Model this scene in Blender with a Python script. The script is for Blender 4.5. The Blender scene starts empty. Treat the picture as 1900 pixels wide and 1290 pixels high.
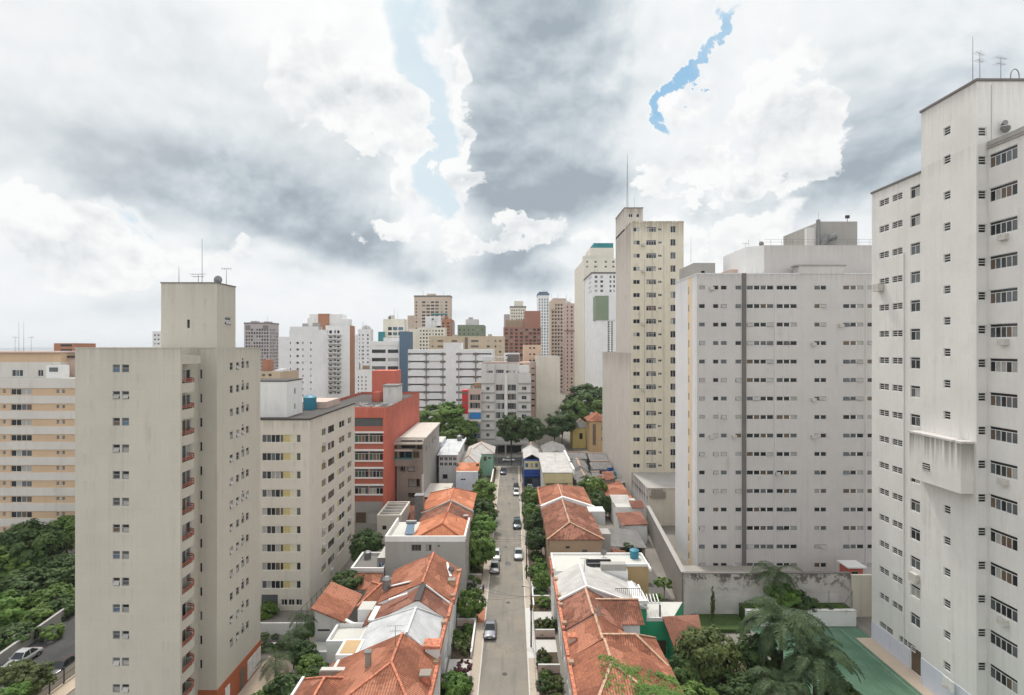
import bpy, math, random
from mathutils import Vector, Matrix, noise as mnoise
R = math.radians
SC = bpy.context.scene
COL = SC.collection
random.seed(7)
# ------------------------------------------------------------------ camera
CZ = 40.0                                   # eye height above the street; the lens looks level down the street (+Y)
cam_d = bpy.data.cameras.new('camera'); cam = bpy.data.objects.new('camera', cam_d); COL.objects.link(cam)
cam.location = (0, 0, CZ); cam.rotation_euler = (R(90), 0, 0)
cam_d.sensor_width = 36; cam_d.lens = 36 * 1000 / 1900; cam_d.clip_start = 0.5; cam_d.clip_end = 30000
SC.camera = cam
SC.view_settings.view_transform = 'Standard'; SC.view_settings.look = 'None'
SC.view_settings.gamma = 1; SC.view_settings.exposure = EXPO = 0.72
try: SC.view_settings.use_curve_mapping = False
except Exception: pass
SC.cycles.max_bounces = 5; SC.cycles.diffuse_bounces = 3; SC.cycles.glossy_bounces = 2
SC.cycles.transparent_max_bounces = 4; SC.cycles.transmission_bounces = 2
SUN_EL, SUN_AZ = R(58), R(-14)              # high, in front of the camera, a little left (behind the bright cloud)
# ------------------------------------------------------------------ node helper
class NB:
    def __init__(s, nt): s.nt = nt; s.n = nt.nodes; s.l = nt.links
    def new(s, t, **k):
        n = s.n.new(t)
        for a, b in k.items(): setattr(n, a, b)
        return n
    def put(s, sock, v):
        if isinstance(v, bpy.types.NodeSocket): s.l.new(v, sock)
        else: sock.default_value = v
    def m(s, op, a, b=None, c=None, clamp=False):
        n = s.new('ShaderNodeMath', operation=op); n.use_clamp = clamp
        s.put(n.inputs[0], a)
        if b is not None: s.put(n.inputs[1], b)
        if c is not None: s.put(n.inputs[2], c)
        return n.outputs[0]
    def smooth(s, v, lo, hi, a=0., b=1.):
        n = s.new('ShaderNodeMapRange', interpolation_type='SMOOTHSTEP')
        s.put(n.inputs[0], v); n.inputs[1].default_value = lo; n.inputs[2].default_value = hi
        n.inputs[3].default_value = a; n.inputs[4].default_value = b
        return n.outputs[0]
    def mix(s, f, a, b, bt='MIX'):
        n = s.new('ShaderNodeMix', data_type='RGBA', blend_type=bt); n.clamp_factor = True
        s.put(n.inputs[0], f)
        for i, v in ((6, a), (7, b)):
            if isinstance(v, tuple) and len(v) == 3: v = v + (1,)
            s.put(n.inputs[i], v)
        return n.outputs[2]
    def noise(s, vec, scale, detail=4, rough=.55, dist=0.):
        n = s.new('ShaderNodeTexNoise'); s.put(n.inputs['Vector'], vec)
        n.inputs['Scale'].default_value = scale; n.inputs['Detail'].default_value = detail
        n.inputs['Roughness'].default_value = rough; n.inputs['Distortion'].default_value = dist
        return n
    def mapv(s, vec, scale=(1, 1, 1), loc=(0, 0, 0)):
        n = s.new('ShaderNodeMapping'); s.put(n.inputs[0], vec)
        n.inputs['Scale'].default_value = scale; n.inputs['Location'].default_value = loc
        return n.outputs[0]
    def sep(s, v):
        n = s.new('ShaderNodeSeparateXYZ'); s.put(n.inputs[0], v); return n.outputs
    def com(s, x, y, z=0.):
        n = s.new('ShaderNodeCombineXYZ')
        for i, v in enumerate((x, y, z)): s.put(n.inputs[i], v)
        return n.outputs[0]
# ------------------------------------------------------------------ world: Nishita sky with a broken deck of cumulus, all by direction
W = bpy.data.worlds.new('World'); SC.world = W; W.use_nodes = True
def build_world():
    nt = W.node_tree; nt.nodes.clear(); b = NB(nt)
    out = b.new('ShaderNodeOutputWorld'); bg = b.new('ShaderNodeBackground')
    nt.links.new(bg.outputs[0], out.inputs[0])
    sky = b.new('ShaderNodeTexSky', sky_type='NISHITA'); sky.sun_disc = False
    sky.sun_elevation = SUN_EL; sky.sun_rotation = SUN_AZ; sky.altitude = 700; sky.air_density = 1.2; sky.dust_density = 1.5
    tc = b.new('ShaderNodeTexCoord').outputs['Generated']
    x, y, z = b.sep(tc)
    az = b.m('ARCTAN2', x, y)
    el = b.m('ARCSINE', b.m('MAXIMUM', b.m('MINIMUM', z, .9999), -.9999))
    # cloud coordinates: billows, smaller and flatter towards the horizon
    def coords(dz=0., dx=0.):
        zz = b.m('ADD', z, dz) if dz else z; xx = b.m('ADD', x, dx) if dx else x
        return b.com(xx, y, b.m('MULTIPLY', zz, 1.3))
    pv = coords(); pu = coords(.020, -.008)
    n1 = b.noise(pv, 4.2, 10, .58, .3); n1u = b.noise(pu, 3.6, 6, .53, .2); n1s = b.noise(pv, 3.6, 6, .53, .2)
    n2 = b.noise(b.mapv(pv, (1, 1, 1), (7.3, 1.9, 4)), 11.0, 9, .58, .2)
    n2u = b.noise(b.mapv(pu, (1, 1, 1), (7.3, 1.9, 4)), 11.0, 6, .56, .2)
    n3 = b.noise(b.mapv(pv, (1, 1, 1), (2.1, 5.7, 1)), 2.2, 5, .55)
    cs = b.sep(n1.outputs['Color']); cs2 = b.sep(n2.outputs['Color'])
    def off(a, c1, c2, k, k2):
        a = b.m('ADD', a, b.m('MULTIPLY', b.m('SUBTRACT', c1, .5), k))
        return b.m('ADD', a, b.m('MULTIPLY', b.m('SUBTRACT', c2, .5), k2))
    waz = off(az, cs[0], cs2[0], .30, .20); wel = off(el, cs[1], cs2[1], .20, .15)
    def blob(px_, py_, sx, sy, amp, rot=0, hard=1.0, co=None):
        a0 = math.atan((px_ - 950) / 1000); e0 = math.atan((645 - py_) / math.hypot(1000, px_ - 950))
        k = math.cos(a0) ** 2
        da = b.m('SUBTRACT', co[0] if co else waz, a0); de = b.m('SUBTRACT', co[1] if co else wel, e0)
        c, s_ = math.cos(R(rot)), math.sin(R(rot))
        u = b.m('ADD', b.m('MULTIPLY', da, c), b.m('MULTIPLY', de, s_))
        v = b.m('SUBTRACT', b.m('MULTIPLY', de, c), b.m('MULTIPLY', da, s_))
        u = b.m('MULTIPLY', u, 1000 / sx / max(k, .55)); v = b.m('MULTIPLY', v, 1000 / sy)
        r2 = b.m('ADD', b.m('MULTIPLY', u, u), b.m('MULTIPLY', v, v))
        if hard > 1: r2 = b.m('POWER', r2, hard)
        return b.m('MULTIPLY', b.m('POWER', 2.718, b.m('MULTIPLY', r2, -1)), amp)
    cs3 = b.sep(n3.outputs['Color']); cs4 = b.sep(n1s.outputs['Color'])
    saz = off(az, cs3[0], cs4[0], .16, .10); sel = off(el, cs3[1], cs4[1], .12, .07)
    def total(lst, co=None):
        t = None
        for q in lst:
            g = blob(*q, co=co); t = g if t is None else b.m('ADD', t, g)
        return t
    # thickness of the deck (photo pixel of the direction, spread, amount) and its breaks
    thick = total([(250, 300, 150, 34, .40, -6), (600, 418, 120, 26, .38, -6), (1060, 345, 110, 34, .32), (1640, 330, 120, 34, .30, 6), (930, 495, 60, 26, .35), (130, 290, 330, 70, .62, -10), (330, 310, 130, 45, .40, -8), (420, 110, 260, 120, .36), (110, 130, 200, 60, .25, -6),
                   (570, 310, 190, 120, .55, 0), (570, 410, 190, 48, .62, -6, 1.5), (690, 250, 50, 130, .2),
                   (1000, 170, 160, 250, .66, 0, 1.8), (1050, 350, 190, 70, .55, 0, 1.4), (1160, 70, 200, 110, .34), (930, 300, 80, 110, .3),
                   (1620, 300, 210, 75, .70, 6), (1790, 110, 260, 130, .40), (1560, 60, 120, 120, .12),
                   (930, 492, 85, 45, .62), (700, 468, 100, 22, .55), (400, 455, 60, 20, .40), (780, 512, 70, 18, .45), (640, 480, 60, 14, .3),
                   (200, 480, 90, 30, .35), (60, 570, 160, 18, .25), (1390, 460, 90, 60, .35), (1000, 460, 60, 20, .3), (560, 500, 80, 16, .35), (330, 540, 120, 18, .3), (1300, 350, 50, 60, .35), (860, 560, 60, 14, .4), (1010, 520, 60, 26, .4), (740, 500, 60, 22, .35), (250, 560, 90, 14, .35), (520, 440, 60, 20, .3), (1400, 420, 80, 40, .3), (120, 470, 70, 30, .3)], (saz, sel))
    gap = total([(785, 120, 64, 200, .70, 2, 1.2), (812, 340, 36, 90, .60, 3), (1276, 140, 15, 85, 1.5, -33, 1.6), (1240, 196, 18, 22, .85),
                 (215, 392, 80, 26, .62, 0), (1410, 120, 40, 120, .30, 10), (1300, 440, 80, 60, .34), (1480, 330, 40, 60, .25)])
    slit = blob(1266, 155, 36, 115, 1.0, -33); slit2 = blob(215, 392, 110, 45, .5)
    tex = b.m('ADD', b.m('MULTIPLY', b.m('SUBTRACT', n1.outputs[0], .5), .75), b.m('MULTIPLY', b.m('SUBTRACT', n2.outputs[0], .5), .45))
    D = b.m('ADD', b.m('ADD', b.m('SUBTRACT', thick, gap), .33), tex)
    D = b.m('ADD', D, b.m('MULTIPLY', b.m('SUBTRACT', n3.outputs[0], .5), .35))
    low = b.smooth(el, .0, .14)
    cover = b.smooth(D, -.14, .26)
    relief = b.m('SUBTRACT', n1u.outputs[0], n1s.outputs[0])                 # density towards the sun minus density here: lit rims, dark undersides
    relief2 = b.m('SUBTRACT', n2u.outputs[0], n2.outputs[0])
    base = b.smooth(b.m('ADD', thick, b.m('MULTIPLY', b.m('SUBTRACT', n3.outputs[0], .5), .5)), .0, 1.15)
    shade = b.m('ADD', b.m('MULTIPLY', base, .80), .12)
    amp = b.m('ADD', .55, b.m('MULTIPLY', base, .45))
    shade = b.m('ADD', shade, b.m('MULTIPLY', b.m('MULTIPLY', relief, 3.2), amp))
    shade = b.m('ADD', shade, b.m('MULTIPLY', b.m('MULTIPLY', relief2, .70), amp))
    shade = b.m('ADD', shade, b.m('MULTIPLY', b.m('SUBTRACT', n2.outputs[0], .5), .08))
    shade = b.m('ADD', shade, b.m('MULTIPLY', b.m('SUBTRACT', n1s.outputs[0], .5), .34))
    rim = b.smooth(D, .02, .62)
    shade = b.m('MULTIPLY', shade, b.m('ADD', .15, b.m('MULTIPLY', rim, .85)), clamp=True)
    shade = b.m('MULTIPLY', shade, b.m('ADD', .80, b.m('MULTIPLY', low, .20)))
    rp = b.new('ShaderNodeValToRGB'); b.put(rp.inputs[0], shade); cr = rp.color_ramp; cr.interpolation = 'LINEAR'
    stops = [(0, (1.03, 1.04, 1.05)), (.24, (.92, .955, .975)), (.52, (.70, .765, .81)), (.80, (.51, .58, .64)), (1, (.40, .465, .525))]
    cr.elements[0].position = 0; cr.elements[1].position = 1
    for p_, c_ in stops[1:-1]: cr.elements.new(p_)
    for e_, (p_, c_) in zip(cr.elements, stops): e_.position = p_; e_.color = c_ + (1,)
    ccol = rp.outputs[0]
    # glow of the sun behind the cloud
    def glowat(px_, py_, lo):
        v = Vector((px_ - 950, 1000, 645 - py_)).normalized()
        dp = b.new('ShaderNodeVectorMath', operation='DOT_PRODUCT'); b.put(dp.inputs[0], tc); dp.inputs[1].default_value = v
        return b.smooth(dp.outputs['Value'], lo, 1.0)
    ccol = b.mix(b.m('MULTIPLY', glowat(600, 95, .975), .50), ccol, (1.16, 1.16, 1.14))
    ccol = b.mix(b.m('MULTIPLY', glowat(60, 40, .96), .35), ccol, (1.0, 1.0, 1.0))
    veil = b.smooth(b.noise(b.mapv(pv, (.8, .8, 2.2)), 1.7, 6, .6).outputs[0], .22, .66, .74, .98)
    veil = b.m('MAXIMUM', b.m('SUBTRACT', veil, b.m('ADD', slit, slit2)), .0)
    blue = b.mix(b.smooth(el, .02, .30), (.66, .80, .87), (.36, .64, .90))
    nsky = b.mix(1.0, sky.outputs[0], (.10, .10, .10), 'MULTIPLY')
    clear = b.mix(.85, nsky, blue); clear = b.mix(veil, clear, (.80, .91, .97))
    col = b.mix(cover, clear, ccol)
    puff = total([(1490, 250, 95, 62, 1.0, -10, 1.5), (1455, 130, 55, 90, .75, -8), (1395, 215, 50, 30, .6), (1290, 312, 95, 30, 1.0, 0, 1.4), (1362, 318, 30, 34, .8), (1288, 396, 46, 26, 1.0, 0, 1.4), (1228, 398, 28, 18, .8), (1225, 60, 50, 60, .45), (1305, 170, 26, 70, .55, -30),
                  (715, 190, 60, 90, .85, 8, 1.4), (610, 130, 110, 80, .9, 0, 1.3), (738, 310, 36, 90, .7, 4), (690, 420, 70, 28, .7), (858, 150, 30, 120, .6, -6), (852, 320, 30, 70, .6),
                  (60, 425, 150, 55, .9, -12, 1.4), (190, 470, 110, 34, .8, -14), (330, 495, 120, 30, .6), (900, 430, 110, 30, .7), (1010, 410, 60, 22, .6), (1420, 420, 110, 40, .75, 18), (1350, 480, 120, 36, .6, 16), (450, 470, 90, 24, .5), (1130, 440, 60, 30, .5)])
    P = b.m('ADD', b.m('MULTIPLY', puff, .9), b.m('ADD', b.m('MULTIPLY', b.m('SUBTRACT', n2.outputs[0], .5), .75), b.m('MULTIPLY', b.m('SUBTRACT', n1.outputs[0], .5), .75)))
    pc = b.smooth(P, .33, .46)
    ps = b.m('ADD', b.m('MULTIPLY', relief2, 1.8), b.m('MULTIPLY', relief, 1.6)); ps = b.m('ADD', ps, .06)
    ps = b.m('ADD', ps, b.smooth(P, .62, 1.25, 0, .16), clamp=True)
    r2_ = b.new('ShaderNodeValToRGB'); b.put(r2_.inputs[0], ps); e2 = r2_.color_ramp.elements; e2[0].color = (1.06, 1.065, 1.06, 1); e2[1].position = .75; e2[1].color = (.60, .66, .70, 1); q_ = e2.new(.25); q_.color = (.93, .95, .96, 1)
    col = b.mix(b.m('MULTIPLY', pc, .95), col, r2_.outputs[0])
    col = b.mix(b.smooth(el, .0, .10, .40, 0.), col, (.88, .92, .94))
    # overhead and behind the lens a sky gain is added to brighten facing walls
    up = b.m('ADD', 1.0, b.m('MULTIPLY', b.smooth(el, .62, 1.25), OVERHEAD_FILL))
    back = b.m('ADD', 1.0, b.m('MULTIPLY', b.smooth(b.m('MULTIPLY', y, -1), .0, .7), REAR_FILL))
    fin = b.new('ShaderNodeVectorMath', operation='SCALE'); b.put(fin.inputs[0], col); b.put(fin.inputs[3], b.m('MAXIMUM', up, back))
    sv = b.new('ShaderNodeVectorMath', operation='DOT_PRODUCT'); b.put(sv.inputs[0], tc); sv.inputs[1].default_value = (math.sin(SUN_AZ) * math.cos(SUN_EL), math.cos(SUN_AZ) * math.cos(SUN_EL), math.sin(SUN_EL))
    sun_fill = b.m('MULTIPLY', b.smooth(sv.outputs['Value'], .80, 1.0), b.smooth(el, .56, .75))      # sky gain added round the sun, unseen above the picture, for light from ahead
    f2 = b.new('ShaderNodeVectorMath', operation='SCALE'); b.put(f2.inputs[0], fin.outputs[0]); b.put(f2.inputs[3], b.m('ADD', 1.0, b.m('MULTIPLY', sun_fill, 1.6))); fin = f2
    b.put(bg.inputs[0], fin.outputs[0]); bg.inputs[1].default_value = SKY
OVERHEAD_FILL, REAR_FILL, SKY = .30, .32, 0.56
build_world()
sun_d = bpy.data.lights.new('sun', 'SUN'); sun = bpy.data.objects.new('sun', sun_d); COL.objects.link(sun)
sun_d.energy = 1.6; sun_d.angle = R(7); sun_d.color = (1.0, .95, .87)
_dir = Vector((math.sin(SUN_AZ) * math.cos(SUN_EL), math.cos(SUN_AZ) * math.cos(SUN_EL), math.sin(SUN_EL)))
sun.rotation_euler = _dir.to_track_quat('Z', 'Y').to_euler(); sun.location = (0, 60, 200)

# ------------------------------------------------------------------ mesh + object helpers
class MB:
    def __init__(s): s.v = []; s.f = []; s.m = []; s.uv = []; s.sm = []
    def poly(s, pts, m=0, uv=None, smooth=False):
        i = len(s.v); s.v += [tuple(p) for p in pts]; s.f.append(tuple(range(i, i + len(pts)))); s.m.append(m); s.uv.append(uv); s.sm.append(smooth)
    def mesh_part(s, V, Fs, m=0, smooth=False):
        i = len(s.v); s.v += [tuple(p) for p in V]
        for f in Fs: s.f.append(tuple(i + k for k in f)); s.m.append(m); s.uv.append(None); s.sm.append(smooth)
    def box(s, x0, x1, y0, y1, z0, z1, m=0):
        V = [(x0, y0, z0), (x1, y0, z0), (x1, y1, z0), (x0, y1, z0), (x0, y0, z1), (x1, y0, z1), (x1, y1, z1), (x0, y1, z1)]
        s.mesh_part(V, [(0, 3, 2, 1), (4, 5, 6, 7), (0, 1, 5, 4), (1, 2, 6, 5), (2, 3, 7, 6), (3, 0, 4, 7)], m)
    def cyl(s, p0, p1, r0, r1=None, n=8, m=0, caps=True, smooth=True):
        p0 = Vector(p0); p1 = Vector(p1); r1 = r0 if r1 is None else r1
        a = (p1 - p0); q = a.to_track_quat('Z', 'Y').to_matrix(); V = []
        for k in range(n):
            t = 2 * math.pi * k / n; e = q @ Vector((math.cos(t), math.sin(t), 0)); V += [p0 + e * r0, p1 + e * r1]
        Fs = [(2 * k, 2 * ((k + 1) % n), 2 * ((k + 1) % n) + 1, 2 * k + 1) for k in range(n)]
        s.mesh_part(V, Fs, m, smooth)
        if caps:
            s.poly([V[2 * k] for k in reversed(range(n))], m); s.poly([V[2 * k + 1] for k in range(n)], m)
    def bar(s, p0, p1, w, h, m=0):                  # rectangular bar between two points
        p0 = Vector(p0); p1 = Vector(p1); d = (p1 - p0).normalized()
        up = Vector((0, 0, 1)) if abs(d.z) < .95 else Vector((0, 1, 0))
        a = d.cross(up).normalized() * w / 2; c = a.cross(d).normalized() * h / 2
        V = [p0 - a - c, p0 + a - c, p0 + a + c, p0 - a + c, p1 - a - c, p1 + a - c, p1 + a + c, p1 - a + c]
        s.mesh_part(V, [(3, 2, 1, 0), (4, 5, 6, 7), (0, 1, 5, 4), (1, 2, 6, 5), (2, 3, 7, 6), (3, 0, 4, 7)], m)
    def add(s, o, off=(0, 0, 0), rot=0):
        c, n_ = math.cos(rot), math.sin(rot); i = len(s.v)
        s.v += [(x * c - y * n_ + off[0], x * n_ + y * c + off[1], z + off[2]) for x, y, z in o.v]
        s.f += [tuple(k + i for k in f) for f in o.f]; s.m += o.m; s.uv += o.uv; s.sm += o.sm
    def mesh(s, name, mats, origin=(0, 0, 0), weld=False):
        V = [(p[0] - origin[0], p[1] - origin[1], p[2] - origin[2]) for p in s.v]; Fs = s.f
        if weld:
            d = {}; mp = []; NV = []
            for p in V:
                k = (round(p[0], 3), round(p[1], 3), round(p[2], 3))
                if k not in d: d[k] = len(NV); NV.append(p)
                mp.append(d[k])
            V = NV; Fs = [tuple(mp[i] for i in f) for f in Fs]
        me = bpy.data.meshes.new(name); me.from_pydata(V, [], Fs)
        for t in mats: me.materials.append(t)
        me.polygons.foreach_set('material_index', s.m)
        if any(s.sm): me.polygons.foreach_set('use_smooth', s.sm)
        if any(u is not None for u in s.uv):
            L = me.uv_layers.new(name='UVMap'); k = 0
            for f, u in zip(s.f, s.uv):
                for j in range(len(f)):
                    if u is not None: L.data[k].uv = u[j]
                    k += 1
        me.update(); return me
    def build(s, name, mats, parent=None, weld=False):
        if not isinstance(mats, (list, tuple)): mats = [mats]
        o0 = worldloc(parent) if parent else (0, 0, 0)
        ob = bpy.data.objects.new(name, s.mesh(name, mats, o0, weld)); COL.objects.link(ob)
        if parent: ob.parent = parent
        return ob
def worldloc(o):
    v = Vector((0, 0, 0))
    while o is not None: v = v + o.location; o = o.parent
    return v
def thing(name, label, cat, loc=(0, 0, 0), group=None, rz=0):
    o = bpy.data.objects.new(name, None); COL.objects.link(o); o.location = loc; o.rotation_euler = (0, 0, rz)
    o.empty_display_size = .5
    o['label'] = label; o['category'] = cat
    if group: o['group'] = group
    return o
def tag(o, label, cat, group=None, kind=None):
    o['label'] = label; o['category'] = cat
    if group: o['group'] = group
    if kind: o['kind'] = kind
    return o
def inst(name, me, parent, loc=(0, 0, 0), rz=0, sc=(1, 1, 1)):
    o = bpy.data.objects.new(name, me); COL.objects.link(o); o.parent = parent; o.location = loc; o.rotation_euler = (0, 0, rz); o.scale = sc
    return o
def copy_thing(root, loc, rz, label, group=None):
    r = root.copy(); COL.objects.link(r); r.location = loc; r.rotation_euler = (0, 0, rz); r['label'] = label
    if group: r['group'] = group
    for ch in list(root.children):
        c = ch.copy(); COL.objects.link(c); c.parent = r
        for g in list(ch.children):
            d = g.copy(); COL.objects.link(d); d.parent = c
    return r
def X(x, d): return (x - 950) * d / 1000.0          # photo column of a surface at distance d -> world X
def Z(y, d): return CZ - (y - 645) * d / 1000.0     # photo row -> world Z
def G(y): return 40000.0 / (y - 645)                # photo row of a ground point -> distance

# ------------------------------------------------------------------ materials
MATS = {}
def pmat(name):
    m = bpy.data.materials.new(name); m.use_nodes = True; nt = m.node_tree; b = NB(nt)
    p = nt.nodes.get('Principled BSDF'); MATS[name] = m
    return m, b, p
def lin(r, g, b_):
    f = lambda c: (c / 255 / 12.92) if c / 255 <= .04045 else ((c / 255 + .055) / 1.055) ** 2.4
    return (f(r), f(g), f(b_))
def wall(name, col, stain=.25, streak=.35, dirt=(.16, .145, .125), rough=.85, scale=1.0, lines=None, bump=.0, blot=.07, drip=None, sill=None):
    """painted render or concrete: rain streaks, blotches, optional tile joints"""
    m, b, p = pmat(name)
    co = b.new('ShaderNodeTexCoord').outputs['Object']
    st = b.noise(b.mapv(co, (1.1 * scale, 1.1 * scale, .045 * scale)), 1.0, 5, .65).outputs[0]
    bl = b.noise(co, .22 * scale, 5, .6).outputs[0]
    fn = b.noise(co, 5.0, 3, .6).outputs[0]
    hi = tuple(min(1, c * (1 + blot * .55)) for c in col); lo = tuple(c * (1 - blot) for c in col)
    c = b.mix(b.smooth(bl, .32, .68), lo, hi)
    k = b.m('MULTIPLY', b.smooth(st, .50, .80), streak)
    c = b.mix(k, c, tuple(a * .5 + d * .5 for a, d in zip(col, dirt)))
    k2 = b.m('MULTIPLY', b.m('MULTIPLY', b.smooth(bl, .52, .78), b.smooth(st, .4, .62)), stain)
    c = b.mix(k2, c, dirt)
    c = b.mix(b.smooth(fn, .3, .7, 0, .10), c, tuple(a * .6 for a in col))
    if drip or sill:
        x, y, z = b.sep(co); hs = b.noise(b.mapv(co, (2.6, 2.6, .03)), 1.0, 4, .6).outputs[0]
        if drip:
            for zt, ln, am in drip:
                f = b.m('MULTIPLY', b.smooth(z, zt - ln, zt), b.m('LESS_THAN', z, zt + .01))
                f = b.m('MULTIPLY', f, b.smooth(b.m('ADD', hs, b.m('MULTIPLY', f, .12)), .47, .66))
                c = b.mix(b.m('MULTIPLY', f, am), c, dirt)
        if sill:
            z0, per, am = sill
            f = b.m('FRACT', b.m('DIVIDE', b.m('SUBTRACT', z, z0), per))
            f = b.m('MULTIPLY', b.smooth(f, .35, 1.0), b.smooth(hs, .54, .72))
            c = b.mix(b.m('MULTIPLY', f, am), c, dirt)
    if lines:
        x, y, z = b.sep(co); s_, w_, amt = lines
        def gl(v, st_): return b.m('LESS_THAN', b.m('FRACT', b.m('DIVIDE', v, st_)), w_ / st_)
        g = b.m('MAXIMUM', gl(z, s_), gl(b.m('ADD', x, y), s_))
        c = b.mix(b.m('MULTIPLY', g, amt), c, tuple(a * .55 for a in col))
    b.put(p.inputs['Base Color'], c); p.inputs['Roughness'].default_value = rough
    p.inputs['Specular IOR Level'].default_value = .25
    if bump:
        bp = b.new('ShaderNodeBump'); bp.inputs['Strength'].default_value = bump; bp.inputs['Distance'].default_value = .05
        b.put(bp.inputs['Height'], fn); b.put(p.inputs['Normal'], bp.outputs[0])
    return m
def plain(name, col, rough=.6, metal=0., var=.12, spec=.4, coat=0., sc=3.):
    m, b, p = pmat(name)
    co = b.new('ShaderNodeTexCoord').outputs['Object']
    n = b.noise(co, sc, 4, .6).outputs[0]
    b.put(p.inputs['Base Color'], b.mix(b.smooth(n, .3, .7), tuple(c * (1 - var) for c in col), tuple(min(1, c * (1 + var)) for c in col)))
    p.inputs['Roughness'].default_value = rough; p.inputs['Metallic'].default_value = metal; p.inputs['Specular IOR Level'].default_value = spec
    if coat: p.inputs['Coat Weight'].default_value = coat; p.inputs['Coat Roughness'].default_value = .05
    return m
def tiles(name, c1, c2, dark, su=.26, sv=.40, moss=.3, mosscol=(.06, .05, .035), moss_lo=.5):
    """clay tile roof: channels along the slope, courses across it, tiles of many firings"""
    m, b, p = pmat(name)
    uv = b.new('ShaderNodeTexCoord').outputs['UV']; u, v, _ = b.sep(uv)
    co = b.new('ShaderNodeTexCoord').outputs['Object']
    vo = b.new('ShaderNodeTexVoronoi'); b.put(vo.inputs['Vector'], b.mix(.25, co, b.noise(co, 1.2, 3).outputs['Color'])); vo.inputs['Scale'].default_value = .55
    patch = b.sep(vo.outputs['Color'])[0]
    un = b.m('DIVIDE', u, su); vn = b.m('DIVIDE', v, sv)
    wn = b.new('ShaderNodeTexWhiteNoise', noise_dimensions='2D'); b.put(wn.inputs['Vector'], b.com(b.m('FLOOR', un), b.m('FLOOR', vn)))
    c = b.mix(wn.outputs['Value'], c1, c2)
    big = b.noise(co, .35, 5, .6).outputs[0]
    c = b.mix(b.smooth(big, .38, .66, 0, .45), c, tuple(a * .62 for a in c2))
    c = b.mix(b.smooth(patch, .62, .80, 0, .50), c, tuple(min(1, a * 1.25 + .05) for a in c1)); c = b.mix(b.smooth(patch, .30, .12, 0, .45), c, tuple(a * .55 for a in c2))
    sk = b.noise(b.com(b.m('MULTIPLY', u, 1.1), b.m('MULTIPLY', v, .14)), 1.0, 5, .65).outputs[0]
    c = b.mix(b.smooth(sk, .52, .78, 0, .45), c, tuple(a * .40 + .03 for a in c2))
    ms = b.noise(co, 1.3, 6, .7).outputs[0]
    c = b.mix(b.m('MULTIPLY', b.smooth(ms, moss_lo, moss_lo + .16), moss), c, mosscol)
    h = b.m('ABSOLUTE', b.m('SUBTRACT', b.m('FRACT', un), .5))          # 0 on the crown of the tile, .5 in the channel
    ch = b.smooth(h, .26, .46)
    c = b.mix(b.m('MULTIPLY', ch, .62), c, dark)
    cr = b.smooth(b.m('FRACT', vn), .0, .16, 1, 0)
    c = b.mix(b.m('MULTIPLY', cr, .45), c, dark)
    b.put(p.inputs['Base Color'], c); p.inputs['Roughness'].default_value = .9; p.inputs['Specular IOR Level'].default_value = .2
    bp = b.new('ShaderNodeBump'); bp.inputs['Strength'].default_value = .8; bp.inputs['Distance'].default_value = .08
    b.put(bp.inputs['Height'], b.m('ADD', b.m('MULTIPLY', h, -1.6), b.m('MULTIPLY', b.m('FRACT', vn), .5))); b.put(p.inputs['Normal'], bp.outputs[0])
    return m
def sheet(name, col, su=.35, amt=.35, rough=.5, metal=.0, stain=.35, dirt=(.13, .12, .11)):
    """corrugated sheet roof"""
    m, b, p = pmat(name)
    uv = b.new('ShaderNodeTexCoord').outputs['UV']; u, v, _ = b.sep(uv)
    co = b.new('ShaderNodeTexCoord').outputs['Object']
    h = b.m('SINE', b.m('MULTIPLY', u, 6.283 / su))
    n = b.noise(b.com(b.m('MULTIPLY', u, 1.2), b.m('MULTIPLY', v, .25)), 1.0, 5, .65).outputs[0]
    n2 = b.noise(co, .5, 5, .6).outputs[0]
    c = b.mix(b.smooth(n2, .35, .65), tuple(a * .85 for a in col), tuple(min(1, a * 1.08) for a in col))
    c = b.mix(b.m('MULTIPLY', b.smooth(n, .5, .8), stain), c, dirt)
    c = b.mix(b.m('MULTIPLY', b.smooth(h, -1, -.2, 1, 0), amt), c, tuple(a * .5 for a in col))
    b.put(p.inputs['Base Color'], c); p.inputs['Roughness'].default_value = rough; p.inputs['Metallic'].default_value = metal
    bp = b.new('ShaderNodeBump'); bp.inputs['Strength'].default_value = .6; bp.inputs['Distance'].default_value = .05
    b.put(bp.inputs['Height'], h); b.put(p.inputs['Normal'], bp.outputs[0])
    return m
def leafmat(name, c1, c2, c3):
    m, b, p = pmat(name)
    co = b.new('ShaderNodeTexCoord').outputs['Object']
    oi = b.new('ShaderNodeObjectInfo').outputs['Random']
    n = b.noise(co, 1.4, 5, .7).outputs[0]; n2 = b.noise(co, 9., 2, .5).outputs[0]
    c = b.mix(b.smooth(n, .36, .64), c1, c2)
    c = b.mix(b.smooth(n2, .45, .75, 0, .7), c, c3)
    c = b.mix(b.m('MULTIPLY', oi, .35), c, tuple(a * .6 for a in c1))
    b.put(p.inputs['Base Color'], c); p.inputs['Roughness'].default_value = .6; p.inputs['Specular IOR Level'].default_value = .3
    tr = b.new('ShaderNodeBsdfTranslucent'); b.put(tr.inputs[0], c)
    mx = b.new('ShaderNodeMixShader'); mx.inputs[0].default_value = .35
    out = m.node_tree.nodes['Material Output']
    b.l.new(p.outputs[0], mx.inputs[1]); b.l.new(tr.outputs[0], mx.inputs[2]); b.l.new(mx.outputs[0], out.inputs[0])
    return m
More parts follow.
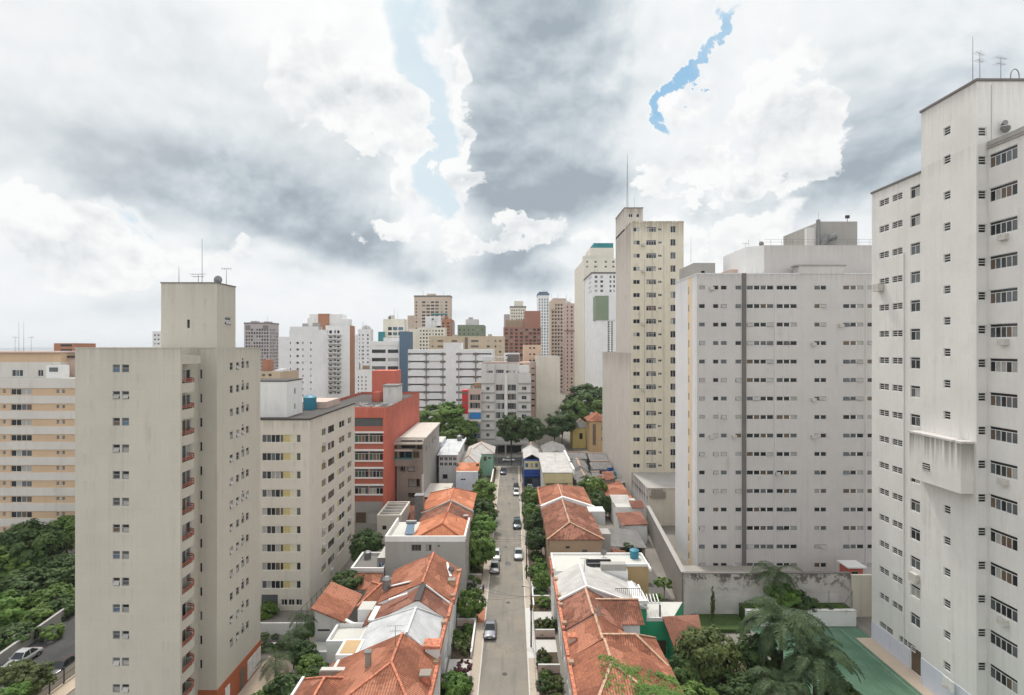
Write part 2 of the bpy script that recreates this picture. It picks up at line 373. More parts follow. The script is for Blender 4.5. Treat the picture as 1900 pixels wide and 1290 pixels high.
def glassmat(name, col, rough=.08, var=.5):
    """window pane seen from outside in daylight: a dark room behind a glossy skin"""
    m, b, p = pmat(name)
    oi = b.new('ShaderNodeObjectInfo').outputs['Random']
    co = b.new('ShaderNodeTexCoord').outputs['Object']
    n = b.noise(co, 1.7, 3, .5).outputs[0]
    k = b.m('MULTIPLY', b.m('ADD', oi, n), .5)
    b.put(p.inputs['Base Color'], b.mix(k, tuple(c * (1 - var) for c in col), tuple(min(1, c * (1 + var)) for c in col)))
    p.inputs['Roughness'].default_value = rough; p.inputs['Specular IOR Level'].default_value = .38
    return m
# paints (albedo)
M = {}
M['beige'] = wall('beige_tower_paint', (.535, .505, .435), sill=(37.45, 2.6, .22), drip=[(40, 3, .14), (46.9, 3, .14)], stain=.25, streak=.22, lines=(.9, .04, .10), blot=.05)
M['beige_side'] = M['beige']
M['brick'] = wall('terracotta_base', (.42, .13, .06), lines=(.3, .03, .4))
M['cream'] = wall('cream_block_paint', (.63, .585, .515), sill=(25.5, 2.78, .25), drip=[(29, 2.2, .28)], stain=.2, streak=.2, blot=.05)
M['white'] = wall('white_paint', (.76, .755, .74), stain=.25, streak=.2, blot=.06)
M['white_old'] = wall('white_old_paint', (.62, .61, .59), stain=.55, streak=.5)
M['offwhite'] = wall('offwhite_tower_paint', (.70, .685, .655), sill=(58.9, 3.5, .13), drip=[(61.3, 3, .12), (67.9, 3.5, .14)], stain=.25, streak=.30, blot=.06, lines=(3.5, .05, .08))
M['boxpaint'] = wall('tank_box_paint', (.68, .665, .63), drip=[(30.0, 4.0, .75)], stain=.4)
M['grey'] = wall('grey_tower_paint', (.57, .545, .53), sill=(50.2, 3.26, .12), drip=[(53.1, 2.2, .16), (58.6, 3, .14)], stain=.3, streak=.25, blot=.05, lines=(3.26, .05, .10))
M['palegrey'] = wall('pale_grey_side_paint', (.72, .72, .72), drip=[(53.1, 5, .15)], stain=.2, streak=.25, blot=.05)
M['strip'] = wall('ochre_strip_paint', (.74, .60, .42), stain=.3, streak=.4)
M['dkgrey'] = wall('dark_grey_paint', (.17, .155, .145), stain=.2, streak=.2)
M['yellow'] = wall('stained_yellow_paint', (.68, .63, .51), sill=(69.4, 3.33, .40), drip=[(72.1, 7, .55)], stain=.7, streak=.5, dirt=(.20, .17, .13))
M['concrete'] = wall('bare_concrete', (.56, .515, .46), drip=[(72, 16, .6), (38.6, 8, .6), (77.4, 4, .7)], stain=.6, streak=.65, dirt=(.22, .19, .16))
M['concgrey'] = wall('grey_concrete', (.36, .345, .325), stain=.5, streak=.5)
M['darkconc'] = wall('weathered_concrete', (.28, .25, .215), stain=.6, streak=.7, dirt=(.08, .07, .06))
M['mouldy'] = wall('mould_stained_wall', (.58, .55, .53), stain=1.0, streak=.95, dirt=(.055, .045, .045), scale=1.3, drip=[(6.45, 3.2, .55), (6.45, 1.2, .7), (8.4, 6, .6)])
def mouldwall():
    m, b, p = pmat('mould_blotched_wall'); co = b.new('ShaderNodeTexCoord').outputs['Object']; x, y, z = b.sep(co)
    n = b.noise(co, .9, 9, .72, .4).outputs[0]; n2 = b.noise(b.mapv(co, (1.5, 1.5, .12)), 1.0, 5, .6).outputs[0]; n3 = b.noise(co, .35, 4, .6).outputs[0]
    up = b.smooth(z, 2.6, 6.3)
    c = b.mix(b.smooth(n3, .35, .65), (.60, .575, .555), (.50, .47, .45)); c = b.mix(b.smooth(z, 3.3, 3.6, 0, .35), c, (.45, .40, .36))
    k = b.smooth(b.m('ADD', b.m('ADD', n, b.m('MULTIPLY', up, .13)), b.m('MULTIPLY', b.m('SUBTRACT', n2, .5), .25)), .57, .70)
    c = b.mix(b.m('MULTIPLY', k, b.m('ADD', .25, b.m('MULTIPLY', up, .6))), c, (.075, .062, .055))
    b.put(p.inputs['Base Color'], c); p.inputs['Roughness'].default_value = .9; p.inputs['Specular IOR Level'].default_value = .2; return m
M['mouldwall'] = mouldwall()
M['red'] = wall('coral_red_paint', (.55, .155, .11), drip=[(27, 6, .4)], stain=.15, streak=.35, dirt=(.3, .1, .07), blot=.10)
M['redbrick'] = wall('red_spandrel', (.42, .13, .09), stain=.5, streak=.5)
M['orange'] = wall('orange_band_paint', (.58, .42, .28), stain=.15, streak=.2, blot=.05)
M['bandwhite'] = wall('pale_band_paint', (.62, .59, .55), stain=.25, streak=.35, blot=.05)
M['creamblank'] = wall('cream_blank_wall', (.70, .65, .55), stain=.25, streak=.3, lines=(1.6, .05, .15))
M['green'] = wall('green_wall_paint', (.05, .40, .21), drip=[(7, 3, .3)], stain=.3, streak=.3, blot=.08)
M['mint'] = wall('mint_wall_paint', (.30, .52, .38), stain=.3, streak=.3)
M['blue'] = wall('blue_wall_paint', (.03, .08, .30), stain=.2, streak=.2)
M['tan'] = wall('tan_wall_paint', (.48, .33, .18), stain=.3, streak=.3)
M['brownwall'] = wall('brown_wall_paint', (.35, .25, .17), stain=.4, streak=.4)
M['lemon'] = wall('lemon_wall_paint', (.66, .53, .20), stain=.3, streak=.3)
M['paleyellow'] = wall('pale_yellow_paint', (.62, .55, .33), stain=.4, streak=.5)
M['pinkwall'] = wall('pinkish_wall_paint', (.55, .42, .36), stain=.4, streak=.4)
M['bluewhite'] = wall('bluish_white_paint', (.60, .62, .70), stain=.35, streak=.35)
M['pinkgrey'] = wall('pink_grey_stone', (.42, .365, .365), stain=.1, streak=.2)
M['fbeige'] = wall('beige_far_paint', (.56, .46, .37), stain=.2, streak=.2)
M['fcream'] = wall('cream_far_paint', (.70, .665, .57), stain=.2, streak=.2)
M['ftan'] = wall('tan_far_paint', (.52, .42, .30), stain=.15, streak=.2)
M['fbrick'] = wall('brick_far_paint', (.36, .17, .12), stain=.2, streak=.2)
M['fgreen'] = wall('grey_green_far_paint', (.22, .27, .19), stain=.15, streak=.2)
M['fpeach'] = wall('peach_far_paint', (.66, .47, .34), stain=.2, streak=.3)
M['fblue'] = wall('slate_blue_panel', (.10, .155, .22), stain=.1, streak=.2)
M['fteal'] = wall('teal_panel', (.03, .22, .24), stain=.1, streak=.2)
M['fwhite'] = wall('white_far_paint', (.74, .74, .74), stain=.12, streak=.2)
M['brownpanel'] = wall('rust_panel', (.40, .19, .115), stain=.15, streak=.2)
M['roofflat'] = wall('flat_roof_felt', (.20, .19, .18), stain=.6, streak=.2)
M['rooflight'] = wall('pale_flat_roof', (.54, .53, .49), stain=.75, streak=.2)
M['roofdark'] = wall('dark_flat_roof', (.075, .068, .065), stain=.4, streak=.2)
M['tile'] = tiles('clay_tile_orange', (.46, .185, .105), (.32, .125, .078), (.10, .042, .03), moss=.5, moss_lo=.53)
M['tile_new'] = tiles('clay_tile_new', (.64, .26, .14), (.54, .20, .105), (.28, .09, .05), moss=.12)
M['tile_old'] = tiles('clay_tile_old', (.37, .15, .095), (.25, .10, .065), (.07, .035, .025), moss=.7, moss_lo=.47)
M['tile_brown'] = tiles('clay_tile_brown', (.34, .15, .10), (.25, .11, .08), (.10, .045, .035), su=.2, sv=.3, moss=.2)
M['ridge'] = plain('ridge_tile', (.46, .17, .10), .9, var=.35, sc=2.5)
M['ridgepale'] = plain('mortared_ridge', (.45, .29, .20), .9, var=.25, sc=2.5)
M['zinc'] = sheet('white_sheet_roof', (.58, .59, .60), su=.42, amt=.30, rough=.45, stain=.22)
M['fibre'] = sheet('fibre_cement_roof', (.50, .48, .455), su=.30, amt=.28, rough=.8, stain=.4)
M['fibre_dark'] = sheet('old_fibre_cement_roof', (.20, .19, .185), su=.35, amt=.35, rough=.9, stain=.8, dirt=(.05, .05, .05))
M['bluetank'] = plain('blue_fibreglass', (.03, .19, .27), .5)
M['frame'] = plain('white_frame', (.66, .66, .64), .5)
M['frameg'] = plain('grey_frame', (.30, .30, .30), .5)
M['framebr'] = plain('brown_frame', (.16, .12, .09), .6)
M['gl_dark'] = glassmat('dark_pane', (.022, .025, .027))
M['gl_mid'] = glassmat('grey_pane', (.10, .11, .115))
M['gl_cur_glint'] = glassmat('curtain_and_glint_pane', (.36, .35, .33), .15, .3)  # curtains, and the painted sky glint on tipped-out panes
M['gl_brown'] = glassmat('brown_blind_pane', (.13, .09, .06), .3, .3)
M['gl_green'] = glassmat('green_tinted_pane', (.03, .11, .085), .08, .4)
M['gl_blue'] = glassmat('blue_pane', (.10, .17, .24), .06, .4)
M['yel'] = plain('yellow_panel', (.50, .42, .20), .6)
M['yelpale'] = plain('pale_yellow_panel', (.60, .57, .44), .6)
M['louver'] = plain('louver_slat', (.58, .57, .54), .6)
M['black'] = plain('dark_recess', (.018, .017, .016), .9)
M['metal'] = plain('galvanised_metal', (.22, .22, .22), .5, .6)
M['darkmetal'] = plain('dark_metal', (.045, .045, .05), .6, .3)
M['rail'] = plain('rust_red_railing', (.36, .11, .075), .6)
M['ac'] = plain('ac_casing', (.50, .48, .44), .6)
M['bark'] = plain('bark', (.10, .075, .055), .95, var=.4)
M['leaf_a'] = leafmat('leaf_mid_green', (.080, .150, .030), (.185, .285, .060), (.29, .39, .11))
M['leaf_b'] = leafmat('leaf_dark_green', (.036, .074, .022), (.092, .155, .042), (.18, .25, .08))
M['leaf_c'] = leafmat('leaf_bright_green', (.085, .18, .032), (.18, .31, .060), (.28, .42, .11))
M['leaf_d'] = leafmat('leaf_olive', (.060, .090, .025), (.14, .18, .052), (.25, .28, .10))
M['leaf_p'] = leafmat('palm_leaf', (.034, .066, .026), (.085, .130, .050), (.21, .27, .13))
M['leaf_r'] = leafmat('leaf_purple', (.09, .03, .04), (.16, .05, .06), (.2, .1, .1))
# ------------------------------------------------------------------ windows (shared meshes) and the building class
FRM = ['frame', 'frameg', 'louver', 'black', 'yel', 'yelpale', 'framebr', 'white']
PAN = ['gl_dark', 'gl_mid', 'gl_cur_glint', 'gl_brown', 'gl_green', 'gl_blue']
WCACHE = {}
def pick(r, wts): return r.choices(range(len(wts)), wts)[0]
GLW = dict(slab=(9, 2.2, 1.2, .7, 0, 0), std=(5, 3, 1.8, .6, .06, .04), dark=(8, 2, .5, .5, 0, 0), brown=(3, 1.5, 1.2, 3, 0, 0), gtower=(4, 3, 1.6, .6, .4, .2), cur=(2, 3, 4, .5, 0, 0), blue=(2, 1, 0, 0, 0, 5))
def win_mb(kind, w, h, var, n, gl, fm):
    key = (kind, round(w, 2), round(h, 2), var, n, gl, fm)
    if key in WCACHE: return WCACHE[key]
    r = random.Random(hash(key[3:4]) * 31 + int(w * 100) * 7 + int(h * 100) + var * 101)
    f, p = MB(), MB(); wt = GLW[gl]; t = min(.06, w * .08)
    def outer():
        f.box(0, w, -.04, .05, 0, t, fm); f.box(0, w, -.04, .05, h - t, h, fm)
        f.box(0, t, -.038, .05, t, h - t, fm); f.box(w - t, w, -.038, .05, t, h - t, fm)
    def panes(x0, x1, z0, z1, n, wt=wt):
        s = (x1 - x0) / n
        for k in range(n):
            yy = .0 if k % 2 else .03
            p.poly([(x0 + k * s, yy, z0), (x0 + (k + 1) * s, yy, z0), (x0 + (k + 1) * s, yy, z1), (x0 + k * s, yy, z1)], pick(r, wt))
            if k: f.box(x0 + k * s - t * .5, x0 + k * s + t * .5, -.03, .045, z0, z1, fm)
    if kind == 'plain':
        p.poly([(0, 0, 0), (w, 0, 0), (w, 0, h), (0, 0, h)], pick(r, wt))
    elif kind == 'slide':
        outer(); panes(t, w - t, t, h - t, n)
    elif kind == 'transom':
        outer(); zt = h * .74; panes(t, w - t, t, zt, n); f.box(t, w - t, -.038, .048, zt, zt + t, fm)
        p.poly([(t, .02, zt + t), (w - t, .02, zt + t), (w - t, .02, h - t), (t, .02, h - t)], 0)
    elif kind == 'louver':
        outer(); p.poly([(t, .05, t), (w - t, .05, t), (w - t, .05, h - t), (t, .05, h - t)], 0)
        m = max(2, n); s = (h - 2 * t) / m
        for k in range(1, m):
            z = t + k * s; f.box(t, w - t, -.05, -.01, z - s * .14, z + s * .14, 2)
        if w > 1.3: f.box(w * .5 - t * .5, w * .5 + t * .5, -.055, .03, t, h - t, fm)
    elif kind == 'awn':
        outer(); s = (w - 2 * t) / n
        for k in range(n):
            x0, x1 = t + k * s, t + (k + 1) * s
            if k: f.box(x0 - .09, x0 + .09, -.05, .045, t, h - t, 7)
            if r.random() < (.0, .12, .22, .34, .5)[var % 5]:
                o = .10 + .22 * r.random()
                p.poly([(x0 + .02, -o, t + .02), (x1 - .02, -o, t + .02), (x1 - .02, -.02, h - t), (x0 + .02, -.02, h - t)], r.choice((1, 2, 2)))  # tipped pane drawn paler, reflected sky put into its colour
                p.poly([(x0, .04, t), (x1, .04, t), (x1, .04, h - t), (x0, .04, h - t)], 0)
            else:
                p.poly([(x0, .01, t), (x1, .01, t), (x1, .01, h - t), (x0, .01, h - t)], pick(r, wt))
        f.box(0, w, -.10, .04, -.06, 0, 7)
    elif kind == 'hopper':                                   # small two-light window, lower light often tipped out
        outer(); zm = h * .55
        f.box(t, w - t, -.03, .045, zm - t * .5, zm + t * .5, fm)
        p.poly([(t, .02, zm), (w - t, .02, zm), (w - t, .02, h - t), (t, .02, h - t)], pick(r, wt))
        if var % 5 in (1, 4):
            p.poly([(t, -.22, t + .02), (w - t, -.22, t + .02), (w - t, -.02, zm), (t, -.02, zm)], 2)  # lower pane coloured pale in place of a sky reflection
            p.poly([(t, .04, t), (w - t, .04, t), (w - t, .04, zm), (t, .04, zm)], 0)
        else: p.poly([(t, .02, t), (w - t, .02, t), (w - t, .02, zm), (t, .02, zm)], pick(r, wt))
        f.box(-.05, w + .05, -.09, .03, -.06, 0, 7)
    elif kind == 'yellow':                                   # sliding window with yellow shutter panels
        outer(); s = (w - 2 * t); cuts = [0, .12, .48, .82, 1]
        for k in range(4):
            x0, x1 = t + s * cuts[k], t + s * cuts[k + 1]
            if k in (0, 3): p.poly([(x0, .04, t), (x1, .04, t), (x1, .04, h - t), (x0, .04, h - t)], 0 if var % 2 else 1)
            else: f.box(x0, x1, -.02 + .02 * k, .0 + .02 * k, t, h - t, 4 if k == 1 else 5)
    elif kind == 'yellow2':
        outer(); s = (w - 2 * t)
        f.box(t, t + s * .30, -.02, .0, t, h - t, 5 if var % 2 else 4)
        p.poly([(t + s * .30, .03, t), (w - t, .03, t), (w - t, .03, h - t), (t + s * .30, .03, h - t)], pick(r, GLW['brown']))
        f.box(t + s * .64, t + s * .64 + t, -.02, .04, t, h - t, fm)
    WCACHE[key] = (f, p); return f, p
WMESH = {}
def win_mesh(key, f, p):
    k = key
    if k not in WMESH:
        WMESH[k] = (f.mesh('window', [MATS_(x) for x in FRM]) if f.f else None, p.mesh('pane', [MATS_(x) for x in PAN]))
    return WMESH[k]
def MATS_(x): return M[x]
ROT = {'F': 0, 'R': R(90), 'B': R(180), 'L': R(-90)}
UD = {'F': (1, 0), 'R': (0, 1), 'B': (-1, 0), 'L': (0, -1)}
SPLIT = {'dark_bracket', 'ledge', 'parapet_pier', 'white_flashing', 'roof_edge', 'window_ledge', 'roof_beam', 'post', 'downpipe', 'ac_unit', 'vent_slat', 'balcony', 'awning_post', 'pale_plinth', 'dark_band', 'white_band', 'spandrel_band', 'dark_pipe', 'front_pier', 'roof_plant', 'roof_tower', 'dark_ledge', 'vent_hood', 'eaves_band', 'parapet', 'white_flashing'}
def islands(mb):
    """the loose pieces of a mesh, one builder each"""
    key = [(round(p[0], 3), round(p[1], 3), round(p[2], 3)) for p in mb.v]; par = {}
    def find(k):
        while par.setdefault(k, k) != k: par[k] = par[par[k]]; k = par[k]
        return k
    for f in mb.f:
        for i in f[1:]: par[find(key[i])] = find(key[f[0]])
    out = {}
    for f, m, u, sm in zip(mb.f, mb.m, mb.uv, mb.sm):
        o = out.setdefault(find(key[f[0]]), MB()); o.poly([mb.v[i] for i in f], m, u, sm)
    return list(out.values())
class B:
    """one building: Empty at its base > wall, roof, windows (> pane) and whatever else is added to B.root"""
    def __init__(s, name, label, cat, x0, x1, y0, y1, z0=0, group=None):
        s.root = thing(name, label, cat, ((x0 + x1) / 2, (y0 + y1) / 2, z0), group)
        s.w = MB(); s.mats = []; s.wins = []; s.far = False; s.rnd = random.Random(len(name) * 13 + int(abs(x0) * 10)); s.inset = .16
    def mi(s, m):
        m = M[m] if isinstance(m, str) else m
        if m not in s.mats: s.mats.append(m)
        return s.mats.index(m)
    def face(s, d, p, w, h, wins=(), m='white', depth=None):
        """wall seen from outside, p its lower left corner, direction d; wins: (u, v, w, h, kind[, n, glass, frame])"""
        depth = s.inset if depth is None else depth
        mi = s.mi(m); ux, uy = UD[d]; nx, ny = uy, -ux
        def P(u, v, q=0): return (p[0] + ux * u - nx * q, p[1] + uy * u - ny * q, p[2] + v)
        us = sorted({0, w} | {round(a[0], 4) for a in wins} | {round(a[0] + a[2], 4) for a in wins})
        vs = sorted({0, h} | {round(a[1], 4) for a in wins} | {round(a[1] + a[3], 4) for a in wins})
        us = [u for u in us if -1e-6 <= u <= w + 1e-6]; vs = [v for v in vs if -1e-6 <= v <= h + 1e-6]
        # merge cells row by row so a wall without openings stays one face
        for j in range(len(vs) - 1):
            vc = (vs[j] + vs[j + 1]) / 2; start = None
            for i in range(len(us)):
                solid = False
                if i < len(us) - 1:
                    uc = (us[i] + us[i + 1]) / 2
                    solid = not any(a[0] < uc < a[0] + a[2] and a[1] < vc < a[1] + a[3] for a in wins)
                if solid and start is None: start = i
                if (not solid) and start is not None:
                    s.w.poly([P(us[start], vs[j]), P(us[i], vs[j]), P(us[i], vs[j + 1]), P(us[start], vs[j + 1])], mi); start = None
        for a in wins:
            u0, v0, u1, v1 = a[0], a[1], a[0] + a[2], a[1] + a[3]
            s.w.poly([P(u0, v0), P(u1, v0), P(u1, v0, depth), P(u0, v0, depth)], mi)
            s.w.poly([P(u0, v1, depth), P(u1, v1, depth), P(u1, v1), P(u0, v1)], mi)
            s.w.poly([P(u0, v0), P(u0, v0, depth), P(u0, v1, depth), P(u0, v1)], mi)
            s.w.poly([P(u1, v0, depth), P(u1, v0), P(u1, v1), P(u1, v1, depth)], mi)
            q = P(u0, v0, depth - .055 if not s.far else depth)
            n = a[5] if len(a) > 5 else 2; gl = a[6] if len(a) > 6 else 'std'; fm = a[7] if len(a) > 7 else 0
            s.wins.append((q, ROT[d], a[2], a[3], a[4], n, gl, fm))
    def box(s, x0, x1, y0, y1, z0, z1, m='white', fw=(), rw=(), lw=(), top=None, skip='', side=None):
        """four walls and a lid; fw/rw/lw window lists for front, right and left face in face coordinates"""
        sm = side or m
        if 'F' not in skip: s.face('F', (x0, y0, z0), x1 - x0, z1 - z0, fw, m)
        if 'R' not in skip: s.face('R', (x1, y0, z0), y1 - y0, z1 - z0, rw, sm)
        if 'B' not in skip: s.face('B', (x1, y1, z0), x1 - x0, z1 - z0, (), m)
        if 'L' not in skip: s.face('L', (x0, y1, z0), y1 - y0, z1 - z0, lw, sm)
        if 'T' not in skip: s.w.poly([(x0, y0, z1), (x1, y0, z1), (x1, y1, z1), (x0, y1, z1)], s.mi(top or m))
    def part(s, name, mb, mats, parent=None, weld=False):
        if name in SPLIT:
            out = None
            for q in islands(mb): out = s.part1(name, q, mats, parent, weld)
            return out
        return s.part1(name, mb, mats, parent, weld)
    def part1(s, name, mb, mats, parent=None, weld=False):
        mats = [M[q] if isinstance(q, str) else q for q in (mats if isinstance(mats, (list, tuple)) else [mats])]
        return mb.build(name, mats, parent or s.root, weld)
    def bx(s, name, x0, x1, y0, y1, z0, z1, m, parent=None):
        mb = MB(); mb.box(x0, x1, y0, y1, z0, z1); return s.part(name, mb, m, parent)
    def parapet(s, x0, x1, y0, y1, z, h=.5, t=.25, m='white', name='parapet', skip=''):
        mb = MB(); o = .05
        if 'F' not in skip: mb.box(x0 - o, x1 + o, y0 - o, y0 + t, z - .12, z + h)
        if 'B' not in skip: mb.box(x0 - o, x1 + o, y1 - t, y1 + o, z - .12, z + h)
        if 'L' not in skip: mb.box(x0 - o, x0 + t, y0 + t, y1 - t, z - .12, z + h)
        if 'R' not in skip: mb.box(x1 - t, x1 + o, y0 + t, y1 - t, z - .12, z + h)
        return s.part(name, mb, m)
    def done(s, name='wall'):
        wl = s.w.build(name, s.mats, s.root); s.wall = wl
        o0 = worldloc(s.root)
        lst = sorted(s.wins, key=lambda a: -a[2] * a[3] / max(1, a[0][0] ** 2 + a[0][1] ** 2))
        rest = MB(); restm = [M[x] for x in FRM] + [M[x] for x in PAN]
        for i, (q, rz, w, h, kind, n, gl, fm) in enumerate(lst):
            var = s.rnd.randrange(11)
            f, p = win_mb(kind, w, h, var, n, gl, fm)
            if i < 100:
                key = (kind, round(w, 2), round(h, 2), var, n, gl, fm); a, b_ = win_mesh(key, f, p)
                loc = (q[0] - o0[0], q[1] - o0[1], q[2] - o0[2])
                if s.far or a is None: inst('window', b_, s.root, loc, rz)
                else:
                    wo = inst('window', a, s.root, loc, rz); inst('pane', b_, wo)
            else:
                t = MB(); t.add(f); k = len(t.f); t.add(p)
                t.m = t.m[:k] + [x + len(FRM) for x in t.m[k:]]
                rest.add(t, q, rz)
        if rest.f:
            o = rest.build('window', restm, s.root); o['kind'] = 'stuff'
        return s.root
def grid(cols, rows, kind, n=2, gl='std', fm=0):
    """cols [(u,w)], rows [(v,h)]"""
    return [(u, v, w, h, kind, n, gl, fm) for v, h in rows for u, w in cols]
# ------------------------------------------------------------------ roofs
def roof_poly(mb, pts, m=0):
    a, b_, c = Vector(pts[0]), Vector(pts[1]), Vector(pts[2])
    n = Vector((0, 0, 0))
    for i in range(len(pts)):
        p, q = Vector(pts[i]), Vector(pts[(i + 1) % len(pts)]); n += p.cross(q)
    if n.z < 0: pts = list(reversed(pts)); n = -n
    n.normalize(); u = Vector((0, 0, 1)).cross(n)
    if u.length < 1e-4: u = Vector((1, 0, 0))
    u.normalize(); v = n.cross(u)
    mb.poly(pts, m, [(Vector(p).dot(u), Vector(p).dot(v)) for p in pts])
def pitched(x0, x1, y0, y1, ze, zr, xr=None, hip0=0., hip1=0., axis='y', ze0=None, ze1=None):
    """faces and ridge lines of a gable or hip roof; axis y: ridge runs along y at x = xr"""
    if axis == 'x':
        F, L, Gb = pitched(y0, y1, x0, x1, ze, zr, xr, hip0, hip1, 'y', ze0, ze1)
        sw = lambda ps: [(p[1], p[0], p[2]) for p in ps]
        return [sw(f) for f in F], [sw(l) for l in L], [sw(g) for g in Gb]
    xr = (x0 + x1) / 2 if xr is None else xr
    a = ze if ze0 is None else ze0; b_ = ze if ze1 is None else ze1
    A, Bq = (xr, y0 + hip0, zr), (xr, y1 - hip1, zr)
    c00, c10, c11, c01 = (x0, y0, a), (x1, y0, b_), (x1, y1, b_), (x0, y1, a)
    F = [[c00, A, Bq, c01], [c10, c11, Bq, A]]; L = [[A, Bq]]; Gb = []
    if hip0 > 0: F.append([c00, c10, A]); L += [[c00, A], [c10, A]]
    else: Gb.append([c00, c10, A])
    if hip1 > 0: F.append([c11, c01, Bq]); L += [[c01, Bq], [c11, Bq]]
    else: Gb.append([c11, c01, Bq])
    return F, L, Gb
def roof_part(s, specs, m, ridge='ridge', capw=.26, thick=.14):
    """specs: list of pitched() results joined into one roof part, with a ridge_cap sub-part"""
    mb = MB(); caps = MB()
    for F, L, Gb in specs:
        for f in F: roof_poly(mb, f)
        for l in L: caps.bar(Vector(l[0]) + Vector((0, 0, .05)), Vector(l[1]) + Vector((0, 0, .05)), capw, .12)
    ro = s.part('roof', mb, m, weld=True)
    md = ro.modifiers.new('thickness', 'SOLIDIFY'); md.thickness = thick; md.offset = -1
    if caps.f and ridge: s.part('ridge_cap', caps, ridge, ro)
    return ro
# ------------------------------------------------------------------ vegetation
def crown_mb(seed, rx, ry, rz, nclump, nleaf, leaf, flat=.0, fill=.62, cr=.27):
    """leaf clumps scattered through an uneven ellipsoid about the origin"""
    r = random.Random(seed); mb = MB()
    lob = [(r.uniform(0, 6.28), r.uniform(-.6, .9), r.uniform(.78, 1.18)) for _ in range(7)]
    for k in range(nclump):
        while True:
            v = Vector((r.uniform(-1, 1), r.uniform(-1, 1), r.uniform(-1, 1)))
            if .05 < v.length < 1: break
        v = v.normalized() * (v.length ** fill)
        a = math.atan2(v.y, v.x); f = 1.0
        for la, lz, lk in lob:
            if abs(((a - la + 3.14) % 6.28) - 3.14) < .8 and abs(v.z - lz) < .6: f *= lk
        f = min(f, 1.22)
        if v.z < -.35: v.z *= .75
        c = Vector((v.x * rx * f, v.y * ry * f, v.z * rz * (f * .5 + .5)))
        rc = cr * min(rx, rz) * r.uniform(.55, 1.15)
        out = Vector((v.x, v.y, v.z + .35)).normalized()
        for j in range(nleaf):
            while True:
                d = Vector((r.uniform(-1, 1), r.uniform(-1, 1), r.uniform(-1, 1)))
                if d.length < 1: break
            pos = c + Vector((d.x * rc, d.y * rc, d.z * rc * .7))
            n = (out + d * .9 + Vector((r.uniform(-.6, .6), r.uniform(-.6, .6), r.uniform(-.2, .7)))).normalized()
            t = n.orthogonal().normalized(); t = Matrix.Rotation(r.uniform(0, 6.28), 3, n) @ t; b_ = n.cross(t)
            l = leaf * r.uniform(.6, 1.35); w = l * r.uniform(.4, .62)
            mb.poly([pos - t * l, pos + b_ * w - n * w * .25, pos + t * l, pos - b_ * w - n * w * .25], 0)
    return mb
def trunk_mb(seed, h, r0, spread, nb=6, top=.7):
    r = random.Random(seed); mb = MB(); p = Vector((0, 0, -.1)); q = Vector((r.uniform(-.1, .1) * h, r.uniform(-.1, .1) * h, h * .5))
    mb.cyl(p, q, r0, r0 * .75, 7); 
    for k in range(nb):
        a = 6.28 * k / nb + r.uniform(-.4, .4); e = q + Vector((math.cos(a) * spread * r.uniform(.5, 1), math.sin(a) * spread * r.uniform(.5, 1), h * top * r.uniform(.55, 1)))
        mid = q.lerp(e, .5) + Vector((0, 0, h * .05))
        mb.cyl(q - Vector((0, 0, .05)), mid, r0 * .5, r0 * .36, 6, caps=False); mb.cyl(mid, e, r0 * .36, r0 * .12, 5, caps=False)
    return mb
CROWN = {}; TRUNK = {}
def crown_me(kind, seed, leaf, prof):
    k = (kind, seed, leaf, prof)
    if k not in CROWN:
        spec = dict(tree=(1, 1, .82, 105, 34, .115), dense=(1, 1, .9, 120, 34, .112), far=(1, 1, .85, 75, 26, .16),
                    bush=(1, 1, .75, 42, 30, .135), airy=(1, 1, .9, 90, 26, .10), big=(1, 1, .8, 210, 34, .080), column=(.55, .55, 1.2, 60, 30, .12))[prof]
        CROWN[k] = crown_mb(seed, *spec).mesh('crown', [M[leaf]])
    return CROWN[k]
def tree(name, label, x, y, rad, zc, rzv=None, leaf='leaf_a', prof='tree', seed=1, group=None, z0=0, cat='tree', trunk=True, rz=None):
    """rad: crown radius, zc: height of the crown centre above the ground under it"""
    t = thing(name, label, cat, (x, y, z0), group, rz if rz is not None else (seed * 1.7 + x) % 6.28)
    rv = rzv or rad
    c = inst('crown', crown_me('c', seed, leaf, prof), t, (0, 0, zc), 0, (rad, rad, rv))
    if trunk:
        kk = seed % 4
        if kk not in TRUNK: TRUNK[kk] = trunk_mb(kk, 1.0, .05, .34).mesh('trunk', [M['bark']])
        inst('trunk', TRUNK[kk], t, (0, 0, 0), 0, (rad * .9, rad * .9, max(zc, .3)))
    return t
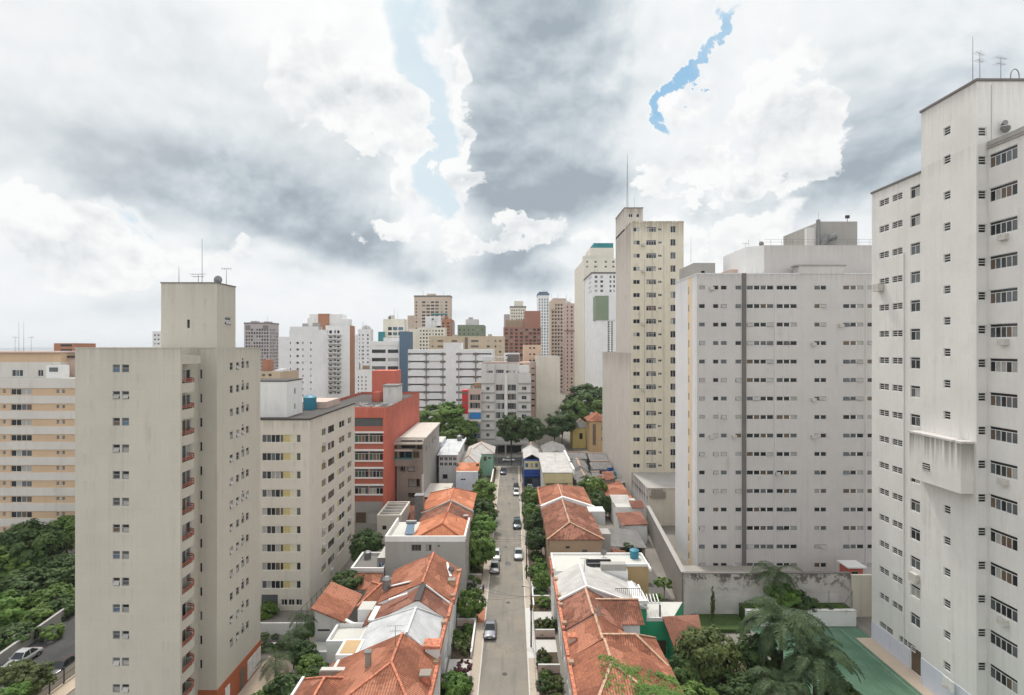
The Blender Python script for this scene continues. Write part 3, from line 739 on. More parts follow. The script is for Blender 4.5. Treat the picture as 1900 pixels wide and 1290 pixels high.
def palm(label, x, y, z_top, flen, nf=16, seed=1, group=None, z0=0, droop=1.0, nl=34, leaf='leaf_p', tr=.16, lean=(0, 0), lw=.035, ll=.30):
    r = random.Random(seed); t = thing('palm_tree', label, 'palm', (x, y, z0), group)
    T = Vector((x + lean[0], y + lean[1], z_top)); mb = MB(); P0 = Vector((x, y, z0 - .1))
    segs = 6
    for k in range(segs):
        a, b_ = k / segs, (k + 1) / segs
        e = lambda q: Vector((x + lean[0] * q * q, y + lean[1] * q * q, z0 - .1 + (z_top - z0 + .1) * q))
        mb.cyl(e(a), e(b_), tr * (1.15 - .4 * a), tr * (1.15 - .4 * b_), 8)
    mb.build('trunk', [M['bark']], t)
    for i in range(nf):
        f = MB(); a = 6.28 * i / nf * 1.0 + r.uniform(-.25, .25); up = r.uniform(.15, 1.15); L = flen * r.uniform(.8, 1.1)
        d = Vector((math.cos(a), math.sin(a), 0)); prev = T.copy(); vel = (d * math.cos(up) + Vector((0, 0, math.sin(up)))); n = 9; pts = [prev]
        for k in range(n):
            vel = (vel + Vector((0, 0, -.17 * droop * (1 + k * .12)))).normalized(); prev = prev + vel * L / n; pts.append(prev)
        for k in range(n): f.cyl(pts[k], pts[k + 1], .035 * flen / 4 * (1 - k / n * .8) + .008, .035 * flen / 4 * (1 - (k + 1) / n * .8) + .006, 4, caps=False)
        for j in range(nl):
            q = .12 + .88 * j / nl; s = q * n; k = min(int(s), n - 1); c = pts[k].lerp(pts[k + 1], s - k); tg = (pts[k + 1] - pts[k]).normalized()
            side = tg.cross(Vector((0, 0, 1))).normalized(); 
            for sg in (-1, 1):
                l = flen * ll * math.sin(math.pi * (.16 + .78 * q)) * r.uniform(.8, 1.15)
                o = (side * sg + tg * .55 + Vector((0, 0, r.uniform(-.1, .35)))).normalized()
                m1 = c + o * l * .55; e2 = c + o * l + Vector((0, 0, -l * .30 * r.uniform(.5, 1.4))); wv = tg * flen * lw * .5
                f.poly([c - wv * .4, c + wv * .4, m1 + wv, m1 - wv]); f.poly([m1 - wv, m1 + wv, e2])
        f.build('frond', [M[leaf]], t)
    return t
# ------------------------------------------------------------------ cars: one body lofted from cross sections, then glass, wheels, lamps
M['tyre'] = plain('tyre_rubber', (.02, .02, .02), .9); M['rim'] = plain('alloy_rim', (.35, .35, .36), .35, .8)
M['cglass'] = glassmat('car_glass', (.02, .025, .028), .05, .2); M['lamp'] = plain('headlight_lens', (.7, .7, .7), .15); M['tail'] = plain('tail_light_lens', (.35, .02, .02), .2)
M['trim'] = plain('black_plastic', (.025, .025, .027), .7); M['plate'] = plain('licence_plate', (.5, .5, .5), .5)
def paint(n, c):
    M[n] = plain(n, c, .32, .25, .05, .5, .8); return n
for n_, c_ in (('paint_grey', (.13, .135, .15)), ('paint_silver', (.42, .43, .45)), ('paint_black', (.018, .018, .02)), ('paint_white', (.72, .72, .72)),
               ('paint_navy', (.018, .03, .08)), ('paint_teal', (.03, .06, .075)), ('paint_ash', (.22, .21, .21))): paint(n_, c_)
CARM = {}
def car_meshes(kind, col):
    if (kind, col) in CARM: return CARM[(kind, col)]
    L, Wd, H = dict(sedan=(4.35, 1.72, 1.46), hatch=(3.85, 1.68, 1.50), suv=(4.5, 1.82, 1.72), pickup=(5.0, 1.85, 1.75))[kind]
    hw = Wd / 2; hb = .92 if kind in ('suv', 'pickup') else .84; gr = .20
    # front is -y
    y = lambda q: -L / 2 + L * q
    if kind == 'sedan': roof = [(.27, 0), (.42, 1), (.66, 1), (.86, 0)]
    elif kind == 'hatch': roof = [(.22, 0), (.40, 1), (.80, .97), (.97, 0)]
    elif kind == 'suv': roof = [(.25, 0), (.39, 1), (.86, .97), (.985, 0)]
    else: roof = [(.27, 0), (.40, 1), (.58, 1), (.64, 0)]
    prof = [(0, .30, .88, .52), (.02, .26, .93, .66), (.08, .22, .97, hb - .16), (.22, gr, 1, hb - .04), (.30, gr, 1, hb), (.60, gr, 1, hb + .03), (.86, gr, 1, hb + .03), (.95, .22, .97, hb - .02), (.985, .26, .94, .72), (1, .32, .90, .56)]
    body = MB(); rings = []
    for q, z0, wq, z1 in prof:
        a = hw * wq; yy = y(q); m_ = (z0 + z1) / 2
        rings.append([(-a * .86, yy, z0), (-a, yy, z0 + .12), (-a, yy, m_ + .05), (-a * .95, yy, z1 - .05), (-a * .80, yy, z1), (0, yy, z1 + .025), (a * .80, yy, z1), (a * .95, yy, z1 - .05), (a, yy, m_ + .05), (a, yy, z0 + .12), (a * .86, yy, z0)])
    V = [p for r_ in rings for p in r_]; n = 11; Fs = []
    for i in range(len(rings) - 1):
        for j in range(n): Fs.append((i * n + j, i * n + (j + 1) % n, (i + 1) * n + (j + 1) % n, (i + 1) * n + j))
    body.mesh_part(V, Fs, 0, True); body.poly([rings[0][k] for k in range(n)], 0); body.poly([rings[-1][k] for k in reversed(range(n))], 0)
    # cabin: roof panel and pillars are paint, the panes are separate
    zc = hb + .02; zr = H; bw, tw = hw * .93, hw * .74
    def ring(q, t, k):  # k=0 belt, 1 roof
        return (bw if k == 0 else tw)
    A = [(-bw, y(roof[0][0]), zc), (bw, y(roof[0][0]), zc), (tw, y(roof[1][0]), zr), (-tw, y(roof[1][0]), zr)]
    Bk = [(bw, y(roof[3][0]), zc), (-bw, y(roof[3][0]), zc), (-tw, y(roof[2][0]), zr * roof[2][1]), (tw, y(roof[2][0]), zr * roof[2][1])]
    body.poly([A[3], A[2], (tw * .96, (y(roof[1][0]) + y(roof[2][0])) / 2, zr + .04), (-tw * .96, (y(roof[1][0]) + y(roof[2][0])) / 2, zr + .04)], 0, smooth=True)
    body.poly([(-tw * .96, (y(roof[1][0]) + y(roof[2][0])) / 2, zr + .04), (tw * .96, (y(roof[1][0]) + y(roof[2][0])) / 2, zr + .04), Bk[3], Bk[2]], 0, smooth=True)
    def frame(q4, f=.12):
        c = sum((Vector(p) for p in q4), Vector()) / 4; inn = [Vector(p).lerp(c, f) for p in q4]
        for k in range(4): body.poly([q4[k], q4[(k + 1) % 4], inn[(k + 1) % 4], inn[k]], 0)
        return inn
    gl = {}
    gl['windscreen'] = frame(A, .10); gl['rear_window'] = frame(Bk, .14)
    sides = []
    for sg in (-1, 1):
        b0, b1 = (sg * bw, y(roof[0][0]), zc), (sg * bw, y(roof[3][0]), zc); t1, t0 = (sg * tw, y(roof[2][0]), zr * roof[2][1]), (sg * tw, y(roof[1][0]), zr)
        ym = (y(roof[1][0]) + y(roof[2][0])) / 2 + .1; bm, tm = (sg * bw, ym, zc), (sg * tw, ym, zr + .02)
        qs = [[b0, bm, tm, t0], [bm, b1, t1, tm]]
        for q4 in qs:
            q4 = q4 if sg > 0 else list(reversed(q4)); sides.append(frame(q4, .11))
    if kind == 'pickup': body.box(-hw * .86, hw * .86, y(.66), y(.965), hb - .45, hb + .035, 1)
    # sills, bumpers, mirrors
    body.box(-hw * .96, hw * .96, y(.03), y(.97), gr - .04, gr + .08, 1)
    for sg in (-1, 1): body.box(sg * (hw + .07) - .08, sg * (hw + .07) + .08, y(.29), y(.29) + .12, zc + .02, zc + .16, 0)
    wheels = []; wb0, wb1 = y(.19), y(.80); wr = .31 if kind in ('sedan', 'hatch') else .35
    ty = MB(); ty.cyl((-.1, 0, 0), (.1, 0, 0), wr, n=16); rm = MB(); rm.cyl((-.11, 0, 0), (.11, 0, 0), wr * .62, n=12)
    hl = MB(); hl.box(-.17, .17, -.05, .07, -.07, .07)
    res = dict(body=body.mesh('body', [M[col], M['trim']]), tyre=ty.mesh('wheel', [M['tyre']]), rim=rm.mesh('rim', [M['rim']]), lamp=hl.mesh('headlight', [M['lamp']]), tail=hl.mesh('tail_light', [M['tail']]))
    for k, q in gl.items():
        g = MB(); g.poly(q); res[k] = g.mesh(k, [M['cglass']])
    g = MB()
    for q in sides: g.poly(q)
    res['side'] = [(lambda q: (lambda mm: (mm.poly(q), mm.mesh('side_window', [M['cglass']]))[1])(MB()))(q) for q in sides]
    pl = MB(); pl.box(-.2, .2, -.012, .012, -.06, .06); res['plate'] = pl.mesh('licence_plate', [M['plate']])
    res['dims'] = (L, Wd, H, hb, hw, wb0, wb1, wr); CARM[(kind, col)] = res; return res
def car(label, kind, col, x, yc, z=0., rz=0., group=None, cat='car'):
    r = car_meshes(kind, col); L, Wd, H, hb, hw, w0, w1, wr = r['dims']
    t = thing('parked_car' if cat == 'car' else cat.replace(' ', '_'), label, cat, (x, yc, z), group, rz)
    inst('body', r['body'], t); inst('windscreen', r['windscreen'], t); inst('rear_window', r['rear_window'], t)
    for sm in r['side']: inst('side_window', sm, t)
    for yy in (w0, w1):
        for sg in (-1, 1):
            w = inst('wheel', r['tyre'], t, (sg * (hw - .06), yy, wr)); inst('rim', r['rim'], w)
    for sg in (-1, 1):
        inst('headlight', r['lamp'], t, (sg * hw * .68, -L / 2 + .05, hb - .24)); inst('tail_light', r['tail'], t, (sg * hw * .70, L / 2 - .06, hb - .18))
    inst('licence_plate', r['plate'], t, (0, -L / 2 - .005, .42))
    return t
# ------------------------------------------------------------------ ground, streets
def sheetobj(name, x0, x1, y0, y1, z, m, label, thick=0.0):
    mb = MB()
    if thick: mb.box(x0, x1, y0, y1, z - thick, z)
    else: mb.poly([(x0, y0, z), (x1, y0, z), (x1, y1, z), (x0, y1, z)])
    o = mb.build(name, [M[m]]); o['kind'] = 'structure'; o['label'] = label; return o
def asphalt(name, col, patch, oil=.35, sc=.35, crack=False):
    m, b, p = pmat(name); co = b.new('ShaderNodeTexCoord').outputs['Object']
    n = b.noise(co, sc, 6, .65).outputs[0]; n2 = b.noise(b.mapv(co, (1.2, .12, 1)), 1, 4, .6).outputs[0]; n3 = b.noise(co, 6, 4, .7).outputs[0]
    v = b.new('ShaderNodeTexVoronoi', feature='DISTANCE_TO_EDGE'); b.put(v.inputs['Vector'], b.mapv(b.mix(.35, co, b.noise(co, .5, 3).outputs['Color']), (.10, .09, 1))); v.inputs['Scale'].default_value = 1
    c = b.mix(b.smooth(n, .36, .66), col, patch)
    c = b.mix(b.smooth(n2, .48, .72, 0, oil), c, tuple(a * .6 for a in col))
    c = b.mix(b.smooth(n3, .35, .7, 0, .25), c, tuple(a * .6 for a in col))
    if crack: c = b.mix(b.smooth(v.outputs[0], .0, .012, .3, 0), c, tuple(a * .5 for a in col))
    b.put(p.inputs['Base Color'], c); p.inputs['Roughness'].default_value = .9; p.inputs['Specular IOR Level'].default_value = .2
    return m
M['street'] = asphalt('cobbled_street', (.205, .19, .165), (.255, .225, .185), .45, .22, True)
M['asphalt'] = asphalt('dark_asphalt', (.055, .055, .057), (.075, .072, .070), .3)
M['ground'] = asphalt('city_ground', (.20, .185, .165), (.26, .235, .205), .3, .12)
M['pavement'] = wall('pavement_slabs', (.42, .36, .29), stain=.6, streak=.1, lines=(1.0, .05, .35))
M['pavewhite'] = wall('pale_pavement', (.55, .53, .50), stain=.5, streak=.1)
M['paverpink'] = wall('pinkish_pavers', (.50, .41, .32), stain=.3, streak=.1, lines=(.8, .04, .25))
M['soil'] = plain('garden_soil', (.075, .055, .035), .95, var=.4)
M['yard'] = wall('yard_concrete', (.33, .31, .28), stain=.7, streak=.2)
M['yarddark'] = wall('dark_yard', (.13, .12, .115), stain=.5, streak=.2)
M['terracottafloor'] = wall('terracotta_floor', (.42, .17, .10), stain=.4, streak=.1)
sheetobj('ground', -9000, 9000, -300, 20000, 0, 'ground', 'city ground between the buildings')
sheetobj('road', -4.0, 2.1, 20, 182, .006, 'street', 'narrow grey brown street running straight away')
sheetobj('road', -300, 300, 182.006, 196, .006, 'asphalt', 'cross street at the far end of the narrow street')
sheetobj('road', -66, -53.6, 20, 181.9, .010, 'asphalt', 'dark asphalt side street beside the beige tower')
sheetobj('pavement', -5.15, -4.0, 20, 181, .13, 'pavement', 'left pavement of the street', .2)
sheetobj('pavement', 2.1, 3.15, 20, 69.2, .13, 'pavement', 'right pavement of the street', .2)
sheetobj('pavement', 2.1, 3.2, 69.2, 82.5, .14, 'pavewhite', 'pale stretch of the right pavement', .2)
sheetobj('pavement', 2.1, 3.1, 82.5, 181, .13, 'pavement', 'right pavement beyond the lamp post', .2)
sheetobj('kerb', -4.0, -3.86, 20, 181, .10, 'pavewhite', 'left kerb', .2)
sheetobj('kerb', 1.96, 2.1, 20, 181, .10, 'pavewhite', 'right kerb', .2)
sheetobj('pavement', -53.6, -51.2, 20, 181, .13, 'paverpink', 'pavement beside the beige tower', .2)
sheetobj('pavement', -31.6, -20.5, 50, 70.2, .03, 'paverpink', 'paved forecourt beside the beige tower', .1)
sheetobj('planting_bed', -7.9, -5.2, 45, 180, .06, 'soil', 'front garden strip on the left of the street', .1)
sheetobj('planting_bed', 3.15, 5.9, 45, 180, .06, 'soil', 'front garden strip on the right of the street', .1)
for a, b_ in ((64.0, 69.0), (82.0, 84.2), (101.5, 104)):
    sheetobj('path', -8.0, -5.16, a, b_, .10, 'pavewhite', 'paved entrance path through the left front gardens', .1)
for a, b_ in ((70.6, 73.6), (79.0, 81.4), (88.5, 92)):
    sheetobj('path', 3.16, 5.95, a, b_, .10, 'pavewhite', 'paved entrance path through the right front gardens', .1)
sheetobj('patio', -5.1, -4.05, 78.0, 82.5, .15, 'terracottafloor', 'patch of red earth and tile by the left kerb', .04)
r = random.Random(31)
M['tar'] = asphalt('tar_patch', (.13, .125, .12), (.16, .15, .14), .2, .8); M['mortar'] = asphalt('mortar_patch', (.24, .22, .19), (.21, .195, .17), .2, .8); M['iron'] = plain('cast_iron', (.07, .065, .06), .7, .4)
for k in range(15):
    y = 58 + k * 8.2 + r.uniform(-2, 2); x = r.uniform(-3.2, 1.2); w_, l_ = r.uniform(.4, 1.5), r.uniform(.6, 3.4); n = 9; mb = MB()
    mb.poly([(x + w_ * (.8 + .4 * r.random()) * math.cos(6.283 * q / n) * .6, y + l_ * (.8 + .4 * r.random()) * math.sin(6.283 * q / n) * .6, .0105 + .0006 * k) for q in range(n)])
    o = mb.build('road_patch', [M[r.choice(('tar', 'mortar', 'mortar'))]]); o['kind'] = 'structure'; o['label'] = 'worn repair patch on the street'
for k, (x, y) in enumerate(((-.9, 66), (-.6, 84.5), (-1.2, 108), (-.7, 138))):
    mb = MB(); mb.cyl((x, y, .0), (x, y, .022), .33, n=18); o = mb.build('manhole_cover', [M['iron']]); o['kind'] = 'structure'; o['label'] = 'round manhole cover in the street'
# ------------------------------------------------------------------ beige slab tower on the left
def beige_tower():
    b = B('apartment_tower', 'tall beige apartment tower at the left with curved balconies and a brick red base', 'building', -42.4, -31.7, 52.3, 67.9)
    FH = 2.6
    dA = 52.3
    rows = [(Z(684 + 49.45 * k, dA) - .38, .78) for k in range(15)]; rows = [q for q in rows if q[0] > .5]
    fw = grid([(X(209, dA) + 42.4, .70), (X(226, dA) + 42.4, .70)], rows, 'hopper', 1, 'std', 1)
    # thin front slab
    b.face('F', (-42.4, 52.3, 0), 10.2, 40, fw, 'beige'); b.face('R', (-32.2, 52.3, 0), .3, 40, (), 'beige')
    b.face('B', (-32.2, 52.6, 0), 1.5, 40, (), 'beige')
    b.face('L', (-42.4, 67.9, 0), 15.6, 40, [], 'beige')
    # balcony recess wall, with glazed doors
    dz = [Z(728, 54) + .12 - FH * k for k in range(14)]; dz = [z for z in dz if z > .3]
    doors = [(2.5, z, 1.5, 2.1, 'slide', 2, 'cur') for z in dz]
    b.face('R', (-33.7, 52.6, 0), 5.3, 40, doors, 'beige')
    # narrow front-facing return, slit windows next to the balconies
    sl = [(.12, z + 1.0, .30, 1.0, 'slide', 1, 'dark') for z in dz]
    b.face('F', (-33.7, 57.9, 3.2), 2.0, 36.8, [(u, v - 3.2, w, h, k, n, g) for u, v, w, h, k, n, g in sl if v > 3.6], 'beige')
    # street side of the rear body
    rw = []
    for k in range(13):
        zc = 37.87 - FH * k - 3.2
        for yy, h, dzv in ((60.55, .85, 0), (61.95, .85, 0), (63.15, .85, .1), (64.25, .85, .1)):
            rw.append((yy - 57.9, zc - .42 + dzv, .70, h, 'hopper', 1, 'std', 1))
        rw.append((63.3 - 57.9, zc + .62, .32, .28, 'plain', 1, 'dark'))
    b.face('R', (-31.7, 57.9, 3.2), 10.0, 36.8, rw, 'beige')
    b.face('B', (-31.7, 67.9, 0), 10.7, 40, (), 'beige')
    mi = b.mi('rooflight')
    b.w.poly([(-42.4, 52.3, 39.9), (-32.2, 52.3, 39.9), (-32.2, 52.6, 39.9), (-33.7, 52.6, 39.9), (-33.7, 57.9, 39.9), (-31.7, 57.9, 39.9), (-31.7, 67.9, 39.9), (-42.4, 67.9, 39.9)], mi)
    # roof box (lift room)
    b.box(-37.7, -31.703, 57.903, 61.8, 39.9, 46.9, 'beige', fw=[(X(347, 57.9) + 37.7, 2.2, .30, .9, 'plain', 1, 'dark')], rw=[(1.6, 2.65, 1.35, .85, 'hopper', 1, 'cur')])
    b.done()
    # brick base
    mb = MB(); b2 = B.__new__(B)
    base = MB(); base.box(-33.72, -31.62, 57.82, 67.95, 0, 3.2)
    bo = b.part('brick_base', base, 'brick')
    for n_, y0, y1, z0, z1, m in (('garage_panel', 64.4, 65.5, .25, 2.5, 'frame'), ('garage_panel', 65.6, 66.6, .25, 2.5, 'frame'), ('garage_panel', 66.7, 67.7, .25, 2.5, 'frame'), ('door', 62.6, 63.6, .1, 2.5, 'framebr'), ('door', 59.4, 60.3, .1, 2.4, 'frame')):
        b.bx(n_, -31.62, -31.55, y0, y1, z0, z1, m)
    # balconies: half-round slab + parapet, red rail above
    def plan(off=0.):
        P = [(-33.7, 52.62), (-32.38 + off, 52.62)]
        for k in range(9):
            t = k / 8 * math.pi / 2
            P.append((-33.7 + (1.32 + off) * math.cos(t) ** .7, 54.2 + (1.75 + off) * math.sin(t)))
        return P
    pts = plan()
    slab = MB()
    for i in range(1, len(pts) - 1):
        (x0, y0), (x1, y1) = pts[i], pts[i + 1]
        slab.poly([(x0, y0, 0), (x1, y1, 0), (x1, y1, .95), (x0, y0, .95)], 0, smooth=False)
        q0 = (x0 - .08 * (x0 + 33.7), y0 - .03 * (y0 - 53)); q1 = (x1 - .08 * (x1 + 33.7), y1 - .03 * (y1 - 53))
        slab.poly([(x0, y0, .95), (x1, y1, .95), (q1[0], q1[1], .95), (q0[0], q0[1], .95)], 0); slab.poly([(q1[0], q1[1], .1), (q0[0], q0[1], .1), (q0[0], q0[1], .95), (q1[0], q1[1], .95)], 0)
    slab.poly([(x, y, 0) for x, y in reversed(pts)], 0); slab.poly([(x, y, .12) for x, y in pts], 0)
    slab.poly([(pts[0][0], 52.62, 0), (pts[1][0], 52.62, 0), (pts[1][0], 52.62, .95), (pts[0][0], 52.62, .95)], 0)
    slab.v = [(x + 33.7, y - 52.62, z) for x, y, z in slab.v]; sm = slab.mesh('balcony', [M['beige']])
    rl = MB()
    for i in range(1, len(pts) - 1):
        (x0, y0), (x1, y1) = pts[i], pts[i + 1]
        for zz in (1.14, 1.34): rl.bar((x0 - .04, y0, zz), (x1 - .04, y1, zz), .07, .08)
        if i % 2: rl.bar((x0 - .04, y0, .95), (x0 - .04, y0, 1.36), .05, .05)
    rl.v = [(x + 33.7, y - 52.62, z) for x, y, z in rl.v]; rm = rl.mesh('railing', [M['rail']])
    o0 = worldloc(b.root)
    r = random.Random(4)
    for z in dz:
        ba = inst('balcony', sm, b.root, (-33.7 - o0.x, 52.62 - o0.y, z - .12 - o0.z)); inst('railing', rm, ba)
        if r.random() < .6:
            pt = inst('pot_plant', crown_me('c', 3, 'leaf_a', 'bush'), ba, (.75 + .3 * r.random(), .9 + 1.3 * r.random(), .75), r.random() * 6, (.32, .32, .4))
    top = MB(); top.box(-33.7, -32.34, 52.61, 56.0, 38.35, 39.2); b.part('balcony_canopy', top, 'beige')
    cop = MB(); cop.box(-42.46, -32.14, 52.24, 52.45, 39.9, 40.02); cop.box(-33.6, -31.64, 57.84, 57.9, 39.92, 40.02); cop.box(-31.82, -31.64, 61.81, 67.96, 39.9, 40.02); b.part('roof_edge', cop, 'beige')
    cop = MB(); cop.box(-37.76, -31.64, 57.84, 61.86, 46.9, 47.02); b.part('roof_cap', cop, 'roofflat')
    return b
beige_tower()
def antenna(label, x, y, z, h, kind='mast', rz=0, name='antenna', group=None):
    t = thing(name, label, 'antenna', (x, y, z), group, 0); mb = MB()
    mb.cyl((x, y, z), (x, y, z + h), .04, .02, 6)
    c, s_ = math.cos(rz), math.sin(rz)
    if kind == 'yagi':
        for zz, L in ((h * .96, 1.6), (h * .72, 1.2)):
            a = (x - c * L / 2, y - s_ * L / 2, z + zz); e = (x + c * L / 2, y + s_ * L / 2, z + zz + .05); mb.cyl(a, e, .02, n=5)
            for k in range(6):
                q = k / 5; px_, py_ = a[0] + (e[0] - a[0]) * q, a[1] + (e[1] - a[1]) * q; l = .42 - .2 * q
                mb.cyl((px_ + s_ * l, py_ - c * l, z + zz), (px_ - s_ * l, py_ + c * l, z + zz), .012, n=4)
    elif kind == 'tee':
        mb.cyl((x - .55, y, z + h * .97), (x + .55, y, z + h * .97), .025, n=5)
        for k in (-1, -.4, .4, 1): mb.cyl((x + .5 * k, y, z + h * .97 - .16), (x + .5 * k, y, z + h * .97 + .16), .015, n=4)
    elif kind == 'lattice':
        for k in range(int(h / .8)):
            zz = z + .8 * k; w = .28 * (1 - k * .8 / h) + .05
            mb.cyl((x - w, y, zz), (x + w, y, zz + .8), .018, n=4); mb.cyl((x + w, y, zz), (x - w, y, zz + .8), .018, n=4)
        mb.cyl((x - .3, y, z), (x, y, z + h * .9), .03, .015, 5); mb.cyl((x + .3, y, z), (x, y, z + h * .9), .03, .015, 5)
    elif kind == 'dish':
        V = []; n = 12
        for j in range(4):
            rr = .48 * j / 3; V += [(x + rr * math.cos(6.283 * k / n), y - .1 + .25 * (rr / .48) ** 2 * 0 - (.48 - rr) * .25 * 0 + (rr * .3), z + h + .2 + rr * math.sin(6.283 * k / n)) for k in range(n)]
        mb.mesh_part(V, [(j * n + k, j * n + (k + 1) % n, (j + 1) * n + (k + 1) % n, (j + 1) * n + k) for j in range(3) for k in range(n)], 0, True)
    mb.build('mast', [M['metal']], t); return t
antenna('tallest thin mast on the roof box of the beige tower', X(375, 59.5), 59.5, 47.0, 5.0, 'mast')
antenna('short antenna at the left end of the beige tower roof box', X(332, 59), 59, 47.0, 1.8, 'mast')
antenna('T shaped antenna at the right end of the beige tower roof box', X(420, 60.5), 60.5, 47.0, 1.9, 'tee')
antenna('small yagi antenna beside the tallest mast on the beige tower', X(368, 59.3), 59.3, 47.0, 1.1, 'yagi', 0)
antenna('satellite dish on the roof box of the beige tower', X(404, 58.6), 58.6, 47.0, .15, 'dish', name='satellite_dish')
# ------------------------------------------------------------------ cream block with yellow shutters
def cream_block():
    b = B('apartment_block', 'cream apartment block with yellow shuttered windows behind the beige tower', 'building', -49, -30.8, 82, 105.5)
    zr = [26.14 - .6 - 2.78 * k for k in range(9)]
    fw = []; r = random.Random(2)
    for z in zr:
        fw += [(49 + X(486, 82), z, 2.75, 1.2, 'slide', 4, r.choice(('std', 'brown', 'cur', 'dark'))), (49 + X(519.5, 82), z, 3.15, 1.2, 'yellow')]
        fw += [(49 - 47.5, z, 2.75, 1.2, 'slide', 4, 'std'), (49 - 44, z, 3.1, 1.2, 'yellow')]
    for x in (521.5, 535, 549): fw.append((49 + X(x, 82), .75, .95, .95, 'slide', 2, 'dark'))
    fw.append((49 + X(485, 82), .1, 2.5, 2.3, 'plain', 1, 'brown'))
    rw = []
    for z in zr:
        rw += [(5.0, z, 2.4, 1.2, 'yellow2', 1, 'brown'), (8.3, z, 3.1, 1.2, 'slide', 3, 'brown', 6), (13.0, z, 4.3, 1.2, 'yellow2', 1, 'brown'), (18.6, z, 2.8, 1.2, 'yellow2', 1, 'brown')]
    b.box(-49, -30.8, 82, 105.5, 0, 29, 'cream', fw, rw, top='roofdark'); 
    b.box(-47, -35.5, 85, 91.3, 28.95, 34.6, 'white', rw=[(2.8, .9, .75, 1.0, 'slide', 2, 'dark'), (2.8, 3.4, .75, 1.0, 'slide', 2, 'dark')], top='roofflat')
    b.done()
    e = MB(); e.box(-49.06, -30.72, 81.92, 82.1, 28.95, 29.22); e.box(-30.95, -30.72, 82.12, 105.5, 28.95, 29.22); b.part('roof_edge', e, 'roofdark')
    e = MB(); e.box(-47.06, -35.44, 84.94, 91.36, 34.6, 34.78); b.part('penthouse_roof', e, 'roofdark')
    w2 = MB(); w2.box(-41, -33.5, 97, 104.8, 29.02, 30.2); b.part('roof_parapet_block', w2, 'pinkwall')
    acs = MB(); r = random.Random(7)
    for k in range(7):
        z = 26.1 - 2.78 * r.randrange(9) - 1.45; y = 82 + r.choice((5.6, 9.4, 14, 19.4)); acs.box(-30.795, -30.35, y, y + .8, z - .6, z - .05)
    b.part('ac_unit', acs, 'ac')
    return b
cream_block()
def tank(label, x, y, z, r_, h, m='bluetank', group=None):
    t = thing('water_tank', label, 'water tank', (x, y, z), group); mb = MB()
    mb.cyl((x, y, z), (x, y, z + h * .85), r_ * .92, r_, 14); mb.cyl((x, y, z + h * .85), (x, y, z + h), r_ * 1.05, r_ * .5, 14); mb.build('tank_shell', [M[m]], t); return t
tank('blue fibreglass water tank on the roof of the cream block', -36.0, 96, 29.01, 1.15, 2.5)
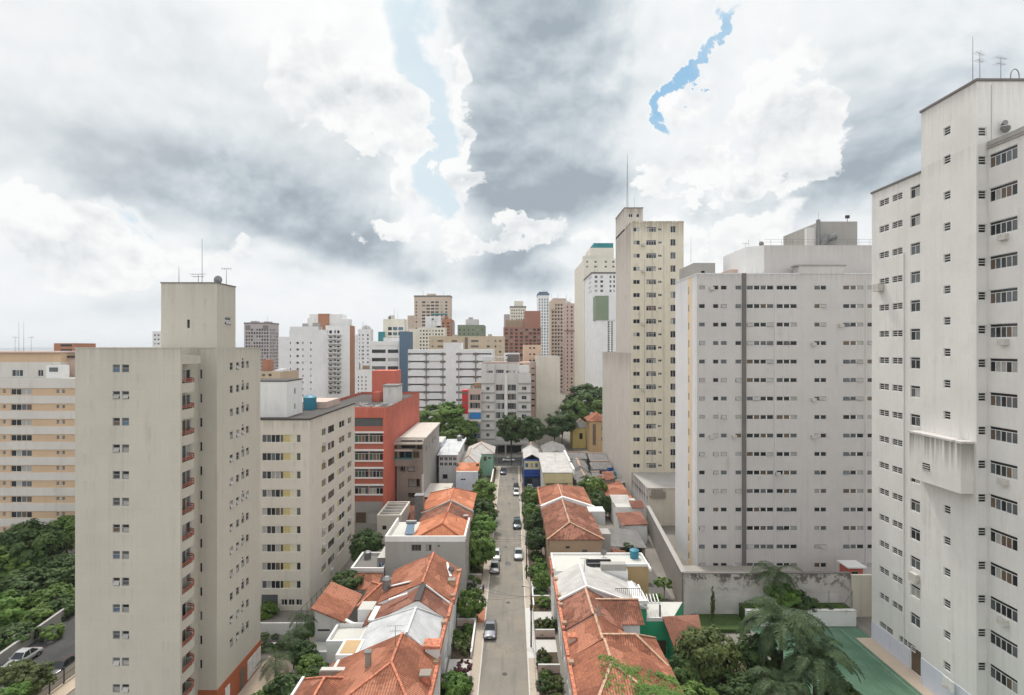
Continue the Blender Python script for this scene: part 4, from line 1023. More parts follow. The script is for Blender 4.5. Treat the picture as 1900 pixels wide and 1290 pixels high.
# ------------------------------------------------------------------ striped orange and white block at the far left
def striped_block():
    x0, x1, y0 = -128, -79.5, 104
    b = B('striped_block', 'orange and white striped apartment block at the far left edge', 'building', x0, x1, y0, y0 + 22)
    zw = Z(702, y0)
    z = zw; k = 0
    def row(c):
        w = []
        for base in range(-5, 1):
            xs = x0 + 0; off = base * 110
            w.append((X(20 + off, y0) - x0, .12, X(59, y0) - X(20, y0), 1.18, 'slide', 4, 'std')); w += [(X(104 + off, y0) - x0, .45, .62, .75, 'louver', 3), (X(114.5 + off, y0) - x0, .45, .62, .75, 'louver', 3)]
        return [q for q in w if q[0] > .3 and q[0] + q[2] < x1 - x0 - .3]
    tops = [Z(720.5 + 28.5 * k, y0) for k in range(12)]
    z1 = zw; bands = MB()
    for t in tops:
        if t - 1.4 < .4: break
        b.face('F', (x0, y0, t), x1 - x0, z1 - t, (), 'bandwhite')
        b.face('R', (x1, y0, t), 22, z1 - t, (), 'bandwhite')
        bands.box(x0 - .1, x1 + .1, y0 - .14, y0 - .003, t + .02, z1 - .02)
        b.face('F', (x0, y0, t - 1.42), x1 - x0, 1.42, row(0), 'orange'); b.face('R', (x1, y0, t - 1.42), 22, 1.42, [(3, .12, 2, 1.1, 'slide', 2), (9, .12, 2, 1.1, 'slide', 2), (15, .12, 2, 1.1, 'slide', 2)], 'orange')
        z1 = t - 1.42
    b.face('F', (x0, y0, 0), x1 - x0, z1, (), 'bandwhite'); b.face('R', (x1, y0, 0), 22, z1, (), 'bandwhite')
    b.face('B', (x1, y0 + 22, 0), x1 - x0, zw, (), 'bandwhite'); b.face('L', (x0, y0 + 22, 0), 22, zw, (), 'bandwhite')
    b.w.poly([(x0, y0, zw - .02), (x1, y0, zw - .02), (x1, y0 + 22, zw - .02), (x0, y0 + 22, zw - .02)], b.mi('rooflight'))
    # set-back top storey
    d = 107.0; zs, zm, zt = zw - .1, Z(672, d), Z(655, d)
    b.face('F', (x0 + 3, d, zs), X(112, d) - x0 - 3, zm - zs, [(X(22, d) - x0 - 3, .3, 2.2, 1.3, 'slide', 3), (X(70, d) - x0 - 3, .3, 1.1, 1.3, 'slide', 2)], 'bandwhite')
    b.face('F', (x0 + 3, d, zm), X(112, d) - x0 - 3, zt - zm, (), 'orange')
    b.face('R', (X(112, d), d, zs), 12, zm - zs, (), 'bandwhite'); b.face('R', (X(112, d), d, zm), 12, zt - zm, (), 'orange')
    b.face('B', (X(112, d), d + 12, zs), X(112, d) - x0 - 3, zt - zs, (), 'bandwhite'); b.face('L', (x0 + 3, d + 12, zs), 12, zt - zs, (), 'bandwhite')
    b.w.poly([(x0 + 3, d, zt), (X(112, d), d, zt), (X(112, d), d + 12, zt), (x0 + 3, d + 12, zt)], b.mi('rooflight'))
    b.done()
    b.part('spandrel_band', bands, 'bandwhite')
    e = MB(); e.box(x0 + 2.6, X(114, d), d - .5, d + 12.4, zt + .002, zt + .3); b.part('roof_slab', e, 'pinkwall')
    b.bx('terrace_room', X(84, 105), X(114, 105), 105.2, 106.9, zw - .1, Z(678, 105.2), 'white'); b.bx('window', X(90, 105), X(106, 105), 105.14, 105.19, Z(690, 105.2), Z(682, 105.2), 'gl_mid')
    mb = MB(); mb.box(X(118, 109), X(150, 109), 109, 113, zw - .1, Z(664, 109)); b.part('roof_room', mb, 'pinkwall')
    e = MB(); e.box(X(116, 109), X(152, 109), 108.6, 113.4, Z(664, 109), Z(660, 109)); b.part('roof_room_slab', e, 'roofdark')
    return b
striped_block()
for k, (x, y0_, y1_, kd) in enumerate(((35, 655, 597, 'mast'), (44, 655, 597, 'mast'), (28, 655, 625, 'tee'), (58, 655, 625, 'tee'))):
    antenna(('thin mast, left one of the pair on the striped block roof', 'thin mast, right one of the pair on the striped block roof', 'low T antenna left of the two masts on the striped block', 'low T antenna right of the two masts on the striped block')[k], X(x, 112), 112, Z(y0_, 112) - .6, (y0_ - y1_) * .112 + .6, kd)
# ------------------------------------------------------------------ coral red office block
def red_block():
    b = B('office_block', 'coral red office block with ribbon windows and a blank red side wall', 'building', -44, -27.1, 116, 157.8)
    x0 = -44; d = 116
    wins = []
    for y0_, y1_ in ((804, 821), (837.5, 854.5), (870.5, 886), (902, 917)):
        z0, z1 = Z(y1_, d), Z(y0_, d)
        for k in range(2): wins.append((X(658 + 27 * k, d) - x0, z0, 3.0, z1 - z0, 'transom', 4, 'gtower'))
        wins += [(1.2, z0, 3.0, z1 - z0, 'transom', 4, 'gtower'), (4.4, z0, 3.0, z1 - z0, 'transom', 4, 'gtower')]
    wins.append((X(657, d) - x0, Z(791, d), X(710, d) - X(657, d), Z(776, d) - Z(791, d), 'plain', 1, 'dark'))
    zb = Z(931, d)
    gw = [(X(660, d) - x0, 2.2, 2.2, 2.3, 'plain', 1, 'brown'), (X(682, d) - x0, 2.2, 2.2, 2.3, 'plain', 1, 'brown')]
    b.face('F', (x0, d, zb), -27.1 - x0, 27 - zb, [(u, v - zb, w, h, *q) for u, v, w, h, *q in wins], 'redbrick'); b.face('F', (x0, d, 0), -27.1 - x0, zb, gw, 'concgrey')
    b.face('R', (-27.1, d, 0), 41.8, 27, (), 'red'); b.face('B', (-27.1, 157.8, 0), 16.9, 27, (), 'red'); b.face('L', (x0, 157.8, 0), 41.8, 27, (), 'red')
    b.w.poly([(x0, d, 26.3), (-27.1, d, 26.3), (-27.1, 157.8, 26.3), (x0, 157.8, 26.3)], b.mi('roofdark'))
    b.done()
    st = MB()
    for y in (821.5, 855, 886.5, 917.5): st.box(x0, X(713, d), d - .22, d - .003, Z(y + 1.5, d), Z(y - .5, d))
    for y in (803.5, 836.5, 869.5, 901): st.box(x0, X(713, d), d - .3, d - .003, Z(y, d), Z(y - 3, d))
    b.part('window_ledge', st, 'white')
    pier = MB(); pier.box(X(711, d), -27.0, d - .25, d - .004, 3, 27.2); pier.box(x0, X(711, d) - .003, d - .2, d - .004, Z(775, d), 27.2); b.part('front_pier', pier, 'red')
    tw = MB(); tw.box(X(690, 140), X(734, 140), 140, 147, 26.3, Z(688, 140)); tw.box(X(693, 136), X(705, 136), 136, 139.9, 26.3, Z(728, 136)); b.part('roof_tower', tw, 'red')
    cg = MB(); cg.box(X(711, 129), -27.4, 129, 134.5, 26.3, Z(717, 129)); b.part('roof_tank_room', cg, 'white_old')
    cs = MB(); cs.box(X(709, 129), -27.2, 128.7, 134.8, Z(717, 129), Z(715, 129)); b.part('tank_room_slab', cs, 'roofflat')
    cl = MB(); r = random.Random(3)
    for k in range(26):
        x = r.uniform(-36, -28); y = r.uniform(117.5, 126); h = r.uniform(.25, .8); cl.box(x, x + r.uniform(.4, 1.4), y, y + r.uniform(.4, 1.2), 26.29, 26.3 + h)
    b.part('roof_plant', cl, 'concgrey')
    return b
red_block()
# ------------------------------------------------------------------ raw concrete building with open loggias in front of the red wall
def raw_building():
    x0, x1, d = -26.75, -20.6, 125.0
    b = B('raw_concrete_building', 'raw concrete building with open loggias standing against the coral red wall', 'building', x0, x1, d, 152.6)
    op = []
    def o(px0, px1, y0_, y1_, kind='plain', n=2, gl='dark', fm=0): op.append((X(px0, d) - x0, Z(y1_, d), X(px1, d) - X(px0, d), Z(y0_, d) - Z(y1_, d), kind, n, gl, fm))
    o(744, 771, 817, 832); o(773, 783, 817, 834); o(741, 764, 838, 850, 'plain', 2, 'dark'); o(766, 778, 838, 850, 'plain', 1, 'brown')
    o(742, 751, 866, 876, 'slide', 2, 'std'); o(756, 770, 864, 876, 'plain', 2, 'brown'); o(757, 779, 889, 905, 'slide', 3, 'dark', 6); o(757, 779, 915, 925, 'slide', 3, 'brown', 6)
    b.inset = .8
    b.face('F', (x0, d, 0), x1 - x0, 18.3, [q for q in op], 'darkconc', 1.0)
    b.inset = .3
    b.face('R', (x1, d, 0), 27.6, 18.3, [(4 + 5 * k, z, 1.2, 1.2, 'plain', 1, 'dark') for k in range(4) for z in (15.2,)], 'concgrey')
    b.face('B', (x1, 152.6, 0), x1 - x0, 18.3, (), 'darkconc'); b.face('L', (x0, 152.6, 0), 27.6, 18.3, (), 'darkconc')
    b.w.poly([(x0, d, 18.28), (x1, d, 18.28), (x1, 152.6, 18.28), (x0, 152.6, 18.28)], b.mi('concgrey'))
    b.done()
    s = MB(); s.box(x0 + .05, x1 + .25, d + 2.2, 152.8, 18.32, 18.75); rs = b.part('roof_slab', s, 'concrete')
    s = MB(); s.mesh_part([(x0 - .4, d - 1.3, 17.6), (x1 + .1, d - 1.3, 17.6), (x1 + .1, d + 2.3, 18.6), (x0 - .4, d + 2.3, 18.6), (x0 - .4, d - 1.3, 17.8), (x1 + .1, d - 1.3, 17.8), (x1 + .1, d + 2.3, 18.8), (x0 - .4, d + 2.3, 18.8)], [(3, 2, 1, 0), (4, 5, 6, 7), (0, 1, 5, 4), (1, 2, 6, 5), (2, 3, 7, 6), (3, 0, 4, 7)]); b.part('canopy', s, 'darkconc')
    s = MB(); s.box(x0 - .4, X(766, d), d - .9, d - .01, Z(836.5, d), Z(833, d)); b.part('loggia_slab', s, 'concrete')
    g = MB()
    for xx in (x0 - .35, X(752, d), X(765, d)): g.box(xx, xx + .12, d - .85, d - .72, Z(850, d), Z(836.5, d))
    g.box(x0 - .35, X(766, d), d - .86, d - .71, Z(851, d), Z(849.3, d)); b.part('green_frame', g, 'fteal')
    pn = MB(); pn.box(x0 - .36, X(766, d) + .1, d - .84, d - .74, Z(864, d), Z(851, d)); b.part('loggia_parapet', pn, 'darkconc')
    c = MB(); c.box(x1 - .35, x1 + .06, d - .06, d + .5, 0, Z(880, d)); b.part('corner_pier', c, 'white_old')
    return b
raw_building()
# ------------------------------------------------------------------ grey slab tower at the right
def grey_tower():
    x0, x1, y0, y1 = 32.6, 70, 95, 107.6
    b = B('apartment_slab', 'wide grey apartment slab with rows of small windows behind the stained wall', 'building', x0, x1, y0, y1)
    d = 95; rows = [(50.55 - 3.26 * k - .37, .74) for k in range(16)]
    sp = [(1297, 1308, 1), (1323, 1333, 1), (1337.5, 1348.5, 1), (1364.5, 1375.5, 1), (1385.5, 1435, 4), (1441, 1478.5, 3), (1511, 1533, 2), (1564.5, 1602, 3), (1609.5, 1619, 1)]
    fw = []
    for v, h in rows:
        for a, e, n in sp: fw.append((X(a, d) - x0, v, X(e, d) - X(a, d), h, 'awn', n, 'slab', 1))
    b.inset = .14
    b.face('F', (x0, y0, 0), x1 - x0, 53, fw, 'grey')
    # street side: pale paint with a vertical ochre strip and slit windows (seen as pale | strip | pale)
    ya, yb = 97.6, 99.9
    sw = [(y1 - 100.25 - (y1 - yb) + (yb - 99.5) * 0, 0, 0, 0)]
    b.face('L', (x0, y1, 0), y1 - yb, 53, (), 'palegrey')
    b.face('L', (x0, yb, 0), yb - ya, 53, [(.15, 50.55 - 3.26 * k - .75, .62, 1.35, 'slide', 1, 'dark') for k in range(16)], 'strip')
    b.face('L', (x0, ya, 0), ya - y0, 53, (), 'palegrey')
    b.face('R', (x1, y0, 0), y1 - y0, 53, (), 'grey'); b.face('B', (x1, y1, 0), x1 - x0, 53, (), 'grey')
    b.w.poly([(x0, y0, 52.4), (x1, y0, 52.4), (x1, y1, 52.4), (x0, y1, 52.4)], b.mi('rooflight'))
    # upper block with a chamfered corner
    zt = Z(456, 98); xa = X(1390, 98)
    b.face('F', (X(1418, 97.6), 97.6, 52.3), x1 - X(1418, 97.6), zt - 52.3, (), 'grey'); b.face('L', (xa, 110, 52.3), 10.5, zt - 52.3, (), 'palegrey')
    m = b.mi('white'); c0, c1 = (xa, 99.5), (X(1418, 97.6), 97.6)
    b.w.poly([(c0[0], c0[1], 52.3), (c1[0], c1[1], 52.3), (c1[0], c1[1], zt), (c0[0], c0[1], zt)], m)
    b.face('B', (x1, 110, 52.3), x1 - xa, zt - 52.3, (), 'grey'); b.face('R', (x1, 97.6, 52.3), 12.4, zt - 52.3, (), 'grey')
    b.w.poly([(xa, 99.5, zt - .02), (c1[0], 97.6, zt - .02), (x1, 97.6, zt - .02), (x1, 110, zt - .02), (xa, 110, zt - .02)], b.mi('rooflight'))
    # top machine room
    b.box(57.4, 64.4, 100.5, 114, zt - .1, 63.5, 'concgrey', top='roofflat')
    # lower roof room at the left
    b.box(X(1287, 106), X(1327, 106), 106, 115, 52.3, Z(488, 106), 'concgrey', fw=[(1.4, 2.2, .9, .7, 'slide', 1, 'dark')])
    b.done()
    p = MB(); p.box(X(1376.5, d), X(1384, d), y0 - .17, y0 - .004, 0, 53.1); b.part('dark_pilaster', p, 'dkgrey')
    p = MB(); p.box(X(1482, d), X(1566, d), y0 - .05, y0 + 1.8, 52.9, Z(493.5, d)); b.part('raised_parapet', p, 'grey')
    p = MB(); p.box(X(1478, d), X(1570, d), y0 - .2, y0 + 2, Z(493.5, d), Z(491.5, d)); b.part('parapet_cap', p, 'concgrey')
    p = MB(); p.box(x0 - .04, X(1482, d) - .005, y0 - .06, y0 + .25, 52.9, 53.12); p.box(x0 - .05, x0 + .2, y0 + .26, y1, 52.9, 53.12); p.box(X(1566, d) + .005, x1, y0 - .06, y0 + .25, 52.9, 53.12); b.part('parapet', p, 'palegrey')
    p = MB(); z1 = zt + .02; 
    for x in range(43, 70, 2): p.cyl((x, 97.9, z1), (x, 97.9, z1 + 1.1), .025, n=5)
    for zz in (.6, 1.1): p.cyl((X(1418, 97.9), 97.9, z1 + zz), (69.8, 97.9, z1 + zz), .022, n=5)
    b.part('roof_railing', p, 'metal')
    p = MB(); p.cyl((X(1520, 99), 99.3, zt), (X(1520, 99), 99.3, zt + 5.0), .35, n=10); p.cyl((X(1535, 99), 99.5, zt + 1.4), (X(1552, 99), 99.5, zt + 2.0), .5, .7, 12); p.cyl((X(1526, 99), 99.2, zt), (X(1534, 99), 99.2, zt + 2.2), .6, .6, 12); b.part('exhaust_duct', p, 'metal')
    p = MB(); p.box(X(1497, 99.6), X(1513, 99.6), 99.6, 100.4, zt, zt + 3.6); b.part('duct_housing', p, 'white_old')
    p = MB(); p.box(X(1356, 103), X(1388, 103), 103, 108, 52.3, Z(500, 103)); b.part('stair_room', p, 'pinkwall')
    p = MB(); p.cyl((X(1290.5, 95), 94.93, 2), (X(1290.5, 95), 94.93, 53), .05, n=6); p.cyl((X(1437.5, d), 94.93, 1), (X(1437.5, d), 94.93, 50), .06, n=6); p.cyl((X(1606, d), 94.93, 1), (X(1606, d), 94.93, 52), .06, n=6); b.part('downpipe', p, 'palegrey')
    acs = MB(); r = random.Random(6)
    for k in range(9):
        px_ = r.choice((1316, 1358, 1438.5, 1505, 1556)); z = 50.2 - 3.26 * r.randrange(16); acs.box(X(px_, d), X(px_, d) + .75, y0 - .45, y0 - .005, z - .1, z + .45)
    b.part('ac_unit', acs, 'ac')
    return b
grey_tower()
antenna('tall thin mast behind the roof room of the grey slab', X(1282, 108), 108, 57, 5.2, 'mast')
antenna('T antenna at the middle of the grey slab roof', X(1369, 103.6), 103.6, Z(500, 103), 3.6, 'tee')
antenna('tall T antenna just left of the grey slab upper block', X(1383, 104.6), 104.6, Z(500, 103), 5.4, 'tee')
antenna('thin mast above the machine room of the grey slab', X(1519, 101.2), 101.2, 63.5, 2.0, 'mast')
antenna('round siren on the corner of the grey slab upper block', X(1413, 98.4), 98.4, Z(456, 98), .2, 'dish', name='siren')
fl = thing('floodlight', 'small floodlight on the top edge of the grey slab machine room', 'floodlight', (X(1572, 101), 101, 63.5)); mb = MB(); mb.cyl((X(1572, 101), 101, 63.5), (X(1572, 101), 101, 64.2), .05); mb.box(X(1572, 101) - .35, X(1572, 101) + .35, 100.8, 101.1, 64.2, 64.75); mb.build('lamp_head', [M['darkmetal']], fl)
# ------------------------------------------------------------------ stained yellow tower
def yellow_tower():
    x0, x1, y0, y1 = 30.2, 43.6, 136.9, 157
    b = B('yellow_tower', 'tall narrow pale yellow tower with rain stains and a blank side wall', 'building', x0, x1, y0, y1)
    d = y0; fw = []; r = random.Random(9)
    for k in range(19):
        z = Z(426 + 24.35 * k, d)
        if z - .6 < 8.4: continue
        fw += [(X(1174.8, d) - x0, z - .55, 1.72, 1.1, 'slide', 2, 'dark'), (X(1199, d) - x0, z - .65, 2.55, 1.3, 'transom', 4, 'std'), (X(1221, d) - x0, z - .3, .95, .62, 'slide', 2, 'dark'), (X(1243.8, d) - x0, z - .8, 1.35, 1.7, 'slide', 2, r.choice(('cur', 'std', 'dark')))]
    b.face('F', (x0, y0, 0), x1 - x0, 71.9, fw, 'yellow')
    b.face('L', (x0, y1, 0), y1 - y0, 71.9, (), 'concrete'); b.face('R', (x1, y0, 0), y1 - y0, 71.9, (), 'yellow'); b.face('B', (x1, y1, 0), x1 - x0, 71.9, (), 'concrete')
    b.w.poly([(x0, y0, 71.5), (x1, y0, 71.5), (x1, y1, 71.5), (x0, y1, 71.5)], b.mi('rooflight'))
    # lift tower, low rear wing
    b.box(x0, 35.2, 144.8, 157, 71.4, 77.4, 'concrete', fw=[(1.1, 3.6, 1.1, .9, 'slide', 2, 'dark'), (3.2, 3.6, .8, .9, 'slide', 1, 'dark')], top='roofflat')
    b.face('L', (x0, 180, 0), 23, 38.6, (), 'concrete'); b.face('F', (x0, 157.001, 0), .01, .01, (), 'concrete')
    b.face('B', (x1 - 1, 180, 0), x1 - 1 - x0, 38.6, (), 'concrete'); b.face('R', (x1 - 1, 157, 0), 23, 38.6, (), 'concrete')
    b.w.poly([(x0, 157, 38.58), (x1 - 1, 157, 38.58), (x1 - 1, 180, 38.58), (x0, 180, 38.58)], b.mi('roofflat'))
    # podium
    b.box(30.5, 44, 121, 136.88, 0, 8.3, 'creamblank', side='mouldy', top='concgrey')
    b.done()
    p = MB(); p.box(x0 - .06, x1 + .06, y0 - .1, y0 + .3, 71.7, 72.1); p.box(x0 - .07, x0 + .3, y0 + .31, 144.7, 71.7, 72.1); b.part('parapet', p, 'yellow')
    p = MB(); p.box(x0 - .08, 35.3, 144.7, 157.1, 77.4, 77.65); b.part('roof_cap', p, 'roofflat')
    p = MB()
    for k in range(4): p.box(31.3 + k * .7, 31.36 + k * .7, 120.2, 120.9, 6.8, 8.4)
    p.box(30.9, 34.2, 119.9, 120.99, 6.4, 6.7); p.box(30.9, 34.2, 119.9, 120.0, 6.7, 7.9); b.part('service_balcony', p, 'darkconc')
    p = MB(); p.box(30.4, 44.05, 120.9, 121.2, 8.0, 8.55); b.part('podium_parapet', p, 'concrete')
    ac = MB()
    for q in (1, 3, 7, 12): 
        z = Z(426 + 24.35 * q, d); ac.box(X(1190, d), X(1196, d), d - .7, d - .01, z - .9, z - .3)
    b.part('ac_unit', ac, 'ac')
    p = MB(); r = random.Random(5)
    for px_ in (1196, 1210, 1232): p.cyl((X(px_, d), d - .06, 9), (X(px_, d), d - .06, r.uniform(50, 70)), .05, n=5)
    b.part('downpipe', p, 'concrete')
    return b
yellow_tower()
antenna('tall lattice radio mast on top of the stained yellow tower', X(1164, 150), 150, 77.6, 16.5, 'lattice', name='radio_mast')
antenna('short mast beside the lattice mast on the yellow tower', X(1177, 150), 150, 77.6, 4.4, 'mast')
# ------------------------------------------------------------------ off-white tower at the right edge
def right_tower():
    b = B('offwhite_tower', 'tall off-white tower at the right edge with louvred windows', 'building', 48.6, 68, 38, 74)
    # wing A
    xa = 49.4; fw = []
    A = [];  
    for k in range(16):
        zc = 59.3 - 3.5 * k
        A += [(74 - 72.5, zc - .42, 1.85, .84, 'louver', 3), (74 - 70.05, zc - .42, 1.85, .84, 'louver', 3)]
        z3 = 59.1 - 3.5 * k; A.append((74 - 66.85, z3 - .72, 1.6, 1.45, 'transom', 2, 'gtower'))
    A += [(1.5, 2.55, 2.6, .8, 'louver', 3), (5.2, 2.55, 2.8, .8, 'louver', 3)]
    A.append((7.25, .14, 1.65, 3.0, 'plain', 1, 'brown'))
    b.face('L', (xa, 74, 0), 9.99, 61.1, A, 'offwhite')
    b.face('B', (68, 74, 0), 68 - xa, 61.1, (), 'offwhite'); b.w.poly([(xa, 64.01, 61.08), (68, 64.01, 61.08), (68, 74, 61.08), (xa, 74, 61.08)], b.mi('rooflight'))
    # block B
    xb = 48.6; Bw = []
    for k in range(-2, 16):
        zc = 57.0 - 3.51 * k if k >= 0 else (64.2 if k == -2 else 61.0)
        if 24.4 < zc < 30.2: continue
        Bw.append((64 - 60.7, zc - .46, .95, .92, 'louver', 3))
    b.face('L', (xb, 64, 0), 7.6, 67.9, Bw, 'offwhite')
    Bf = []
    for k in range(-2, 16):
        zc = 56.0 - 3.53 * k if k >= 0 else (62.6 if k == -2 else 59.6)
        Bf.append((.22, zc - .45, .86, .9, 'louver', 3))
    b.face('F', (xb, 56.4, 0), 1.2, 67.9, Bf, 'offwhite'); b.face('F', (49.8, 56.4, 61.2), 18.2, 6.7, (), 'offwhite')
    b.face('B', (68, 64, 61), 19.4, 6.9, (), 'offwhite'); b.face('R', (68, 56.4, 61), 7.6, 6.9, (), 'offwhite'); b.face('B', (xa, 64, 0), .8, 61.08, (), 'offwhite')
    b.w.poly([(xb, 56.4, 67.88), (68, 56.4, 67.88), (68, 64, 67.88), (xb, 64, 67.88)], b.mi('rooflight'))
    # wing C
    xc = 49.8; Cw = []
    for k in range(17):
        zc = 59.4 - 3.53 * k
        Cw += [(56.4 - 56.25, zc - .75, 3.15, 1.45, 'transom', 5, 'gtower'), (56.4 - 50.4, zc - .75, 2.6, 1.45, 'transom', 4, 'gtower'), (56.4 - 44.4, zc - .75, 3.1, 1.45, 'transom', 5, 'gtower')]
    b.face('L', (xc, 56.4, 0), 18.4, 61.3, Cw, 'offwhite'); b.face('F', (xc, 38, 0), 18.2, 61.3, (), 'offwhite'); b.face('R', (68, 38, 0), 36, 61.05, (), 'offwhite')
    b.w.poly([(xc, 38, 61.28), (68, 38, 61.28), (68, 56.39, 61.28), (xc, 56.39, 61.28)], b.mi('rooflight'))
    b.done()
    # cantilevered tank box on block B
    t = B.__new__(B); 
    x = MB(); z0, z1 = 24.6, 30.0
    bb = MB(); bb.box(47.2, 48.58, 56.7, 64.0, z0, z1 - .1); bo = b.part('cantilevered_box', bb, 'boxpaint')
    cp = MB(); cp.box(47.1, 48.57, 56.6, 64.1, z1 - .1, z1 + .12); b.part('box_cap', cp, 'mouldy', bo)
    st = MB()
    lv = MB(); lv.box(47.14, 47.2, 60.9, 61.9, 26.0, 26.8); b.part('vent', lv, 'gl_dark', bo)
    for k in range(3): st.box(47.08, 47.15, 60.9, 61.9, 26.05 + .25 * k, 26.13 + .25 * k)
    b.part('vent_slat', st, 'louver', bo)
    cop = MB(); cop.box(xa - .12, xa + .15, 64.02, 74.1, 61.06, 61.32); cop.box(xb - .13, xb + .15, 56.28, 64.12, 67.86, 68.12); cop.box(xb + .16, 68, 56.28, 56.5, 67.86, 68.12); b.part('roof_edge', cop, 'dkgrey')
    cop = MB(); cop.box(xc - .12, xc + .2, 38, 56.38, 61.0, 61.5); cop.box(xc - .16, xc - .03, 38, 56.36, 60.75, 60.9); b.part('eaves_band', cop, 'concgrey')
    dp = MB(); dp.cyl((xa - .06, 67.9, 1), (xa - .06, 67.9, 52), .06, n=6); dp.cyl((49.76, 56.34, 3), (49.76, 56.34, 61), .05, n=6); dp.cyl((50.2, 56.33, 61.5), (50.2, 56.33, 67.5), .05, n=6); b.part('downpipe', dp, 'offwhite')
    lb = MB(); lb.box(xb - .06, xb - .004, 56.4, 64.0, 0, 3.2); b.part('pale_plinth', lb, 'bluewhite'); lb = MB(); lb.box(xa - .05, xa - .004, 66.9, 74, 0, 2.5); b.part('pale_plinth', lb, 'bluewhite')
    ac = MB(); ac.box(xa - .85, xa - .05, 71.55, 72.6, 47.5, 48.5); ac.box(xa - .5, xa - .05, 65.3, 66.5, 11.4, 12.4); b.part('ac_unit', ac, 'ac')
    ho = MB(); ho.cyl((51.2, 56.35, 63.0), (51.2, 55.8, 62.6), .12, .42, 12); ho.cyl((51.2, 56.38, 63.3), (51.2, 55.9, 63.35), .05, .3, 8); b.part('vent_hood', ho, 'metal')
    pi = MB(); pr = None
    for k in range(9):
        a = math.pi * k / 8; q = (53.0 - .45 * math.cos(a) , 56.8, 68.1 + .5 + .75 * math.sin(a))
        if pr: pi.cyl(pr, q, .05, n=6)
        pr = q
    pi.cyl((52.55, 56.8, 67.9), (52.55, 56.8, 68.6), .05, n=6); pi.cyl((53.45, 56.8, 67.9), (53.45, 56.8, 68.6), .05, n=6); b.part('vent_pipe', pi, 'metal')
    acs = MB(); r = random.Random(8)
    for k in (2, 5, 9, 13):
        z = 59.4 - 3.53 * k; acs.box(49.35, 49.795, 54.0, 54.9, z - 1.5, z - .9)
    b.part('ac_unit', acs, 'ac')
    return b
right_tower()
sheetobj('pavement', 47.2, 49.36, 60, 74, .14, 'paverpink', 'pinkish walkway along the foot of the off-white tower', .2)
antenna('tall single mast on the off-white tower roof', X(1805, 57.5), 57.5, 68, 5.2, 'mast')
antenna('left yagi antenna beside the tall mast on the off-white tower', X(1818, 57), 57, 68, 3.2, 'yagi', .5)
antenna('right yagi antenna near the vent pipe on the off-white tower', X(1857, 56.8), 56.8, 68, 2.6, 'yagi', .3)
# ------------------------------------------------------------------ games court, retaining walls
sheetobj('court', 34.0, 49.4, 40, 77.2, .05, 'mint', 'green games court', .1)
M['court'] = asphalt('court_paint', (.085, .165, .105), (.12, .20, .14), .5, .45); bpy.data.objects['court'].data.materials[0] = M['court']
ln = MB()
for x0, x1, y0, y1 in ((46.6, 46.68, 45, 76.6), (33.5, 46.6, 76.52, 76.6), (33.5, 33.58, 45, 76.5), (33.6, 46.6, 60, 60.08)): ln.poly([(x0, y0, .056), (x1, y0, .056), (x1, y1, .056), (x0, y1, .056)])
o = ln.build('court_lines', [plain('worn_line', (.20, .30, .24), .8, var=.3)]); o['kind'] = 'structure'; o['label'] = 'white lines painted on the green court'
def wallthing(name, label, cat, pts, h, t, m, capm=None, h1=None, z0=0.):
    t0 = thing(name, label, cat, (pts[0][0], pts[0][1], z0)); mb = MB(); cap = MB(); n = len(pts)
    for i in range(n - 1):
        (xa, ya), (xb, yb) = pts[i], pts[i + 1]; d = Vector((xb - xa, yb - ya, 0)).normalized(); s_ = Vector((-d.y, d.x, 0)) * t / 2
        ha = h if h1 is None else h + (h1 - h) * i / (n - 1); hb = h if h1 is None else h + (h1 - h) * (i + 1) / (n - 1)
        A, Bq = Vector((xa, ya, 0)), Vector((xb, yb, 0))
        def prism(mbq, s2, za0, za1, zb0, zb1):
            V = [A - s2 + Vector((0, 0, za0)), Bq - s2 + Vector((0, 0, zb0)), Bq + s2 + Vector((0, 0, zb0)), A + s2 + Vector((0, 0, za0)), A - s2 + Vector((0, 0, za1)), Bq - s2 + Vector((0, 0, zb1)), Bq + s2 + Vector((0, 0, zb1)), A + s2 + Vector((0, 0, za1))]
            mbq.mesh_part(V, [(3, 2, 1, 0), (4, 5, 6, 7), (0, 1, 5, 4), (1, 2, 6, 5), (2, 3, 7, 6), (3, 0, 4, 7)])
        prism(mb, s_, z0, z0 + ha, z0, z0 + hb)
        if capm: prism(cap, s_ * 1.3, z0 + ha, z0 + ha + .1, z0 + hb, z0 + hb + .1)
    mb.build('wall', [M[m]], t0)
    if capm: cap.build('coping', [M[capm]], t0)
    return t0
wallthing('court_wall', 'low white wall at the far end of the green court', 'wall', [(33.6, 77.5), (49.35, 77.5)], 2.2, .5, 'white', 'white_old')
wallthing('stained_wall', 'high mould stained wall in front of the grey slab', 'wall', [(25.6, 80.3), (50.3, 80.3)], 6.4, .5, 'mouldwall', 'dkgrey')
M['blockwork'] = wall('bare_blockwork', (.27, .245, .22), stain=.6, streak=.6, lines=(.42, .03, .45))
wallthing('block_wall', 'long bare block wall running back beside the grey slab', 'wall', [(25.7, 80.6), (27.6, 97), (30.0, 119)], 6.3, .6, 'blockwork', 'concgrey', 5.0)
M['grass'] = leafmat('lawn_grass', (.06, .11, .03), (.09, .15, .04), (.12, .18, .06))
sheetobj('planting_bed', 33.7, 49.3, 77.76, 80.04, 2.1, 'grass', 'raised bed behind the white court wall', 2.05)
sheetobj('lawn', 26.5, 33.4, 75.5, 79.9, .5, 'grass', 'small lawn beside the court', .45)
wallthing('ochre_wall', 'ochre wall panel at the far right end of the stained wall', 'wall', [(50.4, 80.2), (54.5, 80.2)], 6.2, .4, 'creamblank')
sheetobj('yard', 27.9, 50, 80.7, 94.9, 1.6, 'yard', 'concrete yard at the foot of the grey slab', 1.55)
